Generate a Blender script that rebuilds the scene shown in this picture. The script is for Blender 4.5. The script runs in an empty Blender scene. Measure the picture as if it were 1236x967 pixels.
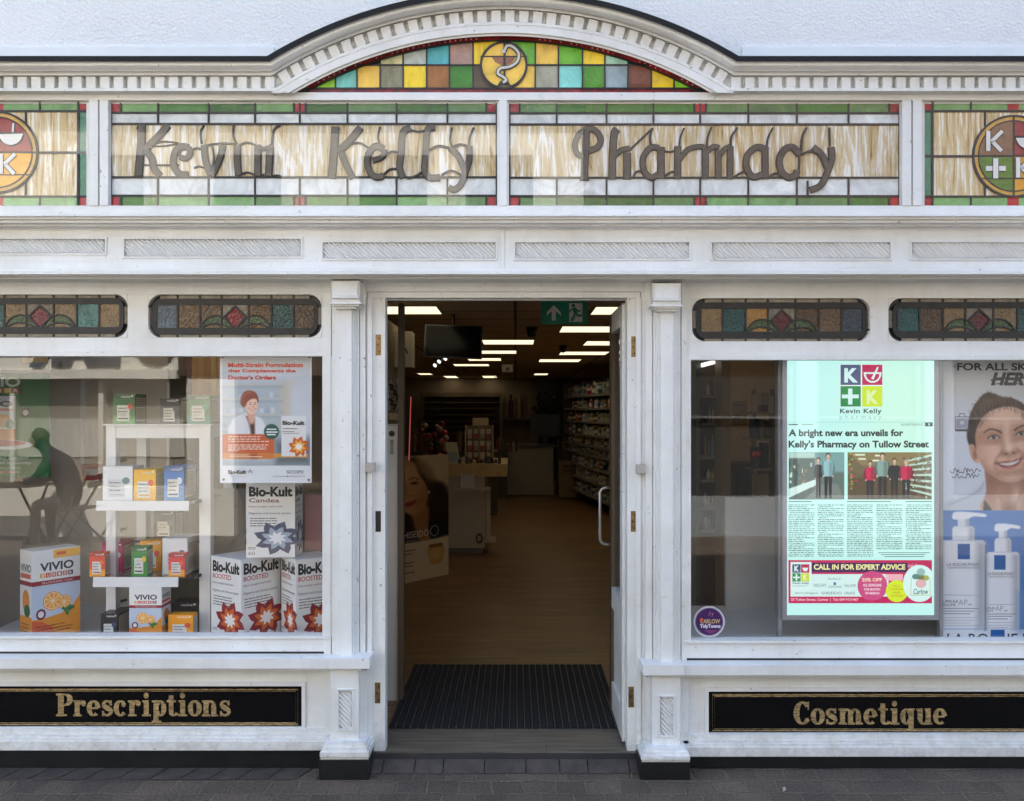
import bpy, math, random
import numpy as np
from mathutils import Vector, Matrix

random.seed(7)
rng = np.random.default_rng(7)
SC = bpy.context.scene
COL = SC.collection
R = math.radians

# ------------------------------------------------------------------ measures
F, D, EYE, VX, VY = 1053.0, 3.9, 1.58, 622.0, 498.0     # focal length (px), camera distance, eye height, principal point
EXPO = 2.3
def sc(Y): return (D + Y) / F
def X(px, Y=0.0): return (px - VX) * sc(Y)
def Z(py, Y=0.0): return (VY - py) * sc(Y) + EYE
def P(px, py, Y=0.0): return Vector((X(px, Y), Y, Z(py, Y)))

def s2l(c):
    c = np.asarray(c, dtype=float) / 255.0
    return np.where(c <= 0.04045, c / 12.92, ((c + 0.055) / 1.055) ** 2.4)
def L(r, g, b):
    v = s2l((r, g, b)); return (float(v[0]), float(v[1]), float(v[2]))

# ------------------------------------------------------------------ mesh collector
class MB:
    def __init__(s, mp=None):
        s.v, s.f, s.c, s.mi = [], [], [], []
        s.mp = mp or (lambda u, v, h=0.0: Vector((u, v, h)))
    def add(s, vs, fs, col=(1, 1, 1), mi=0):
        b = len(s.v)
        s.v += [tuple(p) for p in vs]
        for f in fs:
            s.f.append([b + i for i in f]); s.c.append(col); s.mi.append(mi)
    # solid shapes in world space
    def box(s, x0, x1, y0, y1, z0, z1, col=(1, 1, 1), mi=0):
        vs = [(x, y, z) for z in (z0, z1) for y in (y0, y1) for x in (x0, x1)]
        s.add(vs, [(0, 2, 3, 1), (4, 5, 7, 6), (0, 1, 5, 4), (2, 6, 7, 3), (0, 4, 6, 2), (1, 3, 7, 5)], col, mi)
    def pbox(s, x0, y0, x1, y1, Yf, Yb, col=(1, 1, 1), mi=0):          # front face given by a rectangle seen at depth Yf
        s.box(X(x0, Yf), X(x1, Yf), Yf, Yb, Z(y1, Yf), Z(y0, Yf), col, mi)
    def obox(s, o, ux, uy, uz, col=(1, 1, 1), mi=0):                   # oriented box from corner o
        o, ux, uy, uz = Vector(o), Vector(ux), Vector(uy), Vector(uz)
        vs = [o + ux * i + uy * j + uz * k for k in (0, 1) for j in (0, 1) for i in (0, 1)]
        s.add(vs, [(0, 2, 3, 1), (4, 5, 7, 6), (0, 1, 5, 4), (2, 6, 7, 3), (0, 4, 6, 2), (1, 3, 7, 5)], col, mi)
    def bar(s, a, b, w, h=None, col=(1, 1, 1), mi=0):
        a, b = Vector(a), Vector(b); h = h or w
        d = (b - a).normalized(); up = Vector((0, 0, 1)) if abs(d.z) < .9 else Vector((0, 1, 0))
        u = d.cross(up).normalized(); n = u.cross(d).normalized()
        s.obox(a - u * w / 2 - n * h / 2, u * w, b - a, n * h, col, mi)
    def tube(s, pts, r, n=10, col=(1, 1, 1), mi=0, caps=True):
        pts = [Vector(p) for p in pts]; rs = r if isinstance(r, (list, tuple)) else [r] * len(pts)
        vs, fs = [], []; u = None
        for i, p in enumerate(pts):
            d = (pts[min(i + 1, len(pts) - 1)] - pts[max(i - 1, 0)]).normalized()
            if u is None:
                u = d.cross(Vector((0, 0, 1)) if abs(d.z) < .9 else Vector((1, 0, 0))).normalized()
            else:
                u = (u - d * u.dot(d)).normalized()
            w = d.cross(u)
            for k in range(n):
                a = 2 * math.pi * k / n
                vs.append(p + (u * math.cos(a) + w * math.sin(a)) * rs[i])
        for i in range(len(pts) - 1):
            for k in range(n):
                k2 = (k + 1) % n
                fs.append((i * n + k, i * n + k2, (i + 1) * n + k2, (i + 1) * n + k))
        if caps:
            fs.append(tuple(range(n))[::-1]); fs.append(tuple((len(pts) - 1) * n + k for k in range(n)))
        s.add(vs, fs, col, mi)
    def lathe(s, c, prof, n=20, col=(1, 1, 1), mi=0):                   # prof: (radius, z) about vertical axis through c
        c = Vector(c); vs, fs = [], []
        for r_, z_ in prof:
            for k in range(n):
                a = 2 * math.pi * k / n; vs.append(c + Vector((r_ * math.cos(a), r_ * math.sin(a), z_)))
        for i in range(len(prof) - 1):
            for k in range(n):
                k2 = (k + 1) % n; fs.append((i * n + k, i * n + k2, (i + 1) * n + k2, (i + 1) * n + k))
        fs.append(tuple(range(n))[::-1]); fs.append(tuple((len(prof) - 1) * n + k for k in range(n)))
        s.add(vs, fs, col, mi)
    # drawing on a face through s.mp(u, v, height)
    def poly(s, pts, col=(1, 1, 1), h=0.0, mi=0):
        s.add([s.mp(u, v, h) for u, v in pts], [tuple(range(len(pts)))], col, mi)
    def rect(s, x0, y0, x1, y1, col=(1, 1, 1), h=0.0, mi=0):
        s.poly([(x0, y1), (x1, y1), (x1, y0), (x0, y0)], col, h, mi)
    def disc(s, cx, cy, rx, ry=None, col=(1, 1, 1), h=0.0, n=32, mi=0):
        ry = rx if ry is None else ry
        s.poly([(cx + rx * math.cos(2 * math.pi * k / n), cy + ry * math.sin(2 * math.pi * k / n)) for k in range(n)], col, h, mi)
    def stroke(s, pts, w, col=(1, 1, 1), h=0.001, base=None, mi=0, closed=False):   # ribbon of width w (or list), raised from base to h
        pts = [Vector((p[0], p[1])) for p in pts]
        n = len(pts); ws = w if isinstance(w, (list, tuple)) else [w] * n
        Lp, Rp = [], []
        for i, p in enumerate(pts):
            if closed: a, b = pts[(i - 1) % n], pts[(i + 1) % n]
            else: a, b = pts[max(i - 1, 0)], pts[min(i + 1, n - 1)]
            d = b - a
            d = d.normalized() if d.length > 1e-9 else Vector((1, 0))
            nn = Vector((-d.y, d.x)); k = 1.0
            if 0 < i < n - 1 or closed:
                d1 = (p - a)
                if d1.length > 1e-9:
                    d1.normalize(); k = 1 / max(.5, abs(nn.dot(Vector((-d1.y, d1.x)))))
            Lp.append(p + nn * ws[i] / 2 * k); Rp.append(p - nn * ws[i] / 2 * k)
        m = n if closed else n - 1
        vs = [s.mp(q.x, q.y, h) for q in Lp] + [s.mp(q.x, q.y, h) for q in Rp]
        fs = [(i, (i + 1) % n, n + (i + 1) % n, n + i) for i in range(m)]
        if base is not None:
            vs += [s.mp(q.x, q.y, base) for q in Lp] + [s.mp(q.x, q.y, base) for q in Rp]
            for i in range(m):
                j = (i + 1) % n
                fs.append((i, 2 * n + i, 2 * n + j, j)); fs.append((n + i, n + j, 3 * n + j, 3 * n + i))
            if not closed:
                fs.append((0, n, 3 * n, 2 * n)); e = n - 1
                fs.append((e, 2 * n + e, 3 * n + e, n + e))
        s.add(vs, fs, col, mi)
    def text(s, body, x0, y0, x1, y1, col=(0, 0, 0), h=0.0006, bold=0.0, shear=0.0, mi=0, res=3, flip=False, keep=False, sp=1.0):
        vs, fs = text_mesh(body, bold, shear, res, sp)
        mn, mx = vs.min(0), vs.max(0); sx = (x1 - x0) / (mx[0] - mn[0]); sy = (y1 - y0) / (mx[1] - mn[1])
        if keep: sx = math.copysign(abs(sy), sx)
        out = []
        for a, b in vs:
            u = x0 + (a - mn[0]) * sx; v = y1 - (b - mn[1]) * sy
            out.append(s.mp(u, v, h))
        s.add(out, fs, col, mi)
    def build(s, name, mats, parent=None, smooth=False, loc=None):
        me = bpy.data.meshes.new(name)
        off = Vector(loc) if loc is not None else Vector((0, 0, 0))
        base = off + (wloc(parent) if parent else Vector((0, 0, 0)))
        me.from_pydata([(x - base.x, y - base.y, z - base.z) for x, y, z in s.v], [], s.f)
        for m in (mats if isinstance(mats, (list, tuple)) else [mats]): me.materials.append(m)
        at = me.attributes.new('Col', 'FLOAT_COLOR', 'CORNER')
        arr = np.ones((sum(len(f) for f in s.f), 4), dtype=np.float32)
        arr[:, :3] = np.repeat(np.array(s.c, dtype=np.float32).reshape(-1, 3), [len(f) for f in s.f], axis=0)
        at.data.foreach_set('color', arr.ravel())
        me.polygons.foreach_set('material_index', s.mi)
        if smooth: me.polygons.foreach_set('use_smooth', [True] * len(s.f))
        me.update()
        o = bpy.data.objects.new(name, me); COL.objects.link(o)
        o.location = off
        if parent: o.parent = parent
        return o

def wloc(o):
    v = Vector((0, 0, 0))
    while o is not None:
        v += o.location; o = o.parent
    return v

_tc = {}
def text_mesh(body, bold, shear, res, sp):
    k = (body, bold, shear, res, sp)
    if k not in _tc:
        c = bpy.data.curves.new('lettering_curve', 'FONT'); c.body = body; c.offset = bold; c.shear = shear; c.resolution_u = res
        c.space_character = sp
        o = bpy.data.objects.new('lettering_curve', c); m = bpy.data.meshes.new_from_object(o)
        vs = np.array([(v.co.x, v.co.y) for v in m.vertices]); fs = [tuple(p.vertices) for p in m.polygons]
        bpy.data.objects.remove(o); bpy.data.curves.remove(c); bpy.data.meshes.remove(m)
        _tc[k] = (vs, fs)
    return _tc[k]

def tag(o, label=None, cat=None, group=None, kind=None):
    if label: o['label'] = label
    if cat: o['category'] = cat
    if group: o['group'] = group
    if kind: o['kind'] = kind
    return o
def empty(name, loc, label=None, cat=None, group=None):
    o = bpy.data.objects.new(name, None); COL.objects.link(o); o.location = loc; o.empty_display_size = .1
    return tag(o, label, cat, group)
def plane_map(Y):                                            # picture measures on the upright plane at depth Y, raised by h towards the street
    return lambda u, v, h=0.0: Vector((X(u, Y), Y - h, Z(v, Y)))
def face_map(o, ux, uv):                                     # (u, v) in 0..1 on an arbitrary face, v downwards; normal from ux x uv
    o, ux, uv = Vector(o), Vector(ux), Vector(uv); n = uv.cross(ux).normalized()
    return lambda u, v, h=0.0: o + ux * u + uv * v + n * h
def catmull(pts, k=6, closed=False):
    p = [Vector((a[0], a[1])) for a in pts]; n = len(p); out = []
    for i in range(n if closed else n - 1):
        g = (lambda j: p[j % n]) if closed else (lambda j: p[min(max(j, 0), n - 1)])
        a, b, c, d = g(i - 1), g(i), g(i + 1), g(i + 2)
        for t in range(k):
            t /= k
            out.append(.5 * ((2 * b) + (c - a) * t + (2 * a - 5 * b + 4 * c - d) * t * t + (3 * b - a - 3 * c + d) * t ** 3))
    if not closed: out.append(p[-1])
    return [(q.x, q.y) for q in out]
def arc(cx, cy, rx, ry, a0, a1, n=16):
    return [(cx + rx * math.cos(R(a0 + (a1 - a0) * i / n)), cy - ry * math.sin(R(a0 + (a1 - a0) * i / n))) for i in range(n + 1)]

# ------------------------------------------------------------------ printed pictures: a fine sheet of coloured cells
class Paint:
    def __init__(s, x0, y0, x1, y1, nx, ny, bg):
        s.b = (x0, y0, x1, y1); s.nx, s.ny = nx, ny
        u = x0 + (np.arange(nx) + .5) * (x1 - x0) / nx; v = y0 + (np.arange(ny) + .5) * (y1 - y0) / ny
        s.U, s.V = np.meshgrid(u, v); s.px = (x1 - x0) / nx
        s.c = np.zeros((ny, nx, 3)) + np.array(bg, dtype=float)          # kept in display values 0..255
    clip = None
    def mask(s, pts, f=None):
        keep, s.clip = s.c.copy(), None; s.c = np.zeros_like(s.c); s.poly(pts, (1, 1, 1), f, 1, True); m = s.c[..., 0]; s.c = keep; s.clip = m
    def _mix(s, a, col):
        if s.clip is not None: a = a * s.clip
        s.c = s.c * (1 - a[..., None]) + np.array(col, dtype=float) * a[..., None]
    def _al(s, d, f, op):
        f = f or s.px * .8
        return np.clip(.5 - d / (2 * f), 0, 1) * op
    def ell(s, cx, cy, rx, ry, col, f=None, op=1.0, rot=0):
        a = R(rot); dx, dy = s.U - cx, s.V - cy
        p, q = dx * math.cos(a) + dy * math.sin(a), -dx * math.sin(a) + dy * math.cos(a)
        k = np.sqrt((p / rx) ** 2 + (q / ry) ** 2)
        s._mix(s._al((k - 1) * min(rx, ry), f, op), col)
    def poly(s, pts, col, f=None, op=1.0, smooth=False):
        if smooth: pts = catmull(pts, 5, True)
        pts = np.array(pts, dtype=float); d = np.full(s.U.shape, 1e9); ins = np.zeros(s.U.shape, bool)
        for (ax, ay), (bx, by) in zip(pts, np.roll(pts, -1, 0)):
            ex, ey = bx - ax, by - ay; l2 = ex * ex + ey * ey + 1e-12
            t = np.clip(((s.U - ax) * ex + (s.V - ay) * ey) / l2, 0, 1)
            d = np.minimum(d, np.hypot(s.U - ax - t * ex, s.V - ay - t * ey))
            c = (ay > s.V) != (by > s.V)
            if ey: ins ^= c & (s.U < ex * (s.V - ay) / ey + ax)
        s._mix(s._al(np.where(ins, -d, d), f, op), col)
    def rect(s, x0, y0, x1, y1, col, f=None, op=1.0):
        d = np.maximum(np.abs(s.U - (x0 + x1) / 2) - abs(x1 - x0) / 2, np.abs(s.V - (y0 + y1) / 2) - abs(y1 - y0) / 2)
        s._mix(s._al(d, f, op), col)
    def line(s, pts, w, col, f=None, op=1.0, smooth=True):
        if smooth and len(pts) > 2: pts = catmull(pts, 5)
        d = np.full(s.U.shape, 1e9)
        for (ax, ay), (bx, by) in zip(pts[:-1], pts[1:]):
            ex, ey = bx - ax, by - ay; l2 = ex * ex + ey * ey + 1e-12
            t = np.clip(((s.U - ax) * ex + (s.V - ay) * ey) / l2, 0, 1)
            d = np.minimum(d, np.hypot(s.U - ax - t * ex, s.V - ay - t * ey))
        s._mix(s._al(d - w / 2, f, op), col)
    def grain(s, amt):
        s.c += rng.normal(0, amt, s.c.shape[:2])[..., None]
    def blur(s, n):
        for _ in range(n):
            for ax in (0, 1):
                p = np.pad(s.c, [(1, 1) if k == ax else (0, 0) for k in range(3)], mode='edge'); m = s.c.shape[ax]
                s.c = .25 * p.take(range(0, m), ax) + .5 * p.take(range(1, m + 1), ax) + .25 * p.take(range(2, m + 2), ax)
    def build(s, name, mat, parent, mp, h=0.0, gain=1.0):
        nx, ny = s.nx, s.ny; x0, y0, x1, y1 = s.b
        us = np.linspace(x0, x1, nx + 1); vs = np.linspace(y0, y1, ny + 1)
        p00, p10, p01 = mp(x0, y0, h), mp(x1, y0, h), mp(x0, y1, h)
        base = wloc(parent) if parent else Vector((0, 0, 0))
        gu, gv = np.meshgrid((us - x0) / (x1 - x0), (vs - y0) / (y1 - y0))
        a, b, c = np.array(p00 - base), np.array(p10 - p00), np.array(p01 - p00)
        co = a + gu[..., None] * b + gv[..., None] * c
        idx = np.arange((nx + 1) * (ny + 1)).reshape(ny + 1, nx + 1)
        q = np.stack([idx[1:, :-1], idx[1:, 1:], idx[:-1, 1:], idx[:-1, :-1]], -1).reshape(-1, 4)
        me = bpy.data.meshes.new(name)
        me.vertices.add(co.shape[0] * co.shape[1]); me.vertices.foreach_set('co', co.astype(np.float32).ravel())
        me.loops.add(q.size); me.loops.foreach_set('vertex_index', q.ravel().astype(np.int32))
        me.polygons.add(len(q)); me.polygons.foreach_set('loop_start', np.arange(0, q.size, 4, dtype=np.int32))
        me.materials.append(mat)
        at = me.attributes.new('Col', 'FLOAT_COLOR', 'CORNER')
        lin = np.clip(s2l(np.clip(s.c, 0, 255)), 0, 1) * gain
        arr = np.ones((len(q), 4, 4), dtype=np.float32); arr[..., :3] = lin.reshape(-1, 1, 3)
        at.data.foreach_set('color', arr.ravel())
        me.update(calc_edges=True); me.validate()
        o = bpy.data.objects.new(name, me); COL.objects.link(o)
        if parent: o.parent = parent
        return o

# ------------------------------------------------------------------ materials
def nt(name):
    m = bpy.data.materials.new(name); m.use_nodes = True; t = m.node_tree; t.nodes.clear()
    out = t.nodes.new('ShaderNodeOutputMaterial'); return m, t, out
def N(t, kind, **kw):
    n = t.nodes.new('ShaderNode' + kind)
    for k, v in kw.items():
        if hasattr(n, k) and k not in n.inputs.keys(): setattr(n, k, v)
        else: n.inputs[k].default_value = v
    return n
def ramp(t, src, p0, c0, p1, c1):
    r_ = t.nodes.new('ShaderNodeValToRGB'); e = r_.color_ramp.elements
    e[0].position, e[1].position = p0, p1
    e[0].color, e[1].color = (*c0, 1) if len(c0) == 3 else c0, (*c1, 1) if len(c1) == 3 else c1
    t.links.new(src, r_.inputs[0]); return r_
def mixc(t, fac, a, b, mode='MIX'):
    m = t.nodes.new('ShaderNodeMix'); m.data_type = 'RGBA'; m.blend_type = mode
    for s_, v in ((0, fac), (6, a), (7, b)):
        if isinstance(v, (int, float)): m.inputs[s_].default_value = v
        elif isinstance(v, tuple): m.inputs[s_].default_value = (*v, 1) if len(v) == 3 else v
        else: t.links.new(v, m.inputs[s_])
    return m.outputs[2]

def basic(name, col, rough=.5, metal=0.0, var=.08, scale=6.0, bump=0.0, bscale=120.0, edge=0.0, stretch=(1, 1, 1), spec=.5, coat=0.0, attr=False):
    m, t, out = nt(name); l = t.links.new
    b = N(t, 'BsdfPrincipled', Roughness=rough, Metallic=metal); b.inputs['Specular IOR Level'].default_value = spec
    b.inputs['Coat Weight'].default_value = coat; b.inputs['Coat Roughness'].default_value = .08
    tc = N(t, 'NewGeometry'); mp = N(t, 'Mapping'); mp.inputs['Scale'].default_value = stretch; l(tc.outputs['Position'], mp.inputs[0])
    n1 = N(t, 'TexNoise', Scale=scale, Detail=5.0, Roughness=.6); l(mp.outputs[0], n1.inputs['Vector'])
    r1 = ramp(t, n1.outputs[0], .3, (1 - var,) * 3, .7, (1 + var * .4,) * 3)
    src = (*col, 1) if not attr else N(t, 'Attribute', attribute_name='Col').outputs['Color']
    c = mixc(t, 1.0, src if attr else tuple(col), r1.outputs[0], 'MULTIPLY'); l(c, b.inputs['Base Color'])
    nrm = None
    if edge:
        bv = N(t, 'Bevel', samples=4); bv.inputs['Radius'].default_value = edge; nrm = bv.outputs[0]
    if bump:
        n2 = N(t, 'TexNoise', Scale=bscale, Detail=4.0); l(mp.outputs[0], n2.inputs['Vector'])
        bp = N(t, 'Bump', Strength=bump, Distance=.004); l(n2.outputs[0], bp.inputs['Height'])
        if nrm: l(nrm, bp.inputs['Normal'])
        nrm = bp.outputs[0]
    if nrm: l(nrm, b.inputs['Normal'])
    l(b.outputs[0], out.inputs[0]); return m

def mat_paint(name, col, chips=True):
    m, t, out = nt(name); l = t.links.new
    b = N(t, 'BsdfPrincipled', Roughness=.38)
    g = N(t, 'NewGeometry')
    n1 = N(t, 'TexNoise', Scale=2.2, Detail=6.0, Roughness=.65); l(g.outputs['Position'], n1.inputs['Vector'])
    r1 = ramp(t, n1.outputs[0], .25, (.84, .825, .79), .60, (1.02, 1.02, 1.02))
    c = mixc(t, 1.0, tuple(col), r1.outputs[0], 'MULTIPLY')
    # faint rain streaks running down
    mp = N(t, 'Mapping'); mp.inputs['Scale'].default_value = (26, 26, 1.1); l(g.outputs['Position'], mp.inputs[0])
    n3 = N(t, 'TexNoise', Scale=1.0, Detail=4.0); l(mp.outputs[0], n3.inputs['Vector'])
    r3 = ramp(t, n3.outputs[0], .34, (.92, .91, .885), .52, (1, 1, 1)); c = mixc(t, .35, c, mixc(t, 1.0, c, r3.outputs[0], 'MULTIPLY'))
    if chips:
        n4 = N(t, 'TexNoise', Scale=38.0, Detail=7.0, Roughness=.72); l(g.outputs['Position'], n4.inputs['Vector'])
        r4 = ramp(t, n4.outputs[0], .655, (0, 0, 0), .668, (1, 1, 1)); c = mixc(t, r4.outputs[0], c, (.27, .25, .21))
    sx = N(t, 'SeparateXYZ'); l(g.outputs['Position'], sx.inputs[0])
    mr = N(t, 'MapRange'); mr.inputs[1].default_value = .04; mr.inputs[2].default_value = .36; mr.inputs[3].default_value = .30; mr.inputs[4].default_value = -.12; l(sx.outputs[2], mr.inputs[0])
    n7 = N(t, 'TexNoise', Scale=24.0, Detail=7.0, Roughness=.7); l(g.outputs['Position'], n7.inputs['Vector'])
    a7 = N(t, 'Math', operation='ADD'); l(n7.outputs[0], a7.inputs[0]); l(mr.outputs[0], a7.inputs[1])
    r7 = ramp(t, a7.outputs[0], .62, (1, 1, 1), .95, (.72, .69, .64)); c = mixc(t, 1.0, c, r7.outputs[0], 'MULTIPLY')
    l(c, b.inputs['Base Color'])
    bv = N(t, 'Bevel', samples=4); bv.inputs['Radius'].default_value = .0035
    mp2 = N(t, 'Mapping'); mp2.inputs['Scale'].default_value = (1, 1, 1); l(g.outputs['Position'], mp2.inputs[0])
    n2 = N(t, 'TexNoise', Scale=55.0, Detail=6.0, Roughness=.6); l(mp2.outputs[0], n2.inputs['Vector'])
    bp = N(t, 'Bump', Strength=.26, Distance=.006); l(n2.outputs[0], bp.inputs['Height']); l(bv.outputs[0], bp.inputs['Normal'])
    l(bp.outputs[0], b.inputs['Normal']); l(b.outputs[0], out.inputs[0]); return m

def mat_render(name, col):
    m, t, out = nt(name); l = t.links.new
    b = N(t, 'BsdfPrincipled', Roughness=.8); g = N(t, 'NewGeometry')
    n1 = N(t, 'TexNoise', Scale=1.5, Detail=6.0); l(g.outputs['Position'], n1.inputs['Vector'])
    r1 = ramp(t, n1.outputs[0], .3, (.93, .93, .93), .7, (1, 1, 1)); l(mixc(t, 1.0, tuple(col), r1.outputs[0], 'MULTIPLY'), b.inputs['Base Color'])
    n2 = N(t, 'TexNoise', Scale=75.0, Detail=5.0, Roughness=.6); l(g.outputs['Position'], n2.inputs['Vector'])
    n3 = N(t, 'TexVoronoi', Scale=85.0); l(g.outputs['Position'], n3.inputs['Vector'])
    ad = N(t, 'Math', operation='ADD'); l(n2.outputs[0], ad.inputs[0]); l(n3.outputs[0], ad.inputs[1])
    bp = N(t, 'Bump', Strength=.55, Distance=.006); l(ad.outputs[0], bp.inputs['Height']); l(bp.outputs[0], b.inputs['Normal'])
    l(b.outputs[0], out.inputs[0]); return m

def mat_glass(name, ior=1.6, tint=(1, 1, 1)):
    m, t, out = nt(name); l = t.links.new
    tr = N(t, 'BsdfTransparent'); tr.inputs[0].default_value = (*tint, 1)
    gl = N(t, 'BsdfGlossy', Roughness=0.0); mx = N(t, 'MixShader'); gg = N(t, 'NewGeometry')
    f0 = 1.75 * ((ior - 1) / (ior + 1)) ** 2                    # both faces of the pane; Schlick on |cos| so that it works from inside too
    dt = N(t, 'VectorMath', operation='DOT_PRODUCT'); l(gg.outputs['Incoming'], dt.inputs[0]); l(gg.outputs['Normal'], dt.inputs[1])
    ab = N(t, 'Math', operation='ABSOLUTE'); l(dt.outputs['Value'], ab.inputs[0]); iv = N(t, 'Math', operation='SUBTRACT'); iv.inputs[0].default_value = 1.0; l(ab.outputs[0], iv.inputs[1])
    pw = N(t, 'Math', operation='POWER'); l(iv.outputs[0], pw.inputs[0]); pw.inputs[1].default_value = 5.0; fr = N(t, 'Math', operation='MULTIPLY_ADD'); l(pw.outputs[0], fr.inputs[0]); fr.inputs[1].default_value = 1 - f0; fr.inputs[2].default_value = f0
    # old panes are never quite flat: a very slow wobble in the reflection
    g = N(t, 'NewGeometry'); n = N(t, 'TexNoise', Scale=1.3, Detail=1.0); l(g.outputs['Position'], n.inputs['Vector'])
    bp = N(t, 'Bump', Strength=.05, Distance=.02); l(n.outputs[0], bp.inputs['Height'])
    l(bp.outputs[0], gl.inputs['Normal'])
    l(fr.outputs[0], mx.inputs[0]); l(tr.outputs[0], mx.inputs[1]); l(gl.outputs[0], mx.inputs[2]); l(mx.outputs[0], out.inputs[0]); return m

def mat_emit(name, col=None, strength=1.0, attr=False):
    m, t, out = nt(name); l = t.links.new
    if attr:      # a lit sheet behind glossy cover
        e = N(t, 'BsdfPrincipled', Roughness=.25); a = N(t, 'Attribute', attribute_name='Col')
        e.inputs['Base Color'].default_value = (.02, .02, .02, 1); l(a.outputs['Color'], e.inputs['Emission Color']); e.inputs['Emission Strength'].default_value = strength
    else:
        e = N(t, 'Emission', Strength=strength); e.inputs[0].default_value = (*col, 1)
    l(e.outputs[0], out.inputs[0]); return m

def mat_opal(name, streak, bump=.25, rough=.18, scale=5.0):       # stained glass: colour from the pane, streaks and ripples of the glass itself
    m, t, out = nt(name); l = t.links.new
    b = N(t, 'BsdfPrincipled', Roughness=rough); g = N(t, 'NewGeometry'); a = N(t, 'Attribute', attribute_name='Col')
    mp = N(t, 'Mapping'); mp.inputs['Scale'].default_value = (1, 1, .16 if streak else .7); mp.inputs['Rotation'].default_value = (0, R(4), 0); l(g.outputs['Position'], mp.inputs[0])
    n1 = N(t, 'TexNoise', Scale=13.0 if streak else 9.0, Detail=6.0, Roughness=.66, Distortion=2.2 if streak else 1.2); l(mp.outputs[0], n1.inputs['Vector'])
    c = a.outputs['Color']
    if streak:
        mp5 = N(t, 'Mapping'); mp5.inputs['Scale'].default_value = (3.2, 1, .22); mp5.inputs['Rotation'].default_value = (0, R(-3), 0); l(g.outputs['Position'], mp5.inputs[0])
        n5 = N(t, 'TexNoise', Scale=20.0, Detail=4.0, Roughness=.6, Distortion=.8); l(mp5.outputs[0], n5.inputs['Vector'])
        mv = N(t, 'Math', operation='MULTIPLY_ADD'); l(n5.outputs[0], mv.inputs[0]); mv.inputs[1].default_value = .55
        m6 = N(t, 'Math', operation='MULTIPLY'); l(n1.outputs[0], m6.inputs[0]); m6.inputs[1].default_value = .52; l(m6.outputs[0], mv.inputs[2])
        n1 = mv
        r1 = t.nodes.new('ShaderNodeValToRGB'); el = r1.color_ramp.elements
        el[0].position, el[0].color = .38, (.20, .115, .04, 1); el[1].position, el[1].color = .61, (.86, .86, .83, 1)
        for p, k in ((.43, (.42, .28, .11, 1)), (.49, (.58, .45, .24, 1)), (.56, (.66, .57, .38, 1))):
            e = el.new(p); e.color = k
        l(n1.outputs[0], r1.inputs[0]); c = mixc(t, 1.0, c, r1.outputs[0], 'MULTIPLY')
    else:
        r1 = ramp(t, n1.outputs[0], .28, (.80, .80, .80), .7, (1.5, 1.5, 1.5)); c = mixc(t, 1.0, c, r1.outputs[0], 'MULTIPLY')
    l(c, b.inputs['Base Color'])
    n2 = N(t, 'TexNoise', Scale=scale * 12, Detail=2.0); l(g.outputs['Position'], n2.inputs['Vector'])
    bp = N(t, 'Bump', Strength=bump, Distance=.006); l(n2.outputs[0], bp.inputs['Height']); l(bp.outputs[0], b.inputs['Normal'])
    l(b.outputs[0], out.inputs[0]); return m

M = {}
M['paint'] = mat_paint('white_gloss_paint', (.785, .80, .79))
M['reed'] = basic('white_reeded_paint', (.80, .805, .80), .4, var=.05)
M['sign_glass'] = mat_glass('sign_glass', 1.40)
M['paint_in'] = basic('inner_white_paint', (.72, .72, .70), .5, var=.05, edge=.002)
M['render'] = mat_render('roughcast_white', (.765, .79, .795))
M['black'] = basic('black_gloss_paint', (.012, .013, .013), .28, var=.4, bump=.15, bscale=40, edge=.004)
M['signblack'] = basic('black_sign_paint', (.004, .004, .0045), .10, var=.2, bump=.03, bscale=8, spec=.3)
M['gold'] = basic('aged_gold_leaf', (.47, .33, .15), .42, .2, var=.85, scale=70, stretch=(.6, 1, 2.5), bump=.3, bscale=90)
M['lead_flash'] = basic('black_lead_flashing', (.006, .006, .0062), .85, var=.5, bump=.9, bscale=70)
M['came'] = basic('lead_came', (.022, .022, .021), .5, .2, var=.35, scale=25, bump=.3)
M['leadletter'] = basic('grey_letter_glass', (.088, .074, .056), .3, 0, var=.45, scale=18, bump=.15, bscale=50)
M['glass'] = mat_glass('window_glass', 1.55)
M['clear'] = mat_glass('thin_clear_plate', 1.35, (.9, .95, .93))
M['print'] = basic('printed_card', (1, 1, 1), .42, var=.03, attr=True)
M['gloss_print'] = basic('glossy_poster_print', (1, 1, 1), .3, var=.02, attr=True)
M['opal'] = mat_opal('streaky_opal_glass', True)
M['cath'] = mat_opal('coloured_cathedral_glass', False)
M['hammer'] = mat_opal('hammered_glass', False, bump=1.0, rough=.12, scale=7)
M['brass'] = basic('aged_brass', (.32, .21, .09), .4, .8, var=.5, scale=40)
M['steel'] = basic('brushed_steel', (.42, .42, .42), .4, .75, var=.1)
M['grey_al'] = basic('grey_aluminium', (.33, .34, .35), .42, .4, var=.05)
M['dark'] = basic('dark_plastic', (.012, .012, .014), .35, var=.2)
M['gold_trim'] = M['gold']
# ================================================================== the shop building
shop = empty('shop_building', (0, 0, 0), 'white painted shopfront with stained glass name sign, arched cornice and open centre doorway', 'shop')

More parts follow.
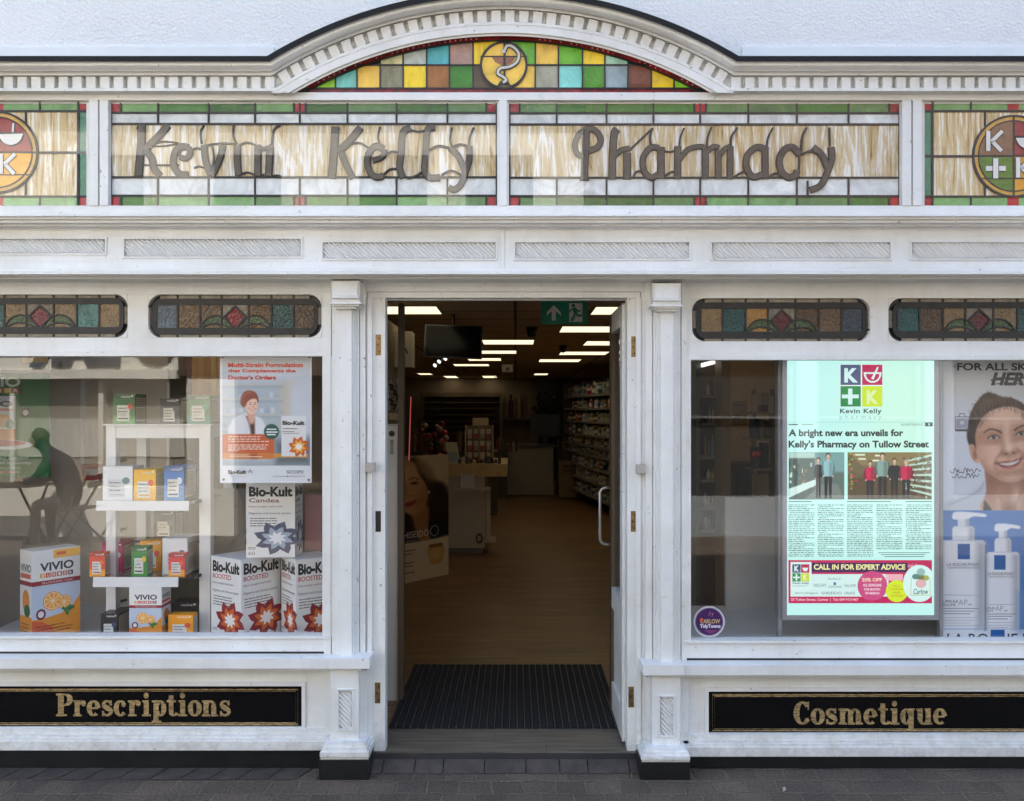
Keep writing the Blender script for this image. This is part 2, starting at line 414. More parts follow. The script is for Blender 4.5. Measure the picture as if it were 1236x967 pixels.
# ---- upper wall (roughcast), the masonry beside the front, roof
mb = MB()
mb.box(-7.5, 7.5, .0, .35, Z(100), 7.2)
mb.box(-7.5, X(-150), .0, .35, -.02, Z(100)); mb.box(X(1394), 7.5, .0, .35, -.02, Z(100))
mb.build('wall', M['render'], shop)
pb_m = basic('smooth_plaster', (.75, .80, .82), .7, var=.06, bump=.15, bscale=30)
for a, b in ((-700, 330), (896, 1900)):
    mb = MB(); mb.pbox(a, 56, b, 110, -.012, .0); mb.build('plaster_band', pb_m, shop)
mb = MB(); mb.box(-7.5, 7.5, -.05, 18.4, 7.2, 7.4); mb.build('roof', basic('dark_slate', (.06, .06, .065), .7), shop)  # unseen roof slab, sized to block the sun
mb = MB(); mb.box(-7.5, 7.5, 18.0, 18.3, -.02, 7.2); mb.box(-7.5, -7.2, .35, 18.0, -.02, 7.2); mb.box(7.2, 7.5, .35, 18.0, -.02, 7.2)  # unseen shell walls, closed so that no sun reaches the interior
mb.build('rear_wall', M['render'], shop)

# ---- sweeping mouldings that run level, rise over the arch and run level again
ACX, ACY = 607.0, 536.5
def swept(mb, prof, x_end=(-150, 1394), n=56, closed=True):
    """prof: list of (radius px, level line px, depth Y). Level parts meet the arc where line and circle cross (true mitre)."""
    rows = []
    for r_, ln, Y in prof:
        dy = ACY - ln; half = math.sqrt(max(r_ * r_ - dy * dy, 1.0)); a0 = math.atan2(dy, half)
        pts = [(x_end[0], ln)]
        for i in range(n + 1):
            a = math.pi - a0 + (2 * a0 - math.pi) * i / n
            pts.append((ACX + r_ * math.cos(a), ACY - r_ * math.sin(a)))
        pts.append((x_end[1], ln))
        rows.append([P(px, py, Y[0]) * 1 if not isinstance(Y, tuple) else Vector((X(px, Y[0]), Y[1], Z(py, Y[0]))) for px, py in pts] if isinstance(Y, tuple) else [P(px, py, Y) for px, py in pts])
    m = len(rows[0]); k = len(rows); vs = [p for r_ in rows for p in r_]; fs = []
    for i in range(k if closed else k - 1):
        j = (i + 1) % k
        for q in range(m - 1): fs.append((i * m + q, i * m + q + 1, j * m + q + 1, j * m + q))
    if closed:
        fs.append(tuple(i * m for i in range(k))); fs.append(tuple(i * m + m - 1 for i in range(k))[::-1])
    mb.add(vs, fs)

mb = MB()
swept(mb, [(546, 69.5, -0.2600), (540.5, 74.8, -0.2630), (540, 76, -0.2540), (536, 79, -0.2528), (533, 82, -0.2420), (530.8, 84.5, -0.2300), (530, 86, -0.2270), (529.6, 86.8, -0.2090),
           (525.5, 91, -0.2090), (524.6, 92.4, -.172), (511.5, 105.4, -.168), (510.2, 106.6, -.206), (506.5, 110, -.206), (506.5, 110, (-.206, .0)), (546, 69.5, (-0.2600, .0))])
cor = mb.build('cornice', M['paint'], shop)
mb = MB()
swept(mb, [(548.5, 67.8, -.268), (541.5, 74.2, -.269), (541.5, 74.4, -.262), (548, 69, -.262)])
swept(mb, [(548.6, 67.6, -.2685), (552, 64, (-.2685, -.005)), (549, 67, (-.2685, -.005)), (547.8, 69.2, -.262)])
mb.build('lead_flashing', M['lead_flash'], cor)
# dentils, block by block, along the level runs and round the arch
mb = MB(); Yd, Yb = -.197, -.160
def dentil(px0, py0, px1, py1, px2, py2, px3, py3):
    f = [P(*q, Yd) for q in ((px0, py0), (px1, py1), (px2, py2), (px3, py3))]
    b = [Vector((q.x, Yb, q.z)) for q in f]
    mb.add(f + b, [(0, 1, 2, 3), (0, 4, 5, 1), (1, 5, 6, 2), (2, 6, 7, 3), (3, 7, 4, 0)])
pitch = 16.6
x = 331.5
while x > -150: dentil(x - 11.6, 92.3, x - .4, 92.3, x - .4, 106.4, x - 11.6, 106.4); x -= pitch
x = 882.5
while x < 1394: dentil(x + .4, 93.3, x + 11.6, 93.3, x + 11.6, 107.4, x + .4, 107.4); x += pitch
a_lim = math.asin((ACY - 100) / 517.0) + .014; na = int(2 * (math.pi / 2 - a_lim) * 517 / pitch)
for i in range(na):
    a = a_lim + (math.pi - 2 * a_lim) * (i + .5) / na; da = 5.7 / 517
    q = [(524.2, a + da), (524.2, a - da), (510.2, a - da), (510.2, a + da)]
    dentil(*[v for r_, t_ in q for v in (ACX + r_ * math.cos(t_), ACY - r_ * math.sin(t_))])
mb.build('dentil_moulding', M['paint'], cor)

# ---- arch board and fanlight
mb = MB(); Yo = -.2045
n = 60; inner = 493.0; outer = 508.6; dy0 = ACY - 112.0
def ring_pts(r_, Y):
    a0 = math.asin(dy0 / r_)
    return [P(ACX + r_ * math.cos(math.pi - a0 + (2 * a0 - math.pi) * i / n), ACY - r_ * math.sin(math.pi - a0 + (2 * a0 - math.pi) * i / n), Y) for i in range(n + 1)]
rr = [ring_pts(outer, Yo), ring_pts(497.0, Yo), ring_pts(495.5, Yo + .008), ring_pts(inner, Yo + .010)]
back = ring_pts(493.6, -.1405); back0 = [Vector((p.x, -.12, p.z)) for p in rr[0]]
rr += [back, back0]; m = n + 1
mb.add([p for r_ in rr for p in r_], [(i * m + q, i * m + q + 1, (i + 1) % 6 * m + q + 1, (i + 1) % 6 * m + q) for i in range(6) for q in range(n)])
mb.build('arch_board', M['paint'], shop)

# coloured glass of the fanlight
def arch_y(px, r_): 
    d = r_ * r_ - (px - ACX) ** 2
    return ACY - math.sqrt(max(d, 0))
Yg = -.140
fan = MB(plane_map(Yg)); came = MB(plane_map(Yg))
cols_b = [('ylime', 385), (None, 405), (None, 431)]
C = dict(lime=L(150, 205, 50), teal=L(110, 180, 180), amber=L(222, 172, 70), taupe=L(125, 115, 95), yellow=L(240, 190, 25), brown=L(140, 84, 36), green=L(50, 110, 25),
         dkbrown=L(80, 62, 45), grey=L(150, 140, 128), lteal=L(125, 190, 190), green2=L(75, 130, 35), greyblue=L(145, 152, 165), redbrown=L(115, 60, 42), cream=L(205, 190, 150), bluegrey=L(170, 170, 172),
         blue=L(70, 150, 165), mauve=L(165, 125, 120), lgreen=L(105, 170, 45), pteal=L(160, 190, 180), white=L(225, 232, 225))
C = {k: tuple(min(v * m_, .92) for v, m_ in zip(c, (1.12, 1.30, 1.18))) for k, c in C.items()}
xs = [372, 405, 431, 459, 486.7, 515, 542.5, 571, 609, 646, 674, 703, 730, 757.8, 786, 813.5, 838]
bot = ['lime', 'teal', 'amber', 'taupe', 'yellow', 'brown', 'green', 'dkbrown', 'amber', 'grey', 'lteal', 'green2', 'greyblue', 'redbrown', 'yellow', 'lime']
top = [None, None, None, 'cream', 'bluegrey', 'blue', 'mauve', 'yellow', 'lgreen', 'amber', 'lgreen', 'yellow', 'pteal', None, None, None]
Rr = 487.0; yrow = 78.8; ybot = 107.0
for i in range(16):
    x0, x1 = xs[i], xs[i + 1]
    k = [x0 + (x1 - x0) * j / 6 for j in range(7)]
    up = [(q, max(yrow, arch_y(q, Rr))) for q in k]; up = [(q, min(v, ybot)) for q, v in up]
    fan.poly([(x0, ybot), (x1, ybot)] + up[::-1], C[bot[i]])
    if top[i]:
        up = [(q, min(yrow, arch_y(q, Rr))) for q in k]
        fan.poly([(x0, yrow), (x1, yrow)] + up[::-1], C[top[i]])
# red border strip
for i in range(64):
    t0, t1 = 358 + 498 * i / 64, 358 + 498 * (i + 1) / 64
    f = lambda r_, t_: (t_, min(arch_y(t_, r_), 112.5))
    fan.poly([f(Rr, t0), f(Rr, t1), f(494.5, t1), f(494.5, t0)], L(150 + random.randint(-25, 25), 22, 38))
    if 368 < t0 < 846: fan.rect(t0, ybot, t1, 112.6, L(120 + random.randint(-30, 20), 25, 40))
bead = fan
for i in range(75):
    t_ = 372 + 470 * i / 74
    if random.random() < .8 and abs(t_ - 607) > 30:
        bead.disc(t_, arch_y(t_, 490.5) + .3, .95, None, L(245, 190, 180) if random.random() < .7 else L(230, 90, 90), .004, 8)
fanlight = empty('fanlight', (0, 0, 0)); fanlight.parent = shop
fan.build('coloured_glass', M['cath'], fanlight)
cm = lambda pts, w=1.8, closed=False, mb=came: mb.stroke(pts, w, h=.005, base=-.001, closed=closed)
for q in xs[1:-1]:
    if q != 609: cm([(q, ybot), (q, max(arch_y(q, Rr), 0))])
cm([(430, yrow), (782, yrow)]); cm([(360, ybot), (852, ybot)])
cm([(t_, min(arch_y(t_, Rr), 110)) for t_ in np.linspace(362, 850, 60)])
came.build('lead_came', M['came'], fanlight)
# round emblem: cup with a snake
em = MB(plane_map(Yg)); ec = MB(plane_map(Yg)); sn = MB(plane_map(Yg))
em.disc(608, 79.5, 27.5, None, C['amber'], .006, 40)
em.poly([(593, 69), (623, 69), (618, 76), (608, 81), (598, 76)], L(150, 100, 75), .0065)
ec.stroke(arc(608, 79.5, 27.5, 27.5, 0, 360, 40)[:-1], 2.6, h=.011, base=-.001, closed=True)
ec.stroke([(580, 69), (636, 69)], 1.2, h=.0092, base=.003)
ec.stroke([(609, 44), (609, 104)], 2.6, h=.0102, base=.003); ec.poly([(600, 104.5), (617, 104.5), (613, 99), (609, 97), (604, 99)], h=.0105)
sp = catmull([(609, 63), (612, 57), (619, 58), (626, 66), (624, 76), (615, 82), (604, 84), (601, 90), (607, 94), (611, 98), (607, 101)], 5)
ec.stroke(sp, 5.2, h=.0125, base=.003)
sn.stroke(sp, 2.9, h=.0138, base=.011); sn.disc(608, 63.5, 2.4, None, h=.0137, n=12)
eo = em.build('emblem_roundel', M['cath'], fanlight)
ec.build('emblem_leading', M['came'], fanlight); sn.build('snake_emblem', basic('pale_snake_glass', L(215, 215, 205), .25), fanlight)
g = MB(plane_map(-.160))
pts = [(t_, arch_y(t_, 494)) for t_ in np.linspace(359, 855, 50)]
g.poly([(359, 112.4), (855, 112.4)] + pts[::-1]); g.build('glass_pane', M['sign_glass'], fanlight)
mb = MB(plane_map(-.125)); pts = [(t_, arch_y(t_, 500)) for t_ in np.linspace(352, 862, 50)]; mb.poly([(352, 114), (862, 114)] + pts[::-1]); mb.build('backing_board', M['dark'], fanlight)

# ---- fascia frame round the name sign
mb = MB(); Yf = -.165
mb.pbox(-150, 111.5, 1394, 121, Yf, -.04)                                   # top rail
mb.pbox(-150, 121, 1394, 125.4, Yf + .022, -.04)                            # stepped inner bead under it
mb.pbox(-150, 248.2, 1394, 262, Yf, -.04)                                   # bottom rail
for a, b in ((104.2, 133.6), (600, 614.4), (1086, 1116)):
    if b - a > 20:
        mb.pbox(a, 121, a + 3, 248.2, Yf + .015, -.04); mb.pbox(b - 3, 121, b, 248.2, Yf + .015, -.04)
        mb.pbox(a + 3, 121, a + 14, 248.2, Yf - .004, -.04); mb.pbox(a + 14, 121, a + 16, 248.2, Yf + .008, -.04); mb.pbox(a + 16, 121, b - 3, 248.2, Yf - .004, -.04)
    else:
        mb.pbox(a, 121, a + 2.4, 248.2, Yf + .012, -.04); mb.pbox(b - 2.4, 121, b, 248.2, Yf + .012, -.04); mb.pbox(a + 2.4, 121, b - 2.4, 248.2, Yf - .003, -.04)
mb.pbox(-150, 121, -110, 248.2, Yf, -.04); mb.pbox(1330, 121, 1394, 248.2, Yf, -.04)
mb.build('fascia_frame', M['paint'], shop)
mb = MB()                                                                   # drip moulding under the sign
mb.pbox(-150, 258.5, 1394, 261.2, Yf - .030, -.02); mb.pbox(-150, 261.3, 1394, 264.6, Yf - .018, -.02); mb.pbox(-150, 264.8, 1394, 269, Yf - .004, -.02); mb.pbox(-150, 269.2, 1394, 273, Yf + .02, -.02)
mb.build('drip_moulding', M['paint'], shop)
mb = MB(); mb.pbox(-140, 105, 1384, 264, -.055, -.03); mb.build('sign_backing', M['dark'], shop)

GREEN, GREEN2, RED = L(112, 158, 98), L(66, 118, 48), L(160, 30, 40)
MILK = L(206, 212, 212); AMB = (1.0, .98, .92)
def fascia_window(x0, x1, y0, y1, vt, reds, strokes, main=True):
    e = empty('fascia_window', (0, 0, 0)); e.parent = shop
    pl = MB(plane_map(Yg)); st = MB(plane_map(Yg)); cmx = MB(plane_map(Yg)); lt = MB(plane_map(Yg))
    H = y1 - y0; rows = [y0, y0 + .105 * H, y0 + .215 * H, y0 + .715 * H, y0 + .90 * H, y1] if False else [y0, y0 + 11.5, y0 + 25, y0 + 89.3, y0 + 111.5, y1]
    vs_ = [x0] + vt + [x1]
    for a, b in zip(vs_[:-1], vs_[1:]):
        for (r0, r1, col) in ((rows[0], rows[1], GREEN), (rows[4], rows[5], GREEN)):
            k = random.uniform(.55, 1.05); pl.rect(a, r0, b, r1, tuple(c * k for c in (GREEN if random.random() < .6 else GREEN2)))
        for (r0, r1) in ((rows[1], rows[2]), (rows[3], rows[4])):
            k = random.uniform(.9, 1.03); pl.rect(a, r0, b, r1, tuple(c * k for c in MILK))
        cmx.stroke([(a, rows[1]), (a, rows[2])], 2.2, h=.005, base=-.001) if a > x0 else None
        cmx.stroke([(a, rows[3]), (a, rows[4])], 2.2, h=.0052, base=-.001) if a > x0 else None
        if a > x0:
            cmx.stroke([(a, rows[0]), (a, rows[1])], 1.8, h=.0051, base=-.001); cmx.stroke([(a, rows[4]), (a, rows[5])], 1.8, h=.0053, base=-.001)
    for q in reds:
        for (r0, r1) in ((rows[0], rows[1]), (rows[4], rows[5])):
            a, b = max(q - 7, x0), min(q + 7, x1)
            pl.rect(a, r0, b, r1, tuple(c * random.uniform(.8, 1.2) for c in RED), .0009)
            for s_ in (a, b):
                if x0 < s_ < x1: cmx.stroke([(s_, r0), (s_, r1)], 2.4, h=.0054, base=-.001)
    # the main field: streaky glass in pieces of slightly different tone
    cuts = [x0]
    while cuts[-1] < x1 - 45: cuts.append(cuts[-1] + random.uniform(28, 60))
    cuts[-1] = x1
    for a, b in zip(cuts[:-1], cuts[1:]):
        k = random.uniform(.82, 1.05); w = random.uniform(.8, 1.0)
        st.rect(a, rows[2], b, rows[3], (k, k * (.965 + .03 * w), k * (.90 + .09 * w)))
    for r_ in rows[1:5]: cmx.stroke([(x0, r_), (x1, r_)], 2.4, h=.0056, base=-.001)
    for fr in ((x0 + .8, y0, x0 + .8, y1), (x1 - .8, y0, x1 - .8, y1)): cmx.stroke([(fr[0], fr[1]), (fr[2], fr[3])], 2.0, h=.0048, base=-.001)
    h = .0072; 
    for ox, pts, w, sm in strokes:
        q = [(ox + a / 5.15, 110 + b / 5.15) for a, b in pts]
        if sm and len(q) > 2: q = catmull(q, 6)
        w = w / 5.15; h += .00012
        if w > 3.4:
            cmx.stroke(q, w + 1.5, h=h - .0016, base=-.001)
            lt.stroke(q, w - .9, h=h, base=h - .0022)
        else: cmx.stroke(q, w * .9, h=h - .0012, base=-.001)
    pl.build('coloured_glass', M['cath'], e); st.build('opal_glass', M['opal'], e); cmx.build('lead_came', M['came'], e)
    if lt.v: lt.build('name_lettering', M['leadletter'], e)
    g = MB(plane_map(-.1555)); g.rect(x0 - 1, y0 - 2, x1 + 1, y1 + 2); g.build('glass_pane', M['sign_glass'], e)
    return e
T, W2 = True, 12
kevin = [(130, p, w, s_) for p, w, s_ in [
    ([(213, 212), (212, 330), (194, 528)], 44, 0), ([(378, 214), (312, 290), (228, 368)], 38, T), ([(240, 372), (275, 420), (290, 480), (326, 528)], 36, T),
    ([(185, 462), (445, 462)], 11, 0), ([(295, 330), (350, 315), (440, 325)], 11, T), ([(250, 340), (330, 345), (440, 330)], 8, T),
    ([(505, 352), (455, 348), (418, 390), (412, 460), (445, 515), (505, 522)], 34, T), ([(505, 355), (518, 385), (490, 420), (450, 412)], 28, T), ([(450, 412), (452, 375), (485, 352)], 16, T),
    ([(520, 372), (560, 358), (600, 372)], 14, T), ([(602, 340), (610, 430), (642, 525)], 34, T), ([(718, 338), (700, 420), (652, 525)], 34, T), ([(600, 345), (640, 335), (720, 328), (800, 332)], 13, T),
    ([(540, 480), (570, 470), (602, 480)], 11, T), ([(600, 215), (580, 260), (586, 330)], 13, T), ([(808, 340), (808, 430), (815, 525)], 36, T), ([(820, 340), (870, 322), (935, 345)], 13, T),
    ([(936, 340), (936, 528)], 36, 0), ([(1012, 345), (1002, 528)], 38, 0), ([(935, 345), (975, 362), (1030, 342)], 20, T), ([(820, 525), (870, 508), (918, 525)], 12, T), ([(950, 528), (978, 520), (990, 530)], 10, T), ([(1015, 530), (1060, 527), (1095, 540)], 12, T),
    ([(785, 215), (783, 280), (803, 330)], 11, T), ([(1075, 214), (1035, 245), (1022, 345)], 13, T), ([(195, 215), (185, 240)], 9, 0), ([(640, 335), (655, 360), (660, 430), (640, 500)], 10, T)]]
kelly = [(370, p, w, s_) for p, w, s_ in [
    ([(182, 224), (172, 380), (158, 545)], 42, T), ([(338, 228), (272, 310), (195, 382)], 38, T), ([(220, 385), (242, 450), (290, 545)], 34, T), ([(260, 335), (330, 325), (390, 358)], 12, T),
    ([(480, 362), (435, 345), (395, 380), (380, 440), (398, 510), (438, 538), (478, 530)], 34, T), ([(490, 365), (472, 412), (412, 435)], 26, T), ([(490, 400), (530, 380), (570, 382)], 12, T), ([(460, 225), (445, 290), (462, 345)], 10, T),
    ([(650, 235), (600, 262), (588, 400), (580, 480), (602, 542)], 34, T), ([(480, 522), (522, 488), (572, 488)], 12, T), ([(625, 545), (678, 532), (720, 505)], 14, T), ([(640, 240), (690, 256), (738, 250)], 12, T),
    ([(800, 230), (752, 250), (742, 400), (735, 490), (762, 540), (832, 540)], 34, T), ([(755, 372), (820, 345), (890, 358)], 15, T), ([(895, 358), (945, 410), (985, 500)], 32, T), ([(1012, 345), (1012, 430), (990, 500), (962, 580), (920, 615), (885, 602)], 32, T),
    ([(905, 230), (893, 300), (905, 352)], 13, T), ([(1040, 230), (1016, 290), (1010, 350)], 13, T), ([(905, 352), (960, 335), (1010, 350)], 14, T), ([(840, 525), (900, 498), (962, 525)], 13, T)]]
phar = [(610, p, w, s_) for p, w, s_ in [
    ([(520, 243), (465, 262), (432, 330), (445, 388), (482, 408)], 28, T), ([(495, 240), (555, 245), (592, 300), (572, 352), (518, 372)], 32, T), ([(502, 228), (500, 320), (490, 552)], 38, T), ([(462, 552), (520, 552)], 14, 0),
    ([(695, 238), (672, 290), (662, 550)], 40, T), ([(672, 410), (720, 370), (775, 358)], 28, T), ([(756, 385), (756, 550)], 42, 0), ([(775, 365), (915, 232)], 12, 0), ([(915, 232), (898, 290), (906, 345)], 13, T),
    ([(955, 358), (900, 355), (855, 420), (862, 500), (905, 540), (948, 520)], 32, T), ([(966, 350), (966, 545)], 40, 0), ([(790, 545), (812, 505), (852, 500)], 14, T), ([(985, 375), (1020, 380), (1055, 372)], 11, T),
    ([(1070, 345), (1068, 548)], 36, 0), ([(1080, 430), (1130, 368), (1195, 348), (1236, 352)], 26, T), ([(990, 530), (1030, 505), (1055, 508)], 14, T), ([(1110, 232), (1086, 290), (1080, 350)], 12, T)]]
macy = [(850, p, w, s_) for p, w, s_ in [
    ([(5, 355), (5, 548)], 36, 0), ([(86, 370), (86, 548)], 34, 0), ([(160, 345), (157, 548)], 34, 0), ([(5, 392), (50, 350), (92, 356)], 26, T), ([(95, 402), (125, 362), (160, 348)], 24, T), ([(45, 225), (20, 290), (14, 350)], 12, T), ([(205, 230), (166, 290), (164, 350)], 14, T), ([(168, 545), (210, 520), (248, 500)], 14, T),
    ([(382, 368), (325, 352), (268, 400), (260, 475), (300, 535), (362, 520)], 34, T), ([(376, 350), (376, 548)], 36, 0), ([(398, 538), (440, 515), (480, 530)], 15, T), ([(425, 230), (396, 290), (386, 350)], 12, T),
    ([(590, 400), (545, 352), (490, 372), (464, 440), (482, 510), (530, 540), (580, 515)], 35, T), ([(568, 520), (575, 495)], 34, 0), ([(590, 405), (586, 495)], 12, T),
    ([(600, 398), (650, 378), (700, 386)], 15, T), ([(672, 352), (728, 402), (765, 482)], 34, T), ([(785, 352), (790, 420), (762, 510), (720, 590), (655, 618)], 34, T), ([(635, 230), (606, 290), (600, 385)], 13, T), ([(775, 230), (778, 345)], 11, 0), ([(640, 560), (640, 660)], 10, 0)]]
fascia_window(133.6, 600, 125, 248, [191, 252, 308, 362, 419.5, 478.7, 540], [139, 362, 594], kevin + kelly)
fascia_window(614.4, 1086, 125.5, 248.5, [672, 732, 788.6, 845, 903, 961.6, 1024], [620, 845, 1080], phar + macy)

def emblem_window(x0, x1, cx, cy, left):
    e = empty('fascia_window', (0, 0, 0)); e.parent = shop
    pl = MB(plane_map(Yg)); st = MB(plane_map(Yg)); c_ = MB(plane_map(Yg)); lt = MB(plane_map(Yg))
    y0, y1 = 122.5, 248.5
    st.rect(x0, y0, x1, y1, (1, .96, .86))
    for (a, b, c, d) in ((x0, y0, x1, y0 + 12), (x0, y1 - 11, x1, y1)): pl.rect(a, b, c, d, GREEN, .0008)
    gs = (x1 - 9.5, x1) if left else (x0, x0 + 9.5)
    gs2 = (x0, x0 + 9.5) if left else (x1 - 9.5, x1)
    for q in (gs, gs2):
        pl.rect(q[0], y0 + 12, q[1], y1 - 11, L(70, 125, 100), .0008)
        pl.rect(q[0], y0, q[1], y0 + 12, RED, .0012); pl.rect(q[0], y1 - 11, q[1], y1, RED, .0012)
    for q in (cx,):
        pl.rect(q - 7, y0, q + 7, y0 + 12, RED, .0013); pl.rect(q - 7, y1 - 11, q + 7, y1, RED, .0013)
    k = lambda pts, w=2.2, h=.0052, cl=False: c_.stroke(pts, w, h=h, base=-.001, closed=cl)
    k([(x0, y0 + 12), (x1, y0 + 12)], 2.4); k([(x0, y1 - 11), (x1, y1 - 11)], 2.4); k([(x0, cy), (x1, cy)], 2.6, .0050)
    for q in (gs[0] if left else gs[1], gs2[1] if left else gs2[0]): k([(q, y0), (q, y1)], 2.6, .0054)
    for q in (cx - 34, cx + 34): k([(q, y0 + 12), (q, y1 - 11)], 2.2, .0048)
    for q in (cx - 51, cx + 51): k([(q, y0), (q, y0 + 12)], 1.8, .0047); k([(q, y1 - 11), (q, y1)], 1.8, .0047)
    rr_ = 48.5
    pl.disc(cx, cy, rr_, None, L(190, 150, 70), .0062, 48)
    qd = [(90, 180, L(125, 95, 72)), (0, 90, L(140, 50, 52)), (180, 270, L(85, 120, 45)), (270, 360, L(215, 155, 45))]
    for a0, a1, col in qd: pl.poly([(cx, cy)] + arc(cx, cy, rr_ - 6, rr_ - 6, a0, a1, 14), col, .0068)
    k(arc(cx, cy, rr_, rr_, 0, 360, 48)[:-1], 2.4, .0082, True); k(arc(cx, cy, rr_ - 6, rr_ - 6, 0, 360, 48)[:-1], 1.6, .0080, True)
    k([(cx - rr_, cy), (cx + rr_, cy)], 2.2, .0078); k([(cx, cy - rr_), (cx, cy + rr_)], 2.2, .0079)
    k([(cx - 38, cy + 27), (cx + 38, cy + 27)], 1.6, .0077)
    w = lambda pts, ww: (c_.stroke(pts, ww + 1.8, h=.0084, base=.0), lt.stroke(pts, ww, h=.0094, base=.008))
    for ox, oy in ((cx - 24, cy - 18), (cx + 12, cy + 14)):       # the two K
        w([(ox - 7, oy - 12), (ox - 7, oy + 12)], 5); w([(ox + 10, oy - 12), (ox - 3, oy + .5)], 4.4); w([(ox - 2, oy + .5), (ox + 9, oy + 12)], 4.6)
    ox, oy = cx - 22, cy + 15
    w([(ox, oy - 12), (ox, oy + 12)], 6); w([(ox - 12, oy), (ox - 4, oy)], 6); w([(ox + 4, oy), (ox + 12, oy)], 6)
    ox, oy = cx + 18, cy - 22                                      # mortar and pestle
    b = [(ox - 16, oy - 1), (ox + 14, oy - 1)] + [(ox - 1 + 15 * math.cos(R(a)), oy - 1 + 15 * math.sin(R(a))) for a in range(15, 170, 15)]
    lt.poly(b, h=.0092); c_.stroke(b, 1.4, h=.0096, base=.0, closed=True)
    w([(ox + 2, oy - 13), (ox + 1, oy), (ox - 2, oy + 12)], 2.4)
    pl.build('coloured_glass', M['cath'], e); st.build('opal_glass', M['opal'], e); c_.build('lead_came', M['came'], e)
    lt.build('white_glass_symbols', basic('white_opal_letters', L(225, 226, 222), .25, var=.06), e)
    g_ = MB(plane_map(-.1555)); g_.rect(x0 - 1, y0 - 1, x1 + 1, y1 + 1); g_.build('glass_pane', M['sign_glass'], e)
emblem_window(-110, 104.4, -2.5, 184.5, True)
emblem_window(1115.6, 1330, 1222.5, 189, False)

# ---- frieze with reeded panels
YF = -.105
def reeded(mb, x0, y0, x1, y1, Y, pitch, hgt=.0035):
    mp = plane_map(Y); w, hh = x1 - x0, y1 - y0
    c = -hh
    while c < w:
        pts = []
        for a in (c, c + pitch * .5, c + pitch * .95):            # three lines of one ridge, each running down to the right
            s0 = max(0.0, -a); s1 = min(hh, w - a)
            pts.append(((x0 + a + s0, y0 + s0), (x0 + a + s1, y0 + s1)) if s1 > s0 else None)
        if all(pts):
            v = [mp(*pts[0][0], 0), mp(*pts[0][1], 0), mp(*pts[1][0], hgt), mp(*pts[1][1], hgt), mp(*pts[2][0], 0), mp(*pts[2][1], 0)]
            mb.add(v, [(0, 1, 3, 2), (2, 3, 5, 4)])
        c += pitch
def framed(mb, x0, y0, x1, y1, Y, t=3.0, up=.010):                # raised bead round a panel
    mb.pbox(x0 - t, y0 - t, x1 + t, y0, Y - up, Y + .004); mb.pbox(x0 - t, y1, x1 + t, y1 + t, Y - up, Y + .004)
    mb.pbox(x0 - t, y0, x0, y1, Y - up + .0005, Y + .004); mb.pbox(x1, y0, x1 + t, y1, Y - up + .0005, Y + .004)
mb = MB(); fr_p = []
panels = [(-90, 128, 287, 307), (148, 364.5, 287, 311), (388, 599.5, 291, 313.5), (620.5, 833.5, 291, 313.5), (858, 1076.5, 291, 313.5), (1099.5, 1320, 291, 313.5)]
mb.pbox(-150, 272, 1394, 286, YF, -.01); mb.pbox(-150, 315, 1394, 325, YF, -.01)
edges = [-150] + [v for p in panels for v in p[:2]] + [1394]
for i in range(0, len(edges), 2):
    mb.pbox(edges[i], 286, edges[i + 1], 315, YF, -.01)
mb.pbox(605, 276, 609, 326, YF - .006, YF + .002)
for a, b, c, d in panels:
    mb.pbox(a - .5, 285.8, b + .5, c - .5, YF - .0004, -.01); mb.pbox(a - .5, d + .5, b + .5, 315.2, YF - .0004, -.01)
fz = mb.build('frieze', M['paint'], shop)
for a, b, c, d in panels:
    mb = MB(); mb.pbox(a - 1, c - 1, b + 1, d + 1, YF + .012, YF + .05); rd_ = MB(); reeded(rd_, a + 2, c + 2, b - 2, d - 2, YF + .0115, 5.6, .0105)
    framed(mb, a + 1.5, c + 1.5, b - 1.5, d - 1.5, YF, 2.2, .006)
    rp_ = mb.build('reeded_panel', M['paint'], fz); rd_.build('reeding', M['reed'], fz)
mb = MB()
mb.pbox(-150, 324.8, 1394, 328.2, YF - .055, .02); mb.pbox(-150, 328.3, 1394, 331.2, YF - .068, .02); mb.pbox(-150, 331.3, 1394, 333.4, YF - .045, .02); mb.pbox(-150, 333.5, 1394, 336.5, YF - .015, .02)
mb.build('architrave_moulding', M['paint'], shop)
mb = MB(); mb.box(X(-150), X(1394), .014, .12, Z(345), Z(262)); mb.build('beam', M['paint'], shop)

# ---- transom lights
def transom_frame(mb, xa, xb, openings, yt, yo0, yo1, yb, Y=0.0):
    mb.pbox(xa, yt, xb, yo0, Y, .08); mb.pbox(xa, yo1, xb, yb, Y, .08)
    e = [xa] + [v for o in openings for v in o] + [xb]
    for i in range(0, len(e), 2): mb.pbox(e[i], yo0, e[i + 1], yo1, Y, .08)
    for a, b in openings:                                          # convex corner pieces
        for sx, q in ((1, a), (-1, b)):
            for sy, r_ in ((1, yo0), (-1, yo1)):
                mp = plane_map(Y - .002); n_ = 8
                pts = [(q, r_)] + [(q + sx * 16 * (1 - math.cos(R(90 * i / n_))), r_ + sy * 15 * (1 - math.sin(R(90 * i / n_)))) for i in range(n_ + 1)]
                f = [mp(u, v) for u, v in pts]; k_ = [Vector((p.x, .03, p.z)) for p in f]; m_ = len(f)
                mb.add(f + k_, [tuple(range(m_))] + [(i, (i + 1) % m_, m_ + (i + 1) % m_, m_ + i) for i in range(m_)])
mb = MB()
transom_frame(mb, -85, 397, [(-58, 154), (179, 388)], 322, 355.5, 407.5, 429, 0.0)
mb.build('transom_frame', M['paint'], shop); mb = MB()
transom_frame(mb, 822, 1330, [(835.5, 1050), (1072.5, 1290)], 322, 360, 412, 433, 0.0)
mb.build('transom_frame', M['paint'], shop)
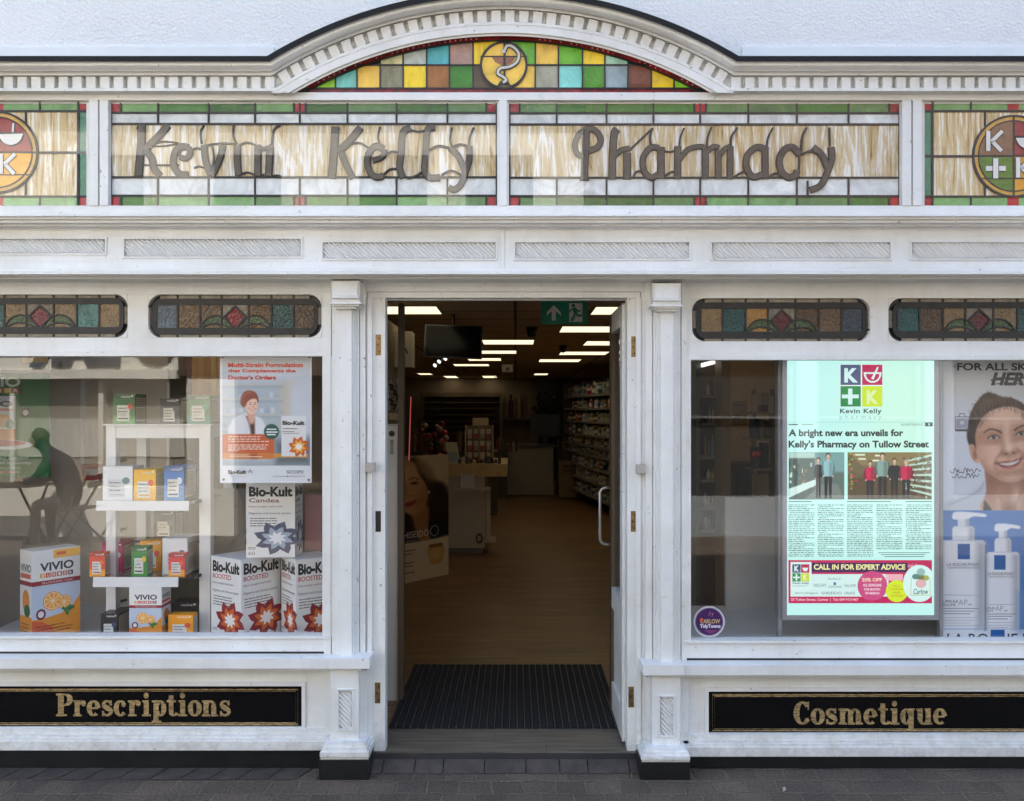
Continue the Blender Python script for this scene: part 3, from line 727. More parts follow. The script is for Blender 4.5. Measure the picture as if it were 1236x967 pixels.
TC = dict(amb=L(150, 122, 78), amb2=L(120, 88, 45), dk=L(96, 68, 32), gold=L(190, 140, 60), teal=L(22, 84, 80), tealx=L(80, 140, 132), blue=L(95, 112, 122), dkblue=L(52, 68, 80), brown=L(118, 88, 52), grey=L(150, 140, 118), green=L(78, 98, 52), red=L(105, 14, 16))
TC = {k: tuple(c * .5 for c in v) for k, v in TC.items()}
def transom(x0, x1, y0, y1, cols, bright):
    e = empty('transom_light', (0, 0, 0)); e.parent = shop
    Y = .018; pl = MB(plane_map(Y)); c_ = MB(plane_map(Y)); w, hh = x1 - x0, y1 - y0
    U = lambda f_: x0 + f_ * w
    fx = [.047, .17, .30, .425, .58, .712, .84, .96]
    ya, yb_ = y0 + .25 * hh, y1 - .18 * hh
    ring = lambda i, n_=6: [(q[0], q[1]) for cx_, cy_, a in ((x1 - 15 - i, y0 + 16 + i, 0), (x0 + 15 + i, y0 + 16 + i, 90), (x0 + 15 + i, y1 - 14 - i, 180), (x1 - 15 - i, y1 - 14 - i, 270)) for q in arc(cx_, cy_, 10.5, 10.5, a, a + 90, n_)]
    pl.poly(ring(0), L(40, 40, 38), .0004)
    for i in range(7):
        col = TC[cols[i]]
        pl.rect(U(fx[i]), ya, U(fx[i + 1]), yb_, col, .0012)
    for q in (.10, .235, .365, .5, .635, .77, .89):               # outer strips of glass beyond the lead band
        pass
    pl.rect(U(.07), y0 - .5, U(.93), y0 + 5.4, tuple(c * 1.3 for c in TC['grey']), .0008); pl.rect(U(.07), y1 - 3.6, U(.93), y1 + .5, tuple(c * 1.3 for c in TC['grey']), .0008)
    pl.rect(x0 + .5, y0 + .3 * hh, x0 + 5, y1 - .3 * hh, TC['grey'], .0008); pl.rect(x1 - 5, y0 + .3 * hh, x1 - .5, y1 - .3 * hh, TC['grey'], .0008)
    k = lambda pts, ww=1.9, h=.0045, cl=False: c_.stroke(pts, ww, h=h, base=-.001, closed=cl)
    rp = [(U(f_), v) for f_, v in ()]
    k(ring(2.0), 4.6, .005, True)
    k([(U(.05), y0 + .21 * hh), (U(.95), y0 + .21 * hh)], 3.5, .0052); k([(U(.05), y1 - .17 * hh), (U(.95), y1 - .17 * hh)], 5.5, .0053)
    for f_ in fx: k([(U(f_), y0 + .18 * hh), (U(f_), y1 - .15 * hh)], 2.0, .0048)
    for f_ in fx[1:-1]: k([(U(f_), y0), (U(f_), y0 + 6)], 2.4, .0046); k([(U(f_), y1 - 6), (U(f_), y1)], 2.4, .0046)
    cx_ = U(.503); cy_ = (ya + yb_) / 2
    dm = [(cx_, cy_ - 13.5), (cx_ + 13.5, cy_ - .5), (cx_, cy_ + 14.5), (cx_ - 13.5, cy_ - .5)]
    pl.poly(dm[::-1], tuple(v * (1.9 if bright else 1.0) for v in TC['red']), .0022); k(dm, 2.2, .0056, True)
    for s_ in (-1, 1):
        a = catmull([(cx_ + s_ * 44, yb_), (cx_ + s_ * 36, yb_ - 12), (cx_ + s_ * 24, yb_ - 17), (cx_ + s_ * 10, yb_ - 14)], 5)
        b = catmull([(cx_ + s_ * 44, yb_), (cx_ + s_ * 30, yb_ - 7), (cx_ + s_ * 16, yb_ - 6), (cx_ + s_ * 3, yb_)], 5)
        pl.poly(a + b[::-1], TC['green'], .0018); k(a, 1.7, .0058); k(b, 1.7, .0057)
    pl.build('coloured_glass', M['hammer'], e); c_.build('lead_came', M['came'], e)
    mb = MB(); mb.pbox(x0 - 2, y0 - 2, x1 + 2, y1 + 2, .03, .05); mb.build('backing_board', M['dark'], e)
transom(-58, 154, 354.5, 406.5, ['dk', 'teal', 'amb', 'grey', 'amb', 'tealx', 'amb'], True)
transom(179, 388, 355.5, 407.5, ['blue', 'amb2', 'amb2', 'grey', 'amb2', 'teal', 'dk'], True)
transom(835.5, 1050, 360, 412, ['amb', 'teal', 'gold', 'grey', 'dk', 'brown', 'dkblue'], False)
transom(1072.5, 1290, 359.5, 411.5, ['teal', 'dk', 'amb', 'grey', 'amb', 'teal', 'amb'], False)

# ---- shop windows
def shop_window(xa, xb, yt, yb, inner, ysill):
    e = empty('shop_window', (0, 0, 0)); e.parent = shop
    mb = MB(); L0, L1 = xa, xb
    mb.pbox(L0 - 8, yt - 6, L1 + 8, yt, -.012, .05)
    mb.pbox(L0 - 8, yb, L1 + 8, yb + 3.5, -.020, .05); mb.pbox(L0 - 8, yb + 3.6, L1 + 8, ysill - 2, -.012, .05)
    mb.pbox(L0 - 12, yt, L0, yb, -.012, .05); mb.pbox(L1, yt, L1 + 12, yb, -.012, .05)
    mb.build('window_frame', M['paint'], e)
    g_ = MB(plane_map(.035)); g_.rect(L0 - 2, yt - 2, L1 + 2, yb + 2); g_.build('glass_pane', M['glass'], e)
    z = .50
    mb = MB(); mb.box(X(L0 - 6), X(L1 + 6), .052, .98, z - .03, z); mb.build('display_deck', M['paint_in'], e)
    return e
win_l = shop_window(-72, 389, 430, 768, None, 794)
win_r = shop_window(834, 1318, 434.5, 773.5, None, 802)

# ---- projecting sills, stallrisers, name boards
def stall(xa, xb, ys, sx0, sx1, sy0, sy1, ym, yp, word, tx, lab):
    e = empty('stallriser', (0, 0, 0)); e.parent = shop
    mb = MB(); mb.pbox(xa, ys + 4, xb, ys + 16.5, -.085, .05); mb.pbox(xa, ys + 16.6, xb, ys + 19, -.06, .05)
    mb.build('window_sill', M['paint'], e)
    mb = MB(); mb.pbox(xa + 4, ys - 4.4, xb - 1, ys - 2.0, -.0135, .02); mb.build('shaded_joint_strip', M['dark'], e)  # dark strip laid on for the shade in the gap above the sill
    mb = MB()
    mb.pbox(xa, ys + 17, xb, sy0 - 5, .0, .06); mb.pbox(xa, sy1 + 5, xb, ym + 3, .0, .06)
    mb.pbox(xa, sy0 - 5, sx0 - 5, sy1 + 5, .0, .06); mb.pbox(sx1 + 5, sy0 - 5, xb, sy1 + 5, .0, .06)
    framed(mb, sx0 - .5, sy0 - .5, sx1 + .5, sy1 + .5, .004, 4.6, .014)
    mb.pbox(xa, ym, xb, ym + 7, -.018, .05); mb.pbox(xa, ym + 7.2, xb, ym + 11, -.030, .05); mb.pbox(xa, ym + 11.2, xb, ym + 15, -.038, .05); mb.pbox(xa, ym + 15.2, xb, yp, -.046, .05)
    mb.build('panelling', M['paint'], e)
    mb = MB(); mb.box(X(xa), X(xb), -.028, .05, -.03, Z(yp, -.028)); mb.build('black_plinth', M['black'], e)
    mb = MB(); mb.pbox(sx0 - 1, sy0 - 1, sx1 + 1, sy1 + 1, .012, .05); bd = mb.build('sign_board', M['signblack'], e)
    t = MB(plane_map(.012))
    for i_, w_ in ((4.0, 1.1), (6.4, .55)):
        t.stroke([(sx0 + i_, sy0 + i_ * .8), (sx1 - i_, sy0 + i_ * .8), (sx1 - i_, sy1 - i_ * .8), (sx0 + i_, sy1 - i_ * .8)], w_, h=.001, closed=True)
    slab_word(t, word, *tx)
    t.build('gilt_lettering', M['gold'], e)
    return e

# Clarendon-like letters drawn stroke by stroke; x-height 1, cap 1.42
TK, TN, SH = .33, .13, .13
def slab_glyph(ch):
    s_ = []                                                        # strokes: points (y up), widths
    bar = lambda x0, x1, y, t=SH: s_.append(([(x0, y), (x1, y)], [t, t]))
    stem = lambda x, y0, y1, t=TK: s_.append(([(x, y0), (x, y1)], [t, t]))
    def bowl(cx, cy, rx, ry, a0, a1, n=22, th=TK, tn=TN):
        p, w = [], []
        for i in range(n + 1):
            a = R(a0 + (a1 - a0) * i / n); p.append((cx + rx * math.cos(a), cy + ry * math.sin(a))); w.append(tn + (th - tn) * abs(math.cos(a)) ** 1.3)
        s_.append((p, w))
    ball = lambda x, y, r_=.14: s_.append(('disc', x, y, r_))
    h = SH / 2
    if ch == 'P':
        stem(.36, 0, 1.42, .38); bar(.02, .78, h); bar(.02, .6, 1.42 - h); bowl(.66, 1.04, .34, .31, 90, -90, th=.36); bar(.36, .68, 1.42 - h); bar(.36, .68, .70, .12); adv = 1.2
    elif ch == 'r':
        stem(.3, 0, 1, TK); bar(.02, .62, h); bar(.02, .32, 1 - h); bowl(.62, .66, .2, .29, 165, 55, th=.2); ball(.74, .80, .17); adv = .98
    elif ch == 'e':
        bowl(.46, .5, .30, .435, 2, 312); bar(.3, .78, .50, .12); adv = .98
    elif ch == 's':
        p = catmull([(.70, .70), (.58, .90), (.40, .93), (.22, .86), (.18, .72), (.28, .60), (.45, .51), (.62, .41), (.70, .27), (.60, .12), (.42, .065), (.22, .12), (.12, .32)], 4)
        s_.append((p, [.14 + .20 * math.exp(-((i / (len(p) - 1) - .5) / .2) ** 2) for i in range(len(p))])); bar(.645, .745, .84, .33); bar(.075, .175, .17, .34); adv = .90
    elif ch == 'c':
        bowl(.47, .5, .31, .435, 50, 322); ball(.68, .74, .155); adv = .96
    elif ch == 'i':
        stem(.32, 0, 1); bar(.02, .64, h); bar(.04, .32, 1 - h); ball(.31, 1.29, .175); adv = .70
    elif ch == 'p':
        stem(.30, -.40, 1); bar(.0, .66, -.40 + h); bar(.0, .3, 1 - h); bowl(.60, .5, .25, .435, 150, -150); adv = 1.04
    elif ch == 'q':
        stem(.74, -.40, 1); bar(.40, 1.04, -.40 + h); bar(.74, .98, 1 - h); bowl(.42, .5, .25, .435, 30, 330); adv = 1.08
    elif ch == 't':
        stem(.32, .2, 1.3, .30); bar(.0, .66, 1 - h); bowl(.53, .26, .22, .195, 180, 345, th=.28); s_.append(([(.1, .95), (.38, 1.3)], [.1, .1])); adv = .80
    elif ch == 'o': bowl(.47, .5, .31, .435, 0, 360, 30); adv = .97
    elif ch in 'nm':
        stem(.28, 0, 1); bar(.0, .58, h); bar(.0, .3, 1 - h); bowl(.58, .62, .24, .315, 165, 0, th=.26); stem(.82, 0, .66); bar(.64, 1.12, h); adv = 1.18
        if ch == 'm': bowl(1.12, .62, .24, .315, 165, 0, th=.26); stem(1.36, 0, .66); bar(1.18, 1.66, h); adv = 1.72
    elif ch == 'u':
        stem(.27, .34, 1); bar(.0, .3, 1 - h); bowl(.52, .36, .25, .30, 180, 345, th=.26); stem(.82, 0, 1); bar(.58, .84, 1 - h); bar(.82, 1.1, h); adv = 1.16
    elif ch == 'C':
        bowl(.6, .71, .42, .645, 40, 325, th=.38, tn=.14); bar(.93, 1.03, 1.15, .52); bowl(.55, .5, .42, .43, -70, -10, th=.12, tn=.12); adv = 1.16
    return s_, adv
def slab_word(mb, word, x0, x1, ybase, xh):
    tot = sum(slab_glyph(c)[1] for c in word); kx = (x1 - x0) / tot; ky = xh; x = x0; lay = .0016
    for c in word:
        st_, adv = slab_glyph(c)
        for s_ in st_:
            lay += .00002
            if s_[0] == 'disc': mb.disc(x + s_[1] * kx, ybase - s_[2] * ky, s_[3] * kx, s_[3] * ky * 1.05, h=lay, n=18)
            else: mb.stroke([(x + a * kx, ybase - b * ky) for a, b in s_[0]], [w_ * (kx + ky) / 2 for w_ in s_[1]], h=lay)
        x += adv * kx
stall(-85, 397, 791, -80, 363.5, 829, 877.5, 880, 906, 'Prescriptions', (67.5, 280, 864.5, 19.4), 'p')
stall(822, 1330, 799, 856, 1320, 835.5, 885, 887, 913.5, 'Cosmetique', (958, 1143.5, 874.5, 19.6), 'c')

# ---- pilasters
def pilaster(x0, x1, ycap0, ycap1, ysill, yped1, yb0, yb1, yp1, inward):
    """x0..x1 the capital block's sides as seen; stepped shaft, wrapped sill, panelled pedestal, moulded base, black plinth."""
    e = empty('pilaster', (0, 0, 0)); e.parent = shop
    w = x1 - x0; cx = (x0 + x1) / 2
    mb = MB(); Yc = -.105
    mb.pbox(x0, ycap0, x1, ycap0 + w * .75, Yc, .0); mb.pbox(x0 + 2.5, ycap0 + 2, x1 - 2.5, ycap0 + 18.5, Yc - .010, Yc + .002)
    mb.pbox(x0 + 1, ycap0 + 18.7, x1 - 1, ycap0 + 21, Yc - .017, Yc + .002)
    mb.pbox(x0 - 2, ycap0 + w * .75, x1 + 2, ycap0 + w * .75 + 2.6, Yc - .012, .0); mb.pbox(x0 + 1, ycap0 + w * .75 + 2.7, x1 - 1, ycap0 + w * .75 + 5, Yc - .002, .0); mb.pbox(x0 + 4.5, ycap0 + w * .75 + 5.1, x1 - 4.5, ycap0 + w * .75 + 8.2, Yc + .012, .0)
    mb.build('capital', M['paint'], e)
    mb = MB(); yt = ycap0 + w * .75 + 4; yb = ysill + 4
    for a, Y in ((16.5, -.022), (13.2, -.036), (10.6, -.050), (7.6, -.066)): mb.pbox(cx - a, yt, cx + a, yb, Y, .0)
    mb.pbox(x0 - 9, yt - 34, x0 - .5, yb + 6, -.0155, .05); mb.pbox(x1 + .5, yt - 34, x1 + 7, yb + 6, -.0155, .05)
    mb.build('shaft', M['paint'], e)
    mb = MB(); mb.pbox(x0 - 4 - (8 if inward < 0 else 0), ysill + 4.2, x1 + 4 + (8 if inward > 0 else 0), ysill + 16.6, -.118, .0); mb.pbox(x0 - 2, ysill + 16.7, x1 + 2, ysill + 19, -.09, .0)
    mb.build('sill_block', M['paint'], e)
    mb = MB(); Yp = -.085; a, b = x0 - 1, x1 - 1; pa, pb = cx - 9, cx + 8.5; py0, py1 = ysill + 42, ysill + 90
    mb.pbox(a, ysill + 18.5, b, py0, Yp, .0); mb.pbox(a, py1, b, yb0 + 2, Yp, .0); mb.pbox(a, py0, pa, py1, Yp, .0); mb.pbox(pb, py0, b, py1, Yp, .0)
    mb.pbox(pa, py0, pb, py1, Yp + .012, .0); rd_ = MB(); reeded(rd_, pa + 1, py0 + 1, pb - 1, py1 - 1, Yp + .0118, 5.6, .0105); rd_.build('reeding', M['reed'], e); framed(mb, pa + .8, py0 + .8, pb - .8, py1 - .8, Yp, 2.0, .006)
    mb.pbox(a - 7, ysill + 18, a + 1, yb0 + 8, -.02, .05); mb.pbox(b - 1, ysill + 18, b + 10, yb0 + 8, -.03, .05)
    mb.build('pedestal', M['paint'], e)
    mb = MB(); h = yb1 - yb0
    mb.pbox(a - 8, yb0, b + 8, yb0 + h * .28, -.125, .0); mb.pbox(a - 10, yb0 + h * .3, b + 10, yb0 + h * .55, -.140, .0); mb.pbox(a - 13, yb0 + h * .57, b + 12, yb0 + h * .85, -.152, .0); mb.pbox(a - 12, yb0 + h * .86, b + 11.5, yb1, -.145, .0)
    mb.build('base_moulding', M['paint'], e)
    mb = MB(); mb.box(X(a - 14, -.15), X(b + 12, -.15), -.150, .0, -.03, Z(yb1 + .3, -.15)); mb.build('black_plinth', M['black'], e)
    return e
pilaster(400, 434, 339, 372, 791, 905, 897, 917, 938, 1)
pilaster(788, 822, 342, 377, 799, 907, 903.5, 920, 936, -1)
pilaster(-132, -98, 339, 372, 791, 905, 897, 917, 938, 1)
pilaster(1342, 1376, 342, 377, 799, 907, 903.5, 920, 936, -1)

# ---- doorway
YD = .02
mb = MB(); mb.pbox(393, 325, 437, 932, .036, .09); mb.build('gap_backing', M['paint'], shop)  # this and the next: backing boxes added to cover gaps beside the pilasters
mb = MB(); mb.pbox(783, 325, 830, 932, .036, .09); mb.build('gap_backing', M['paint'], shop)
mb = MB()
mb.pbox(436, 336, 783, 352, .004, .10); mb.pbox(444, 352, 773, 359.5, .014, .10)                         # head, two steps
mb.pbox(436, 352, 443, 902, .004, .10); mb.pbox(443.2, 359.5, 449, 930, -.006, .10); mb.pbox(449.2, 359.5, 465, 907, .018, .085)
mb.pbox(774, 352, 783, 902, .004, .10); mb.pbox(768, 359.5, 773.8, 920, -.006, .10); mb.pbox(757, 359.5, 767.8, 907, .018, .085)
mb.pbox(449, 359.5, 768, 362.5, .06, .085)
dfr = mb.build('door_frame', M['paint'], shop)
def screws(px, ys, m_):
    m_.mp = plane_map(.0165)
    for k in range(3): m_.disc(px + (2.4 if k % 2 else 4.2), ys + 4.5 + k * 8, 1.15, None, (.03, .02, .015), .0008, 10, mi=1)
for px, ys in ((453.5, 404), (453.2, 617)):
    mb = MB(); mb.pbox(px, ys, px + 6.5, ys + 25, .0165, .03); screws(px, ys, mb); mb.build('hinge_plate', [M['brass'] if ys == 404 else M['dark'], M['print']], dfr)
for px, ys in ((452.5, 824), (762, 406), (761.5, 617), (758.5, 829)):
    mb = MB(); mb.pbox(px, ys, px + 6.5, ys + 25, .0165, .03); screws(px, ys, mb); mb.build('hinge_plate', [M['brass'], M['print']], dfr)
for px, py in ((446.5, 564), (774, 566)):
    mb = MB(); mb.pbox(px - 5.5, py - 5, px + 5.5, py + 5.5, -.035, .0); mb.build('door_stop', M['steel'], dfr)
mb = MB(); mb.box(X(436), X(783), -.006, .30, -.03, .06 - .004); mb.build('threshold_step', basic('dark_step_stone', (.03, .03, .032), .6, var=.3), shop)
# threshold boards
mt, tt, oo = nt('grey_oak_boards'); b_ = N(tt, 'BsdfPrincipled', Roughness=.45); g_ = N(tt, 'NewGeometry'); mp_ = N(tt, 'Mapping'); mp_.inputs['Scale'].default_value = (1.2, 16, 16); tt.links.new(g_.outputs['Position'], mp_.inputs[0])
n_ = N(tt, 'TexNoise', Scale=3.0, Detail=6.0, Distortion=.6); tt.links.new(mp_.outputs[0], n_.inputs['Vector']); r_ = ramp(tt, n_.outputs[0], .3, (.075, .062, .045), .7, (.19, .165, .13)); tt.links.new(r_.outputs[0], b_.inputs['Base Color']); tt.links.new(b_.outputs[0], oo.inputs[0])
mb = MB()
for (xa, xb, ya, yb) in ((-.64, .14, .004, .13), (.142, .56, .004, .13), (-.64, -.10, .132, .262), (-.098, .56, .132, .262)): mb.box(xa, xb, ya, yb, .03, .0605)
mb.build('threshold_boards', mt, shop)

# ---- the two door leaves, folded back inside
def leaf(px, side):
    x = X(px, .06); e = empty('door', (0, 0, 0)); e.parent = shop
    y0, y1 = .09, .62; t = .045; xa, xb = (x, x + t) if side > 0 else (x - t, x); z0, z1 = .075, Z(365, .06)
    mb = MB(); mb.box(xa, xb, y0, y0 + .09, z0, z1); mb.box(xa, xb, y0 + .09, y1 - .09, z1 - .1, z1)
    mb.box(xa, xb, y0 + .09, y1 - .09, z0, z0 + .14); mb.box(xa, xb, y0 + .09, y1 - .09, z0 + .52, z0 + .62); mb.box(xa + .012, xb - .012, y0 + .09, y1 - .09, z0 + .14, z0 + .52)
    mb.build('stile_and_rails', M['paint'], e)
    mb = MB(); mb.box(xa - .001, xb + .001, y1 - .09, y1, z0, z1); mb.build('meeting_stile', basic('brown_stile', (.10, .07, .045), .5), e)
    mb = MB(); mb.box((xa + xb) / 2 - .004, (xa + xb) / 2 + .004, y0 + .09, y1 - .09, z0 + .62, z1 - .1); mb.build('glass_pane', M['clear'], e)
    if side > 0:
        mb = MB(); yh = y1 - .045; za, zb = Z(657, yh), Z(589, yh); q = xa; r_ = .045
        pts = [(q, yh, za)] + [(q - .055 + .02 * math.cos(R(a)) - .0, yh, za + .02 - .02 * math.sin(R(a))) for a in ()] + [(q - .03, yh, za), (q - .045, yh, za + .006), (q - .055, yh, za + .022), (q - .055, yh, zb - .022), (q - .045, yh, zb - .006), (q - .03, yh, zb), (q, yh, zb)]
        mb.tube(pts, .0085, 12); mb.build('handle', M['steel'], e, True)
leaf(752, 1)
mb = MB(); mb.pbox(480.5, 366, 487, 846, .68, .74); mb.build('door_post', basic('dark_brown_post', (.085, .06, .035), .5), shop)
# ================================================================== street
def mat_paving():
    m, t, out = nt('street_paving'); l = t.links.new
    b = N(t, 'BsdfPrincipled', Roughness=.75); g = N(t, 'NewGeometry')
    mp = N(t, 'Mapping'); mp.inputs['Rotation'].default_value = (0, 0, R(0)); l(g.outputs['Position'], mp.inputs[0])
    nz = N(t, 'TexNoise', Scale=5.0, Detail=4.0); l(g.outputs['Position'], nz.inputs['Vector'])
    mv = N(t, 'VectorMath', operation='MULTIPLY_ADD'); l(nz.outputs['Color'], mv.inputs[0]); mv.inputs[1].default_value = (.07, .07, 0); l(mp.outputs[0], mv.inputs[2])
    br = N(t, 'TexBrick'); l(mv.outputs[0], br.inputs['Vector'])
    for k, v in (('Scale', 1.0), ('Mortar Size', .009), ('Mortar Smooth', .9), ('Bias', 0.0), ('Brick Width', .135), ('Row Height', .125)): br.inputs[k].default_value = v
    br.inputs['Color1'].default_value = (.135, .108, .083, 1); br.inputs['Color2'].default_value = (.095, .077, .060, 1); br.inputs['Mortar'].default_value = (.165, .135, .10, 1)
    n2 = N(t, 'TexNoise', Scale=90.0, Detail=7.0, Roughness=.75); l(g.outputs['Position'], n2.inputs['Vector'])
    r2 = ramp(t, n2.outputs[0], .33, (.35, .35, .35), .68, (1.9, 1.85, 1.8)); c = mixc(t, 1.0, br.outputs['Color'], r2.outputs[0], 'MULTIPLY')
    n3 = N(t, 'TexNoise', Scale=3.0, Detail=4.0); l(g.outputs['Position'], n3.inputs['Vector']); r3 = ramp(t, n3.outputs[0], .35, (.8, .8, .82), .65, (1.15, 1.12, 1.08)); c = mixc(t, 1.0, c, r3.outputs[0], 'MULTIPLY')
    l(c, b.inputs['Base Color'])
    ad = N(t, 'Math', operation='MULTIPLY_ADD'); l(br.outputs['Fac'], ad.inputs[0]); ad.inputs[1].default_value = -.9; l(n2.outputs[0], ad.inputs[2])
    bp = N(t, 'Bump', Strength=1.0, Distance=.014); l(ad.outputs[0], bp.inputs['Height']); l(bp.outputs[0], b.inputs['Normal']); l(b.outputs[0], out.inputs[0]); return m
mb = MB(); mb.box(-60, 60, -60, .06, -.2, 0.0); tag(mb.build('street_paving', mat_paving()), kind='structure')
# dressed kerb flags along the foot of the shop
mk = basic('dressed_flagstone', (.068, .056, .046), .7, var=.4, scale=14, bump=1.0, bscale=60, edge=.004)
mb = MB(); x = -3.2
while x < -1.0:
    q = .13 + random.uniform(-.01, .01); mb.add([(x, -.03, .004), (x + q - .008, -.03, .004), (x + q - .05, -.155, .004), (x - .042, -.155, .004)], [(3, 2, 1, 0)]); x += q
x = -.70
while x < .59:
    q = .135 + random.uniform(-.03, .05); q = min(q, .62 - x); mb.add([(x, -.009, .034), (x + q - .004, -.009, .034), (x + q - .004, -.088, .003), (x, -.088, .003)], [(3, 2, 1, 0)]); x += q
tag(mb.build('kerb_flags', mk), kind='structure')

# ---- the far side of the street, seen in the window panes
cream = basic('cream_wall_paint', (.80, .76, .66), .7, var=.08, scale=2)
YO = -7.2
cafe = empty('cafe_building', (-4, YO, 0), 'cream painted cafe front across the street with dark sign letters, mirrored in the panes', 'building')
mb = MB(); mb.box(-9, .85, YO - .3, YO, 3.0, 5.2); mb.box(-9, -4.3, YO - .3, YO, 2.05, 3.0); mb.box(-9, -3.6, YO - .3, YO, -.02, .62); mb.box(-9, -7.6, YO - .3, YO, .62, 2.05); mb.box(-4.2, -3.6, YO - .3, YO, .62, 2.05); mb.box(.45, .85, YO - .3, YO, .62, 2.05)
mb.box(-9, -4.3, YO - .02, YO + .09, 2.0, 2.12)
mb.build('wall', cream, cafe)
mb = MB(); mb.box(-4.3, .85, YO - .3, YO + .04, 2.05, 3.0); mb.build('timber_fascia', basic('brown_timber_fascia', (.10, .065, .04), .6, var=.3), cafe)
mb = MB(); mb.box(-9, .85, YO - 5, YO - .3, -.02, 5.2); mb.build('rear_mass', basic('taupe_shade', (.30, .27, .22), .8), cafe)
mb = MB(); mb.add([(-9.2, YO + .12, 5.2), (.86, YO + .12, 5.2), (.86, YO - 4, 8.6), (-9.2, YO - 4, 8.6), (-9.2, YO - 8, 5.2), (.86, YO - 8, 5.2)], [(0, 1, 2, 3), (3, 2, 5, 4), (0, 3, 4), (1, 5, 2), (0, 4, 5, 1)]); mb.build('roof', basic('slate_roof', (.035, .036, .04), .7, var=.3), cafe)
for a in (-6.9, -5.0, -3.3, -1.5, -.2):
    mb = MB(); mb.box(a - .42, a + .42, YO - .02, YO + .012, 3.15, 4.75); f = mb.build('window', basic('dark_upper_pane', (.03, .033, .04), .08), cafe)
    mb = MB(); mb.box(a - .5, a - .42, YO - .02, YO + .05, 3.08, 4.83); mb.box(a + .42, a + .5, YO - .02, YO + .05, 3.08, 4.83); mb.box(a - .42, a + .42, YO - .02, YO + .05, 4.75, 4.83); mb.box(a - .42, a + .42, YO - .02, YO + .08, 3.05, 3.15); mb.box(a - .42, a + .42, YO - .01, YO + .03, 3.93, 3.98); mb.build('frame', basic('white_sash', (.78, .77, .74), .5), f)
mb = MB(); mb.box(-3.6, .45, YO - .28, YO - .25, -.02, 2.05); f = mb.build('entrance', basic('dark_open_entrance', (.018, .016, .014), .5), cafe)
for q in (-3.6, -2.2, -1.0, .39):
    mb = MB(); mb.box(q, q + .06, YO - .25, YO - .16, .0, 2.05); mb.build('post', basic('brown_post', (.12, .09, .06), .5), f)
for a, b in ((-7.6, -4.2),):
    mb = MB(); mb.box(a, b, YO - .2, YO - .17, .62, 2.05); f = mb.build('window', basic('dim_window', (.34, .31, .25), .3, var=.3, scale=2), cafe)
    mb = MB(); mb.box(a + .1, b - .1, YO - .165, YO - .15, 1.0, 1.5); mb.build('half_curtain', basic('net_curtain', (.6, .57, .5), .8, var=.25, scale=9, stretch=(3, 1, .2)), f)
    mb = MB(); 
    for q in np.linspace(a, b, 4): mb.box(q - .03, q + .03, YO - .17, YO - .05, .62, 2.05)
    mb.build('frame', cream, f)
mb = MB(lambda u, v, h=0: Vector((u, YO + .03 + h, v)))
for i in range(1):
    mb.text('BAR', -5.05, 2.76, -6.2, 2.15, h=.02, bold=.06)
mb.v = [(x, y, z) for x, y, z in mb.v]
mb.build('sign_lettering', basic('slate_letters', (.10, .105, .11), .5), cafe)
mb = MB(lambda u, v, h=0: Vector((u, YO + .03 + h, v)))
pts = []
for k in range(48):
    a = 2 * math.pi * k / 48; r_ = .26 if k % 2 else .235; pts.append((-4.6 + r_ * math.cos(a), 2.42 + r_ * math.sin(a)))
mb.poly(pts, h=.01); mb.build('badge', basic('brown_badge', (.16, .11, .07), .5), cafe)

def mat_brick():
    m, t, out = nt('red_brick'); l = t.links.new
    b = N(t, 'BsdfPrincipled', Roughness=.8); g = N(t, 'NewGeometry'); cx = N(t, 'SeparateXYZ'); l(g.outputs['Position'], cx.inputs[0])
    cb = N(t, 'CombineXYZ'); l(cx.outputs[0], cb.inputs[0]); l(cx.outputs[2], cb.inputs[1])
    br = N(t, 'TexBrick'); l(cb.outputs[0], br.inputs['Vector'])
    for k, v in (('Scale', 1.0), ('Mortar Size', .008), ('Brick Width', .225), ('Row Height', .075)): br.inputs[k].default_value = v
    br.inputs['Color1'].default_value = (.13, .085, .065, 1); br.inputs['Color2'].default_value = (.095, .062, .05, 1); br.inputs['Mortar'].default_value = (.19, .175, .16, 1)
    l(br.outputs[0], b.inputs['Base Color']); l(b.outputs[0], out.inputs[0]); return m
brick = empty('brick_building', (4, YO, 0), 'red brick building with tall dark windows across the street, mirrored in the panes', 'building')
mb = MB(); wins = [(1.2, 3.6), (3.85, 5.25), (5.6, 8.2)]
mb.box(.87, 9, YO - .3, YO + .01, 2.9, 5.6); mb.build('wall', mat_brick(), brick); mb = MB(); mb.box(.87, 9, YO - .3, YO + .03, 2.3, 2.9); mb.box(.87, 9, YO - .3, YO + .01, -.02, .5)
e_ = [.87] + [v for w in wins for v in w] + [9]
for i in range(0, len(e_), 2): mb.box(e_[i], e_[i + 1], YO - .3, YO + .01, .5, 2.3)
mb.build('shop_surround', basic('grey_shop_paint', (.30, .32, .33), .5), brick)
mb = MB(); mb.box(.86, 9, YO - 5, YO - .31, -.02, 5.6); mb.build('rear_mass', basic('brown_shade', (.12, .09, .07), .8), brick)
mb = MB(); mb.add([(.88, YO + .12, 5.6), (9.2, YO + .12, 5.6), (9.2, YO - 4, 8.8), (.88, YO - 4, 8.8), (.88, YO - 8, 5.6), (9.2, YO - 8, 5.6)], [(0, 1, 2, 3), (3, 2, 5, 4), (0, 3, 4), (1, 5, 2), (0, 4, 5, 1)]); mb.build('roof', bpy.data.materials['slate_roof'], brick)
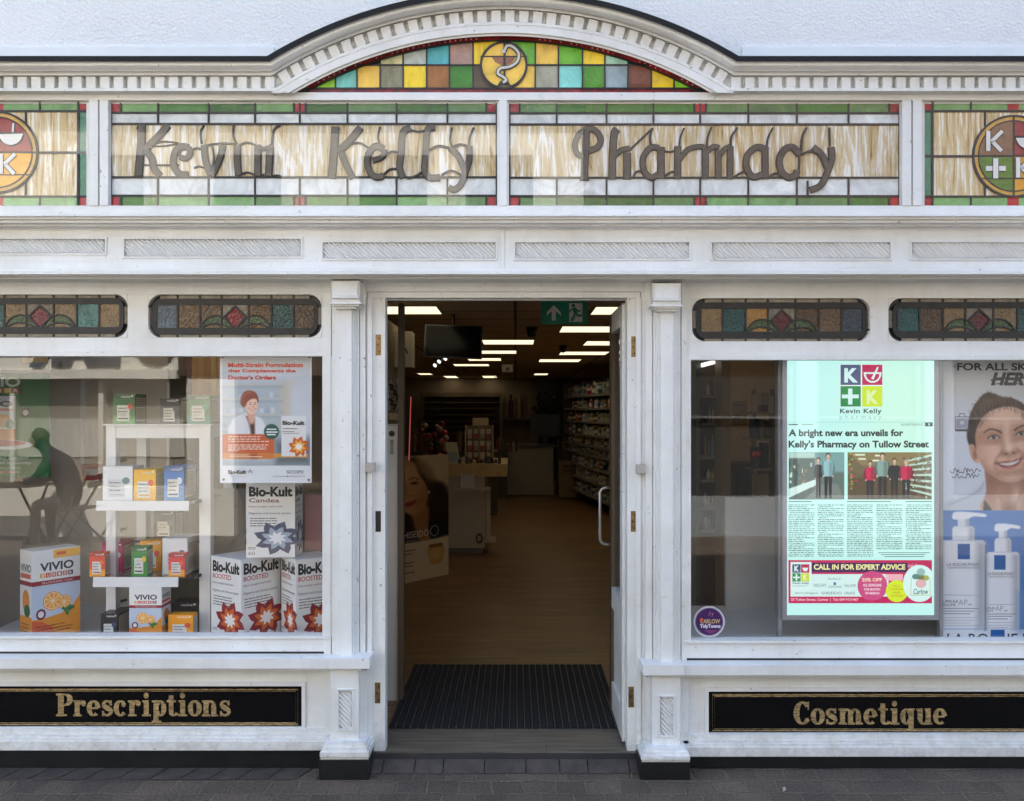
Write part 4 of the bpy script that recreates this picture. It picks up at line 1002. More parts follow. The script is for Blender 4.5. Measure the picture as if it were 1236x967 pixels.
for a, b in wins:
    mb = MB(); mb.box(a, b, YO - .2, YO - .17, .5, 2.3); f = mb.build('window', basic('dark_pane', (.05, .05, .05), .1), brick)
    mb = MB(); mb.box(a, a + .06, YO - .17, YO - .08, .5, 2.3); mb.box(b - .06, b, YO - .17, YO - .08, .5, 2.3); mb.box(a + .06, b - .06, YO - .17, YO - .08, 2.24, 2.3); mb.box(a + .06, b - .06, YO - .17, YO - .08, 1.5, 1.53); mb.build('frame', basic('grey_frame_paint', (.20, .21, .21), .5), f)

mb = MB(); p_ = P(945, 954, 0); k_ = F * EYE / (954 - VY) - D; cx_ = (945 - VX) * (k_ + D) / F
for i in range(5):
    a0_, a1_ = i * .5, (i + 1) * .5
    mb.add([(cx_ - .008 + .008 * math.sin(a0_), k_ + .007 * i - .02, .003 + .006 * math.sin(a0_ * 1.4)), (cx_ + .004 + .008 * math.sin(a0_), k_ + .007 * i - .022, .008 + .004 * math.sin(a0_)), (cx_ + .004 + .008 * math.sin(a1_), k_ + .007 * (i + 1) - .022, .008 + .004 * math.sin(a1_)), (cx_ - .008 + .008 * math.sin(a1_), k_ + .007 * (i + 1) - .02, .003 + .006 * math.sin(a1_ * 1.4))], [(0, 1, 2, 3)])
tag(mb.build('paper_scrap', basic('dirty_paper', (.36, .34, .31), .7)), 'tiny curled pale scrap lying on the paving below the cosmetics sign', 'litter')
# folding chairs and a slatted table outside the cafe
wood = basic('grey_slat_wood', (.09, .075, .06), .6, var=.3)
def folding_chair(x, y, a, lab):
    e = empty('folding_chair', (x, y, 0), lab, 'chair', 'folding cafe chairs'); c_, s_ = math.cos(a), math.sin(a)
    T_ = lambda u, v, z: (x + u * c_ - v * s_, y + u * s_ + v * c_, z)
    mb = MB()
    for i in range(5): v = -.18 + i * .09; mb.bar(T_(-.2, v, .45), T_(.2, v, .45), .07, .02)
    mb.build('seat', wood, e); mb = MB()
    for z in (.72, .80): mb.bar(T_(-.19, -.24, z), T_(.19, -.24, z), .018, .06)
    mb.build('backrest', wood, e)
    for u in (-.2, .2):
        mb = MB(); mb.bar(T_(u, -.26, .86), T_(u, .24, 0), .022); mb.build('leg', M['dark'], e)
        mb = MB(); mb.bar(T_(u * .9, .2, .46), T_(u * .9, -.28, 0), .022); mb.build('leg', M['dark'], e)
folding_chair(-6.85, -6.6, -1.45, 'folding slatted chair outside the cafe, mirrored at the left window edge')
folding_chair(-3.1, -6.6, -1.2, 'folding slatted chair outside the cafe, mirrored under the window poster')
def cafe_table(x, y, lab):
    e = empty('folding_table', (x, y, 0), lab, 'table', 'folding cafe tables'); mb = MB()
    for i in range(7): mb.box(x - .4, x + .4, y - .3 + i * .09, y - .23 + i * .09, .70, .72)
    mb.build('tabletop', wood, e)
    for s_ in (-.33, .33):
        mb = MB(); mb.bar((x + s_, y - .28, .70), (x + s_, y + .28, 0), .022); mb.build('leg', M['dark'], e)
        mb = MB(); mb.bar((x + s_ * .9, y + .28, .70), (x + s_ * .9, y - .28, 0), .022); mb.build('leg', M['dark'], e)
cafe_table(-6.12, -6.55, 'folding slatted table outside the cafe, mirrored at the left beside a chair')
cafe_table(-2.45, -6.55, 'folding slatted table outside the cafe, mirrored below the window poster')

# ================================================================== inside the shop
FZ, CZ = .06, 2.38
def mat_floor():
    m, t, out = nt('oak_laminate'); l = t.links.new
    b = N(t, 'BsdfPrincipled', Roughness=.38); g = N(t, 'NewGeometry')
    br = N(t, 'TexBrick'); l(g.outputs['Position'], br.inputs['Vector'])
    for k, v in (('Scale', 1.0), ('Mortar Size', .0025), ('Brick Width', 1.2), ('Row Height', .125), ('Bias', .0)): br.inputs[k].default_value = v
    br.inputs['Color1'].default_value = (.28, .15, .052, 1); br.inputs['Color2'].default_value = (.20, .105, .036, 1); br.inputs['Mortar'].default_value = (.12, .07, .03, 1)
    mp = N(t, 'Mapping'); mp.inputs['Scale'].default_value = (1.0, 22, 1); l(g.outputs['Position'], mp.inputs[0])
    n = N(t, 'TexNoise', Scale=2.5, Detail=6.0, Distortion=.5); l(mp.outputs[0], n.inputs['Vector']); r_ = ramp(t, n.outputs[0], .3, (.5, .5, .5), .7, (1.35, 1.35, 1.35))
    l(mixc(t, 1.0, br.outputs[0], r_.outputs[0], 'MULTIPLY'), b.inputs['Base Color']); l(b.outputs[0], out.inputs[0]); return m
mb = MB(); mb.box(-7.1, 7.1, .302, 17.9, -.1, FZ); mb.box(-7.1, -.66, .061, .302, -.1, FZ); mb.box(.58, 7.1, .061, .302, -.1, FZ); tag(mb.build('shop_floor', mat_floor()), kind='structure')
def mat_ceil():
    m, t, out = nt('ceiling_tiles'); l = t.links.new
    b = N(t, 'BsdfPrincipled', Roughness=.8); g = N(t, 'NewGeometry')
    br = N(t, 'TexBrick', offset=0.0); l(g.outputs['Position'], br.inputs['Vector'])
    for k, v in (('Scale', 1.0), ('Mortar Size', .012), ('Brick Width', 1.2), ('Row Height', .6)): br.inputs[k].default_value = v
    br.inputs['Color1'].default_value = (.78, .62, .44, 1); br.inputs['Color2'].default_value = (.72, .57, .40, 1); br.inputs['Mortar'].default_value = (.16, .12, .09, 1)
    l(br.outputs[0], b.inputs['Base Color']); l(b.outputs[0], out.inputs[0]); return m
mb = MB(); mb.box(-7.1, 7.1, .1, 17.9, CZ, CZ + .1); tag(mb.build('shop_ceiling', mat_ceil()), kind='structure')
inw = basic('inner_wall_tan', (.30, .23, .155), .8, var=.12)
mb = MB(); mb.box(-7.1, 7.1, 16.2, 16.35, FZ, CZ); tag(mb.build('back_wall', inw), kind='structure')
mb = MB(); mb.box(2.3, 2.4, 3.6, 16.2, FZ, CZ); tag(mb.build('right_wall', inw), kind='structure')
mb = MB(); mb.box(-3.3, -3.2, 4.0, 16.2, FZ, CZ); tag(mb.build('left_wall', inw), kind='structure')
# dark doorway recess in the back wall
bd = empty('storeroom_door', (X(666, 16.1), 16.1, FZ), 'dark storeroom doorway in the back wall, right of the centre counter', 'door')
mb = MB(); mb.box(X(650, 16.1), X(682, 16.1), 16.12, 16.19, FZ, Z(456, 16.1)); mb.build('panel', M['dark'], bd)
# partition beside the left window with its framed box sign
pt = empty('display_partition', (-.95, .7, FZ), 'brown partition just inside the doorway on its left with white box sign', 'partition')
mb = MB(); mb.box(-.99, -.92, 1.0, 3.3, FZ, 2.25); mb.build('panel', basic('brown_partition', (.26, .19, .12), .6, var=.2), pt)
mb = MB(); mb.box(-.92, -.79, 2.75, 2.95, Z(443, 2.75), Z(400, 2.75)); mb.build('box_sign', basic('cream_box_sign', (.72, .62, .45), .5), pt)
mb = MB(lambda u, v, h=0: Vector((X(u, 2.75), 2.75 - h, Z(v, 2.75)))); mb.stroke(catmull([(481, 424), (484, 418), (486, 426), (489, 421), (492, 427)], 5), 1.6, h=.004); mb.build('scribble_mark', M['dark'], pt)

# ceiling lights: each panel from its seen corners
GAIN = 1.0 / 2 ** EXPO
pan = mat_emit('light_panel', (1.0, .86, .58), 1.45 * GAIN)
white_l = mat_emit('cool_light_panel', (1.0, .97, .90), 1.6 * GAIN)
def dC(py): return F * (CZ - EYE) / (VY - py)
LTS = [(440, 530, 368.6, 378.1, 'first bright ceiling panel above the left door leaf'), (716, 770, 369.2, 378.7, 'first bright ceiling panel above the right door leaf, right of the exit sign'),
       (677, 768, 393, 400.3, 'second bright ceiling panel below the exit sign on the right'), (706, 790, 411, 416.2, 'third bright ceiling panel of the right row'), (676, 733, 423.8, 427.8, 'fourth bright ceiling panel of the right row'),
       (651, 700, 433.1, 436.4, 'fifth and thinnest bright ceiling panel of the right row'), (583, 644, 409.5, 415, 'ceiling panel right of the hanging screen, nearest of three'), (572, 623, 422.5, 426.3, 'ceiling panel right of the hanging screen, middle of three'),
       (565, 604.5, 431.7, 434.9, 'ceiling panel right of the hanging screen, farthest of three'), (548, 590, 439, 441.4, 'ceiling panel just below the hanging screen'), (505, 521, 450.2, 452, 'small far ceiling panel at the far left of the ceiling'),
       (548, 561, 459.4, 461.2, 'small far ceiling panel, lowest of the far cluster'), (582, 597, 453.8, 455.8, 'small far ceiling panel, highest of the far cluster'), (586, 601, 457, 459.2, 'small far ceiling panel, right one of the far cluster'), (645, 661, 450.4, 452.4, 'small far ceiling panel above the dark storeroom doorway')]
for a, b, y0, y1, lab in LTS:
    d0, d1 = dC(y0), dC(y1); dm = (d0 + d1) / 2
    d0, d1 = min(d0, d1), max(d0, d1)
    if d1 - 3.9 > 16.1: d0, d1 = d0 - (d1 - 20), 20
    xa, xb = (a - VX) * dm / F, (b - VX) * dm / F
    e = empty('ceiling_light', ((xa + xb) / 2, (d0 + d1) / 2 - D, CZ - .02), lab, 'ceiling light', 'flat ceiling light panels')
    mb = MB(); mb.box(xa, xb, d0 - D, d1 - D, CZ - .006, CZ - .001); mb.build('diffuser', pan, e)
    mb = MB(); w_ = .02
    mb.box(xa - w_, xa, d0 - D - w_, d1 - D + w_, CZ - .010, CZ - .001); mb.box(xb, xb + w_, d0 - D - w_, d1 - D + w_, CZ - .010, CZ - .001); mb.box(xa, xb, d0 - D - w_, d0 - D, CZ - .010, CZ - .001); mb.box(xa, xb, d1 - D, d1 - D + w_, CZ - .010, CZ - .001)
    mb.build('frame', basic('panel_rim', (.5, .42, .32), .6), e)
# strip light seen through the right window
e = empty('ceiling_light', (1.35, 2.6, CZ), 'slanting white strip light in the upper left of the right shop window', 'ceiling light')
mb = MB(); a, b = P(846, 443, 2.4), P(872, 436, 2.9); mb.obox(a, b - a, Vector((.02, .05, 0)), Vector((0, 0, .026))); mb.build('tube', white_l, e)

# hanging screen
e = empty('hanging_screen', (X(547, 3.1), 3.1, CZ), 'black flat screen hanging from the ceiling inside the doorway', 'screen')
mb = MB(); a, b, c = P(513, 391.5, 3.12), P(582.5, 393.5, 3.02), P(511, 431, 3.05); up = a - c; rt = b - a
mb.obox(c, rt, up, Vector((.0, .05, 0))); mb.build('casing', M['dark'], e)
nn = rt.cross(up).normalized(); nn = -nn if nn.y > 0 else nn
mb = MB(); mb.add([c + rt * .03 + up * .05 + nn * .003, c + rt * .97 + up * .05 + nn * .003, c + rt * .97 + up * .96 + nn * .003, c + rt * .03 + up * .96 + nn * .003], [(0, 1, 2, 3)]); mb.build('display', basic('black_screen_glass', (.004, .004, .006), .2, spec=.12), e)
mb = MB(); mb.tube([(X(547, 3.15), 3.15, Z(392, 3.1)), (X(547, 3.15), 3.15, CZ)], .015); mb.build('bracket', M['dark'], e)
# exit sign
YE = 1.7
e = empty('exit_sign', (X(681, YE), YE, CZ), 'green exit sign with white arrow and running figure hanging from the ceiling', 'sign')
mb = MB(); mb.pbox(653.5, 362.5, 709.5, 391.5, YE, YE + .008); mb.build('plate', basic('exit_green', (.012, .30, .19), .35), e)
mb = MB(plane_map(YE)); wht = (1, 1, 1)
mb.poly([(668.5, 368.5), (677, 377), (677, 381.5), (671, 375.5), (671, 387), (666, 387), (666, 375.5), (660, 381.5), (660, 377)], h=.001)
mb.poly([(687, 366), (703, 366), (703, 388.5), (687, 388.5)], h=.001)
mb.build('pictogram', basic('exit_white', (.85, .83, .82), .4), e)
mb = MB(plane_map(YE)); gr = .0016
mb.disc(692, 369, 2.2, 2.3, h=gr, n=14); S_ = lambda p, w: mb.stroke(p, w, h=gr + random.random() * .0003)
S_([(693, 371.5), (695, 379)], 4.6); S_([(692.5, 373), (688.5, 374.5), (687.8, 377)], 1.8); S_([(695, 373), (698.5, 376), (701, 374.8)], 1.8); S_([(694, 379), (692, 383), (689.5, 387.5)], 2.4); S_([(695.5, 379), (699, 381.5), (702.5, 380.5)], 2.4); S_([(691.5, 387.6), (697, 380.5)], .9)
mb.build('running_figure', basic('exit_green_print', (.012, .28, .18), .35), e)
for px in (655, 707.5):
    mb = MB(); mb.tube([(X(px, YE), YE + .004, Z(362.5, YE)), (X(px, YE), YE + .004, CZ)], .0025, 6); mb.build('hanger', M['steel'], e)
# dome cameras and a small camera, spotlights
for px, py, w, lab in ((642, 395, 13, 'larger black dome camera under the ceiling, left of the exit sign'), (679.5, 417, 9, 'smaller black dome camera under the ceiling, below the exit sign')):
    d_ = F * (CZ - EYE) / (VY - py); Yc = d_ - D; r_ = w / 2 * d_ / F; x = (px - VX) * d_ / F
    e = empty('dome_camera', (x, Yc, CZ), lab, 'camera')
    mb = MB(); mb.lathe((x, Yc, CZ - .02), [(r_ * 1.05, 0), (r_ * 1.05, .02)], 20); mb.build('mount', M['dark'], e, False)
    mb = MB(); mb.lathe((x, Yc, CZ - .02), [(r_ * .2, -r_ * 1.5), (r_ * .6, -r_ * 1.35), (r_ * .9, -r_ * .9), (r_, -.0)], 20); mb.build('dome', M['dark'], e, True)
Yc = 8.2; x = X(612.5, Yc)
e = empty('box_camera', (x, Yc, CZ), 'small pale ceiling camera with a dark lens, right of the hanging screen', 'camera')
mb = MB(); mb.pbox(606, 440, 619, 449, Yc, Yc + .12); mb.build('housing', basic('pale_housing', (.42, .34, .24), .5), e)
mb = MB(); mb.tube([(x, Yc - .02, Z(445.5, Yc)), (x, Yc + .01, Z(445.5, Yc))], .025, 12); mb.build('lens', M['dark'], e)
for px, py, lab in ((525, 441, 'lowest bright spotlight under the hanging screen'), (530, 436.5, 'middle bright spotlight under the hanging screen'), (537.5, 433, 'highest bright spotlight under the hanging screen')):
    Yc = 5.2; c = P(px, py, Yc)
    e = empty('spotlight', c, lab, 'spotlight', 'ceiling spotlights')
    mb = MB(); d_ = Vector((-.5, -.75, -.55)).normalized(); mb.tube([c - d_ * .09, c], .026, 12); mb.tube([c - d_ * .06, (c.x, c.y + .03, CZ)], .006, 6); mb.build('barrel', M['dark'], e)
    mb = MB(); mb.tube([c, c + d_ * .003], [.022, .022], 12); mb.build('lamp', mat_emit('spot_lamp', (1, .98, .94), 1.4 * GAIN) if py > 440 else white_l, e)

# entrance mat
e = empty('door_mat', (-.03, .8, FZ), 'black ribbed entrance mat with thin metal strips inside the doorway', 'door mat')
xa, xb, ya, yb = -.602, .51, .268, 1.33
mb = MB(); mb.box(xa, xb, ya, yb, FZ, FZ + .006); mb.build('base', basic('charcoal_mat', (.016, .017, .019), .95, var=.5, scale=60, bump=.8, bscale=200), e)
mb = MB(); k = 30
for i in range(k + 1):
    x = xa + .008 + (xb - xa - .016) * i / k; mb.box(x - .011, x + .011, ya + .01, yb - .01, FZ + .006, FZ + .013)
mb.build('ribs', basic('black_mat_rib', (.010, .011, .013), .9, var=.5, scale=80), e)
mb = MB()
for i in range(k):
    x = xa + .008 + (xb - xa - .016) * (i + .5) / k; mb.box(x - .0022, x + .0022, ya + .01, yb - .01, FZ + .006, FZ + .0145)
mb.box(xa - .006, xb + .006, ya - .006, ya, FZ, FZ + .009); mb.box(xa - .006, xb + .006, yb, yb + .006, FZ, FZ + .009); mb.box(xa - .006, xa, ya, yb, FZ, FZ + .009); mb.box(xb, xb + .006, ya, yb, FZ, FZ + .009)
mb.build('metal_strips', basic('dull_strip', (.13, .125, .115), .45, .5), e)

# security pedestal left of the doorway
Yp = .70
e = empty('security_pedestal', (X(472.5, Yp), Yp, FZ), 'slim white security pedestal behind the left door leaf', 'pedestal')
mb = MB(); mb.pbox(466.8, 514, 480, 847, Yp, Yp + .18); mb.build('panel', basic('pedestal_white', (.50, .47, .42), .45), e)
mb = MB(plane_map(Yp)); mb.disc(473, 523.5, 3.6, None, h=.001, n=20); mb.text('ACCESS', 471.2, 534, 475.5, 552, h=.001) if False else None
for k in range(7): mb.rect(471, 531 + k * 2.6, 475, 532.4 + k * 2.6, h=.001)
mb.build('print', M['dark'], e)
mb = MB(); mb.pbox(464, 512, 483, 514, Yp - .01, Yp + .19); mb.build('cap', M['grey_al'], e)
# accessory rack above it
e = empty('accessory_rack', (X(474, 1.2), 1.2, 1.2), 'dark wire rack of small accessories seen above the security pedestal', 'rack')
mb = MB(); Ya = 1.3; 
mb.tube([P(480, 458, Ya), P(482, 485, Ya), P(478, 495, Ya), P(470, 495, Ya), P(468, 470, Ya), P(472, 458, Ya), P(480, 458, Ya)], .006, 6)
for k in range(6): mb.tube([P(469, 463 + 5 * k, Ya), P(481, 461 + 5 * k, Ya)], .004, 6)
mb.build('frame', M['steel'], e)
for k in range(5):
    mb = MB(); u, v = 470 + (k % 3) * 3.5, 464 + 6 * k; mb.tube(catmull([tuple(P(u, v, Ya - .02))[::2], tuple(P(u + 4, v + 2, Ya - .02))[::2], tuple(P(u + 2, v + 7, Ya - .02))[::2]], 4) and [P(u, v, Ya - .02), P(u + 4, v + 2, Ya - .02), P(u + 2, v + 7, Ya - .02)], .008, 6); mb.build('strap', M['dark'], e)
mb = MB(); mb.pbox(469, 499, 482, 507, Ya - .05, Ya + .05); mb.build('tray', basic('brown_tray', (.25, .17, .1), .5), e)
# red light strip
e = empty('light_strip', P(494, 550, 3.4), 'thin red glowing upright strip on the partition edge', 'light strip')
mb = MB(); mb.bar(P(496, 479, 3.4), P(493.6, 556, 3.4), .008); mb.build('tube', mat_emit('red_strip', (.85, .16, .14), .40 * GAIN), e)

# poster stand inside the door
def quad_map(a, b, c):   # top-left, top-right, bottom-left
    return face_map(a, b - a, c - a)
dR, dL_ = 8.2, 7.73
YR_, YL_ = dR - D, dL_ - D
TL, TR, BL = P(480, 551.5, YL_ - .04), P(541, 548.4, YR_), P(480, 706.5, YL_ - .04)
e = empty('poster_stand', ((TL + TR) / 2 * 1, )[0] * 1 if False else (X(513, 4.0), 4.0, FZ), 'tall cosmetics poster board of a long haired woman standing inside the doorway', 'poster board')
mb = MB(); mb.obox(BL - Vector((0, 0, 0)), TR - TL, TL - BL, Vector((-.03, .06, 0)).normalized() * .03); mb.build('board', basic('board_edge', (.5, .45, .38), .6), e)
pn = Paint(0, 0, 61, 155, 92, 232, (196, 172, 140)); q = lambda pts: [((x - 200) / 5.09 + 0.2, (y - 110) / 5.09 + 2) for x, y in pts]
pn.poly(q([(215, 130), (300, 110), (345, 170), (420, 260), (480, 290), (515, 360), (540, 470), (515, 540), (400, 560), (200, 600), (190, 130)]), (40, 26, 16), 3, 1, True)
pn.poly(q([(300, 120), (345, 130), (400, 190), (425, 260), (380, 262), (330, 200)]), (150, 122, 86), 4, .9, True)
pn.line(q([(420, 262), (480, 292), (520, 380), (535, 460)]), 1.5, (130, 98, 62), 2, .7)
pn.poly(q([(285, 440), (375, 420), (385, 520), (395, 640), (330, 640), (290, 520)]), (160, 112, 72), 2, 1, True)
pn.poly(q([(200, 135), (285, 135), (320, 210), (365, 285), (378, 350), (360, 425), (318, 465), (270, 465), (230, 435), (200, 400)]), (196, 145, 100), 1.5, 1, True)
pn.ell(*q([(345, 380)])[0], 6, 14, (150, 100, 64), 6, .7, 20); pn.ell(*q([(250, 200)])[0], 10, 9, (222, 176, 132), 8, .7)
pn.line(q([(265, 245), (290, 236), (318, 246)]), 1.1, (70, 45, 28), 1, .9); pn.line(q([(212, 250), (238, 242)]), 1.1, (70, 45, 28), 1, .9)
pn.ell(*q([(295, 270)])[0], 4, 1.6, (50, 32, 22), 1, .95); pn.ell(*q([(222, 275)])[0], 3, 1.5, (50, 32, 22), 1, .9)
pn.line(q([(252, 270), (246, 330), (262, 348), (285, 346)]), 1.0, (150, 98, 62), 1.4, .8)
pn.poly(q([(232, 395), (262, 386), (312, 376), (285, 408), (252, 414)]), (150, 60, 46), .8, 1, True)
pn.poly(q([(190, 500), (250, 500), (300, 590), (330, 640), (200, 660)]), (18, 20, 32), 1.5, 1); pn.poly(q([(385, 520), (540, 530), (545, 620), (395, 640), (380, 570)]), (16, 20, 36), 1.5, 1)
pn.ell(*q([(384, 335)])[0], 1.2, 1.6, (230, 215, 190), .6)
pn.rect(-2, 106, 70, 160, (214, 196, 166), 1)
pn.poly(q([(382, 690), (470, 680), (478, 760), (455, 800), (400, 798), (385, 760)]), (196, 150, 86), 1.2, 1, True); pn.rect(*q([(385, 672)])[0], *q([(470, 692)])[0], (120, 84, 44), .8); pn.ell(*q([(425, 740)])[0], 6, 6, (225, 190, 130), 5, .8)
mpS = quad_map(TL, TR, BL); mS = lambda u, v, h=0: mpS(u / 61, v / 155, h)
pn.build('poster_print', M['print'], e, mS, .004)
t = MB(mS)
t.text('SHISEIDO', 2, 92.5, 36, 100.5, L(225, 220, 210), .0065); t.text('GINZA', 9, 103, 22, 105, L(180, 175, 165), .0065)
t.stroke(catmull([(43, 89), (38.5, 93), (39, 99), (43, 102), (47, 99), (47.5, 93)], 4, True), .7, L(200, 195, 185), .0065, closed=True)
for v, w_ in ((115, 18), (119, 14), (130, 16), (134, 15), (142, 17)): t.rect(2, v, 2 + w_, v + 1.2, L(110, 90, 70), .0065)
t.build('poster_lettering', M['print'], e)

# sales island with yellow wooden edge
Yi = 5.5; k1 = lambda px, py, Y=Yi: P(px, py, Y)
e = empty('sales_island', (X(566, Yi), Yi, FZ), 'white sales island with yellow wooden edge standing behind the poster board', 'counter')
isl = basic('island_white', (.50, .42, .31), .5, var=.1); yw = basic('yellow_birch', (.55, .34, .09), .4, var=.2, scale=12)
mb = MB(); x0, x1 = X(536, Yi), X(585.5, Yi); zt = Z(575, Yi); mb.box(x0, x1, Yi, Yi + 1.2, FZ + .06, zt); mb.build('body', isl, e)
mb = MB(); mb.box(x0 + .02, x1 - .03, Yi + .03, Yi + 1.17, FZ, FZ + .06); mb.build('kick_plinth', basic('grey_kick', (.16, .15, .14), .5), e)
mb = MB(); mb.box(X(534, Yi - .05), X(612, Yi - .05), Yi - .05, Yi + 1.25, zt, Z(560.5, Yi - .05)); mb.build('wooden_edge', yw, e)
mb = MB(); mb.pbox(549, 589.5, 592, 593, Yi - .16, Yi + .01); mb.build('leaflet_shelf', isl, e)
mb = MB()
for k in range(5): mb.pbox(556 + k * 3.4, 572 + (k % 2), 559 + k * 3.4, 589, Yi - .12 + .01 * k, Yi - .11 + .01 * k, L(200, 195, 185))
mb.build('leaflets', M['print'], e)
mb = MB(plane_map(Yi)); mb.disc(578.5, 650, 4.5, 6.5, L(70, 58, 42), .001, 24); mb.disc(578.5, 650, 2.2, 3.4, L(190, 165, 120), .0014, 16); mb.build('round_badge', M['print'], e)
mb = MB(); mb.pbox(587, 593, 592, 655, Yi + .1, Yi + .14); mb.pbox(585, 651, 598, 655, Yi + .05, Yi + .3); mb.build('side_stand', isl, e)
# on the island
zi = Z(560.5, Yi - .05)
e = empty('brochure_holder', (X(546, Yi), Yi + .1, zi), 'leaning brochure with pale cover on the left of the sales island', 'brochure')
mb = MB(); mb.obox((X(541, Yi), Yi + .12, zi), (.125, .0, 0), (-.045, .05, .23), (0, .01, 0), L(200, 185, 155)); mb.build('card', M['print'], e)
mb = MB(); mb.obox((X(541, Yi) + .002, Yi + .1155, zi + .02), (.108, .0, 0), (-.025, .028, .10), (0, .001, 0), L(150, 160, 160)); mb.build('cover_picture', M['print'], e)
Yv = 5.95
e = empty('sunglasses_display', (X(578, Yv), Yv, zi), 'clear upright display of red and white carded goods on the sales island', 'display stand')
mb = MB(); mb.pbox(561, 514, 595.5, 558, Yv + .16, Yv + .19, L(130, 105, 75)); mb.pbox(561, 514, 563, 560, Yv, Yv + .16, L(165, 145, 115)); mb.pbox(593.5, 514, 595.5, 560, Yv, Yv + .16, L(165, 145, 115)); mb.pbox(577, 514, 579, 560, Yv, Yv + .16, L(150, 130, 100)); mb.build('frame', M['print'], e)
mb = MB(); mb.pbox(570.5, 504.5, 589.5, 513.5, Yv + .05, Yv + .07, L(220, 190, 140)); mb.build('header_card', M['print'], e)
for r_ in range(3):
    for c_ in range(4):
        mb = MB(); u = 564.5 + c_ * 7.6; v = 518 + r_ * 14; col = [L(190, 170, 140), L(190, 45, 45), L(170, 150, 125), L(160, 40, 42)][(c_ + r_) % 4]
        mb.pbox(u, v, u + 5.4, v + 6, Yv + .04, Yv + .07, L(205, 190, 160)); mb.pbox(u + .4, v + 6, u + 5, v + 11.5, Yv + .04, Yv + .07, col); mb.build('carded_pack', M['print'], e)
def clutter(name, lab, cat, px0, px1, py0, py1, Y, n, cols, parts='item'):
    e = empty(name, P((px0 + px1) / 2, py1, Y), lab, cat)
    for k in range(n):
        mb = MB(); w = (px1 - px0) / n; u = px0 + w * k; v = py0 + (py1 - py0) * random.uniform(0, .6); c_ = P(u + w / 2, py1, Y + random.uniform(-.05, .1)); r_ = w * sc(Y) * .45; hz = (py1 - v) * sc(Y)
        if random.random() < .5: mb.lathe(c_, [(r_, 0), (r_, hz * .72), (r_ * .5, hz * .8), (r_ * .5, hz)], 10, random.choice(cols))
        else: mb.box(c_.x - r_, c_.x + r_, c_.y, c_.y + r_, c_.z, c_.z + hz, random.choice(cols))
        mb.build(parts, M['print'], e)
clutter('sunglasses_tray', 'low tray of dark and pale small goods on the sales island top', 'tray', 553, 605, 550, 560, Yi + .1, 12, [L(30, 25, 22), L(30, 25, 22), L(210, 185, 150), L(60, 50, 40)])
# red flowers display further back
Yq = 7.2
e = empty('gift_stand', P(526, 560, Yq), 'dim round gift stand with pink and red items behind the sales island', 'display stand')
mb = MB(); mb.lathe((X(526, Yq), Yq, FZ), [(.18, 0), (.18, .05), (.03, .06), (.03, 1.35)], 16); mb.build('post', M['dark'], e)
for k in range(22):
    mb = MB(); a = k * 2.4; rr_ = .08 + .11 * (k % 3) / 2; c_ = Vector((X(526, Yq) + rr_ * math.cos(a), Yq + rr_ * math.sin(a), .92 + .5 * (k / 22)))
    mb.lathe(c_, [(.004, 0), (.035, .02), (.04, .05), (.01, .08)], 8, random.choice([L(190, 60, 70), L(120, 30, 35), L(170, 130, 110), L(90, 70, 50)])); mb.build('gift_item', M['print'], e)
# centre counter with monitor
Yc = 12.1
e = empty('centre_counter', (X(640, Yc), Yc, FZ), 'plain grey white counter block in the middle of the dim shop', 'counter')
mb = MB(); mb.pbox(612, 540, 668, 597.5, Yc, Yc + .7); mb.build('front_panel', basic('counter_grey', (.34, .30, .24), .5), e)
mb = MB(); mb.pbox(603, 537.5, 671, 540, Yc - .05, Yc + .8); mb.build('counter_top', basic('counter_top_dark', (.08, .07, .06), .4), e)
e = empty('till_monitor', P(655, 537, Yc), 'dark till monitor on the centre counter', 'monitor')
mb = MB(); mb.pbox(640, 500, 676, 527, Yc + .3, Yc + .36); mb.build('screen', M['dark'], e); mb = MB(); mb.pbox(655, 527, 660, 537.4, Yc + .33, Yc + .36); mb.pbox(648, 536, 667, 537.4, Yc + .25, Yc + .42); mb.build('stand', M['dark'], e)
# leafy dark pot plant behind it
e = empty('pot_plant', P(668, 537, Yc + .5), 'dark leafy plant standing on the centre counter beside the monitor', 'plant')
mb = MB(); mb.lathe(P(668, 537.4, Yc + .55), [(.08, 0), (.11, .16)], 14); mb.build('pot', M['dark'], e)
mb = MB()
for k in range(160):
    c_ = P(660, 500, Yc + .55) + Vector((rng.normal(0, .13), rng.normal(0, .1), rng.normal(0, .16))); a = Vector(rng.normal(0, 1, 3)).normalized() * .07; b = a.cross(Vector(rng.normal(0, 1, 3))).normalized() * .03
    mb.add([c_ - a, c_ + b, c_ + a, c_ - b], [(0, 1, 2, 3)])
mb.build('foliage', basic('dark_leaf', (.025, .04, .02), .6), e)
# cardboard carton stand
Yk = 11.4
e = empty('cardboard_box', (X(687, Yk), Yk, FZ), 'brown cardboard display bin with printed panel beside the centre counter', 'box')
mb = MB(); mb.pbox(675, 556.5, 700, 601, Yk, Yk + .4); mb.build('carton', basic('brown_card', (.22, .14, .07), .7), e)
mb = MB(plane_map(Yk)); mb.rect(678, 560, 697, 573, L(120, 85, 45), .002); mb.rect(680, 562, 695, 564, L(40, 28, 18), .003); mb.rect(680, 567, 695, 569, L(40, 28, 18), .003); mb.build('printed_panel', M['print'], e)
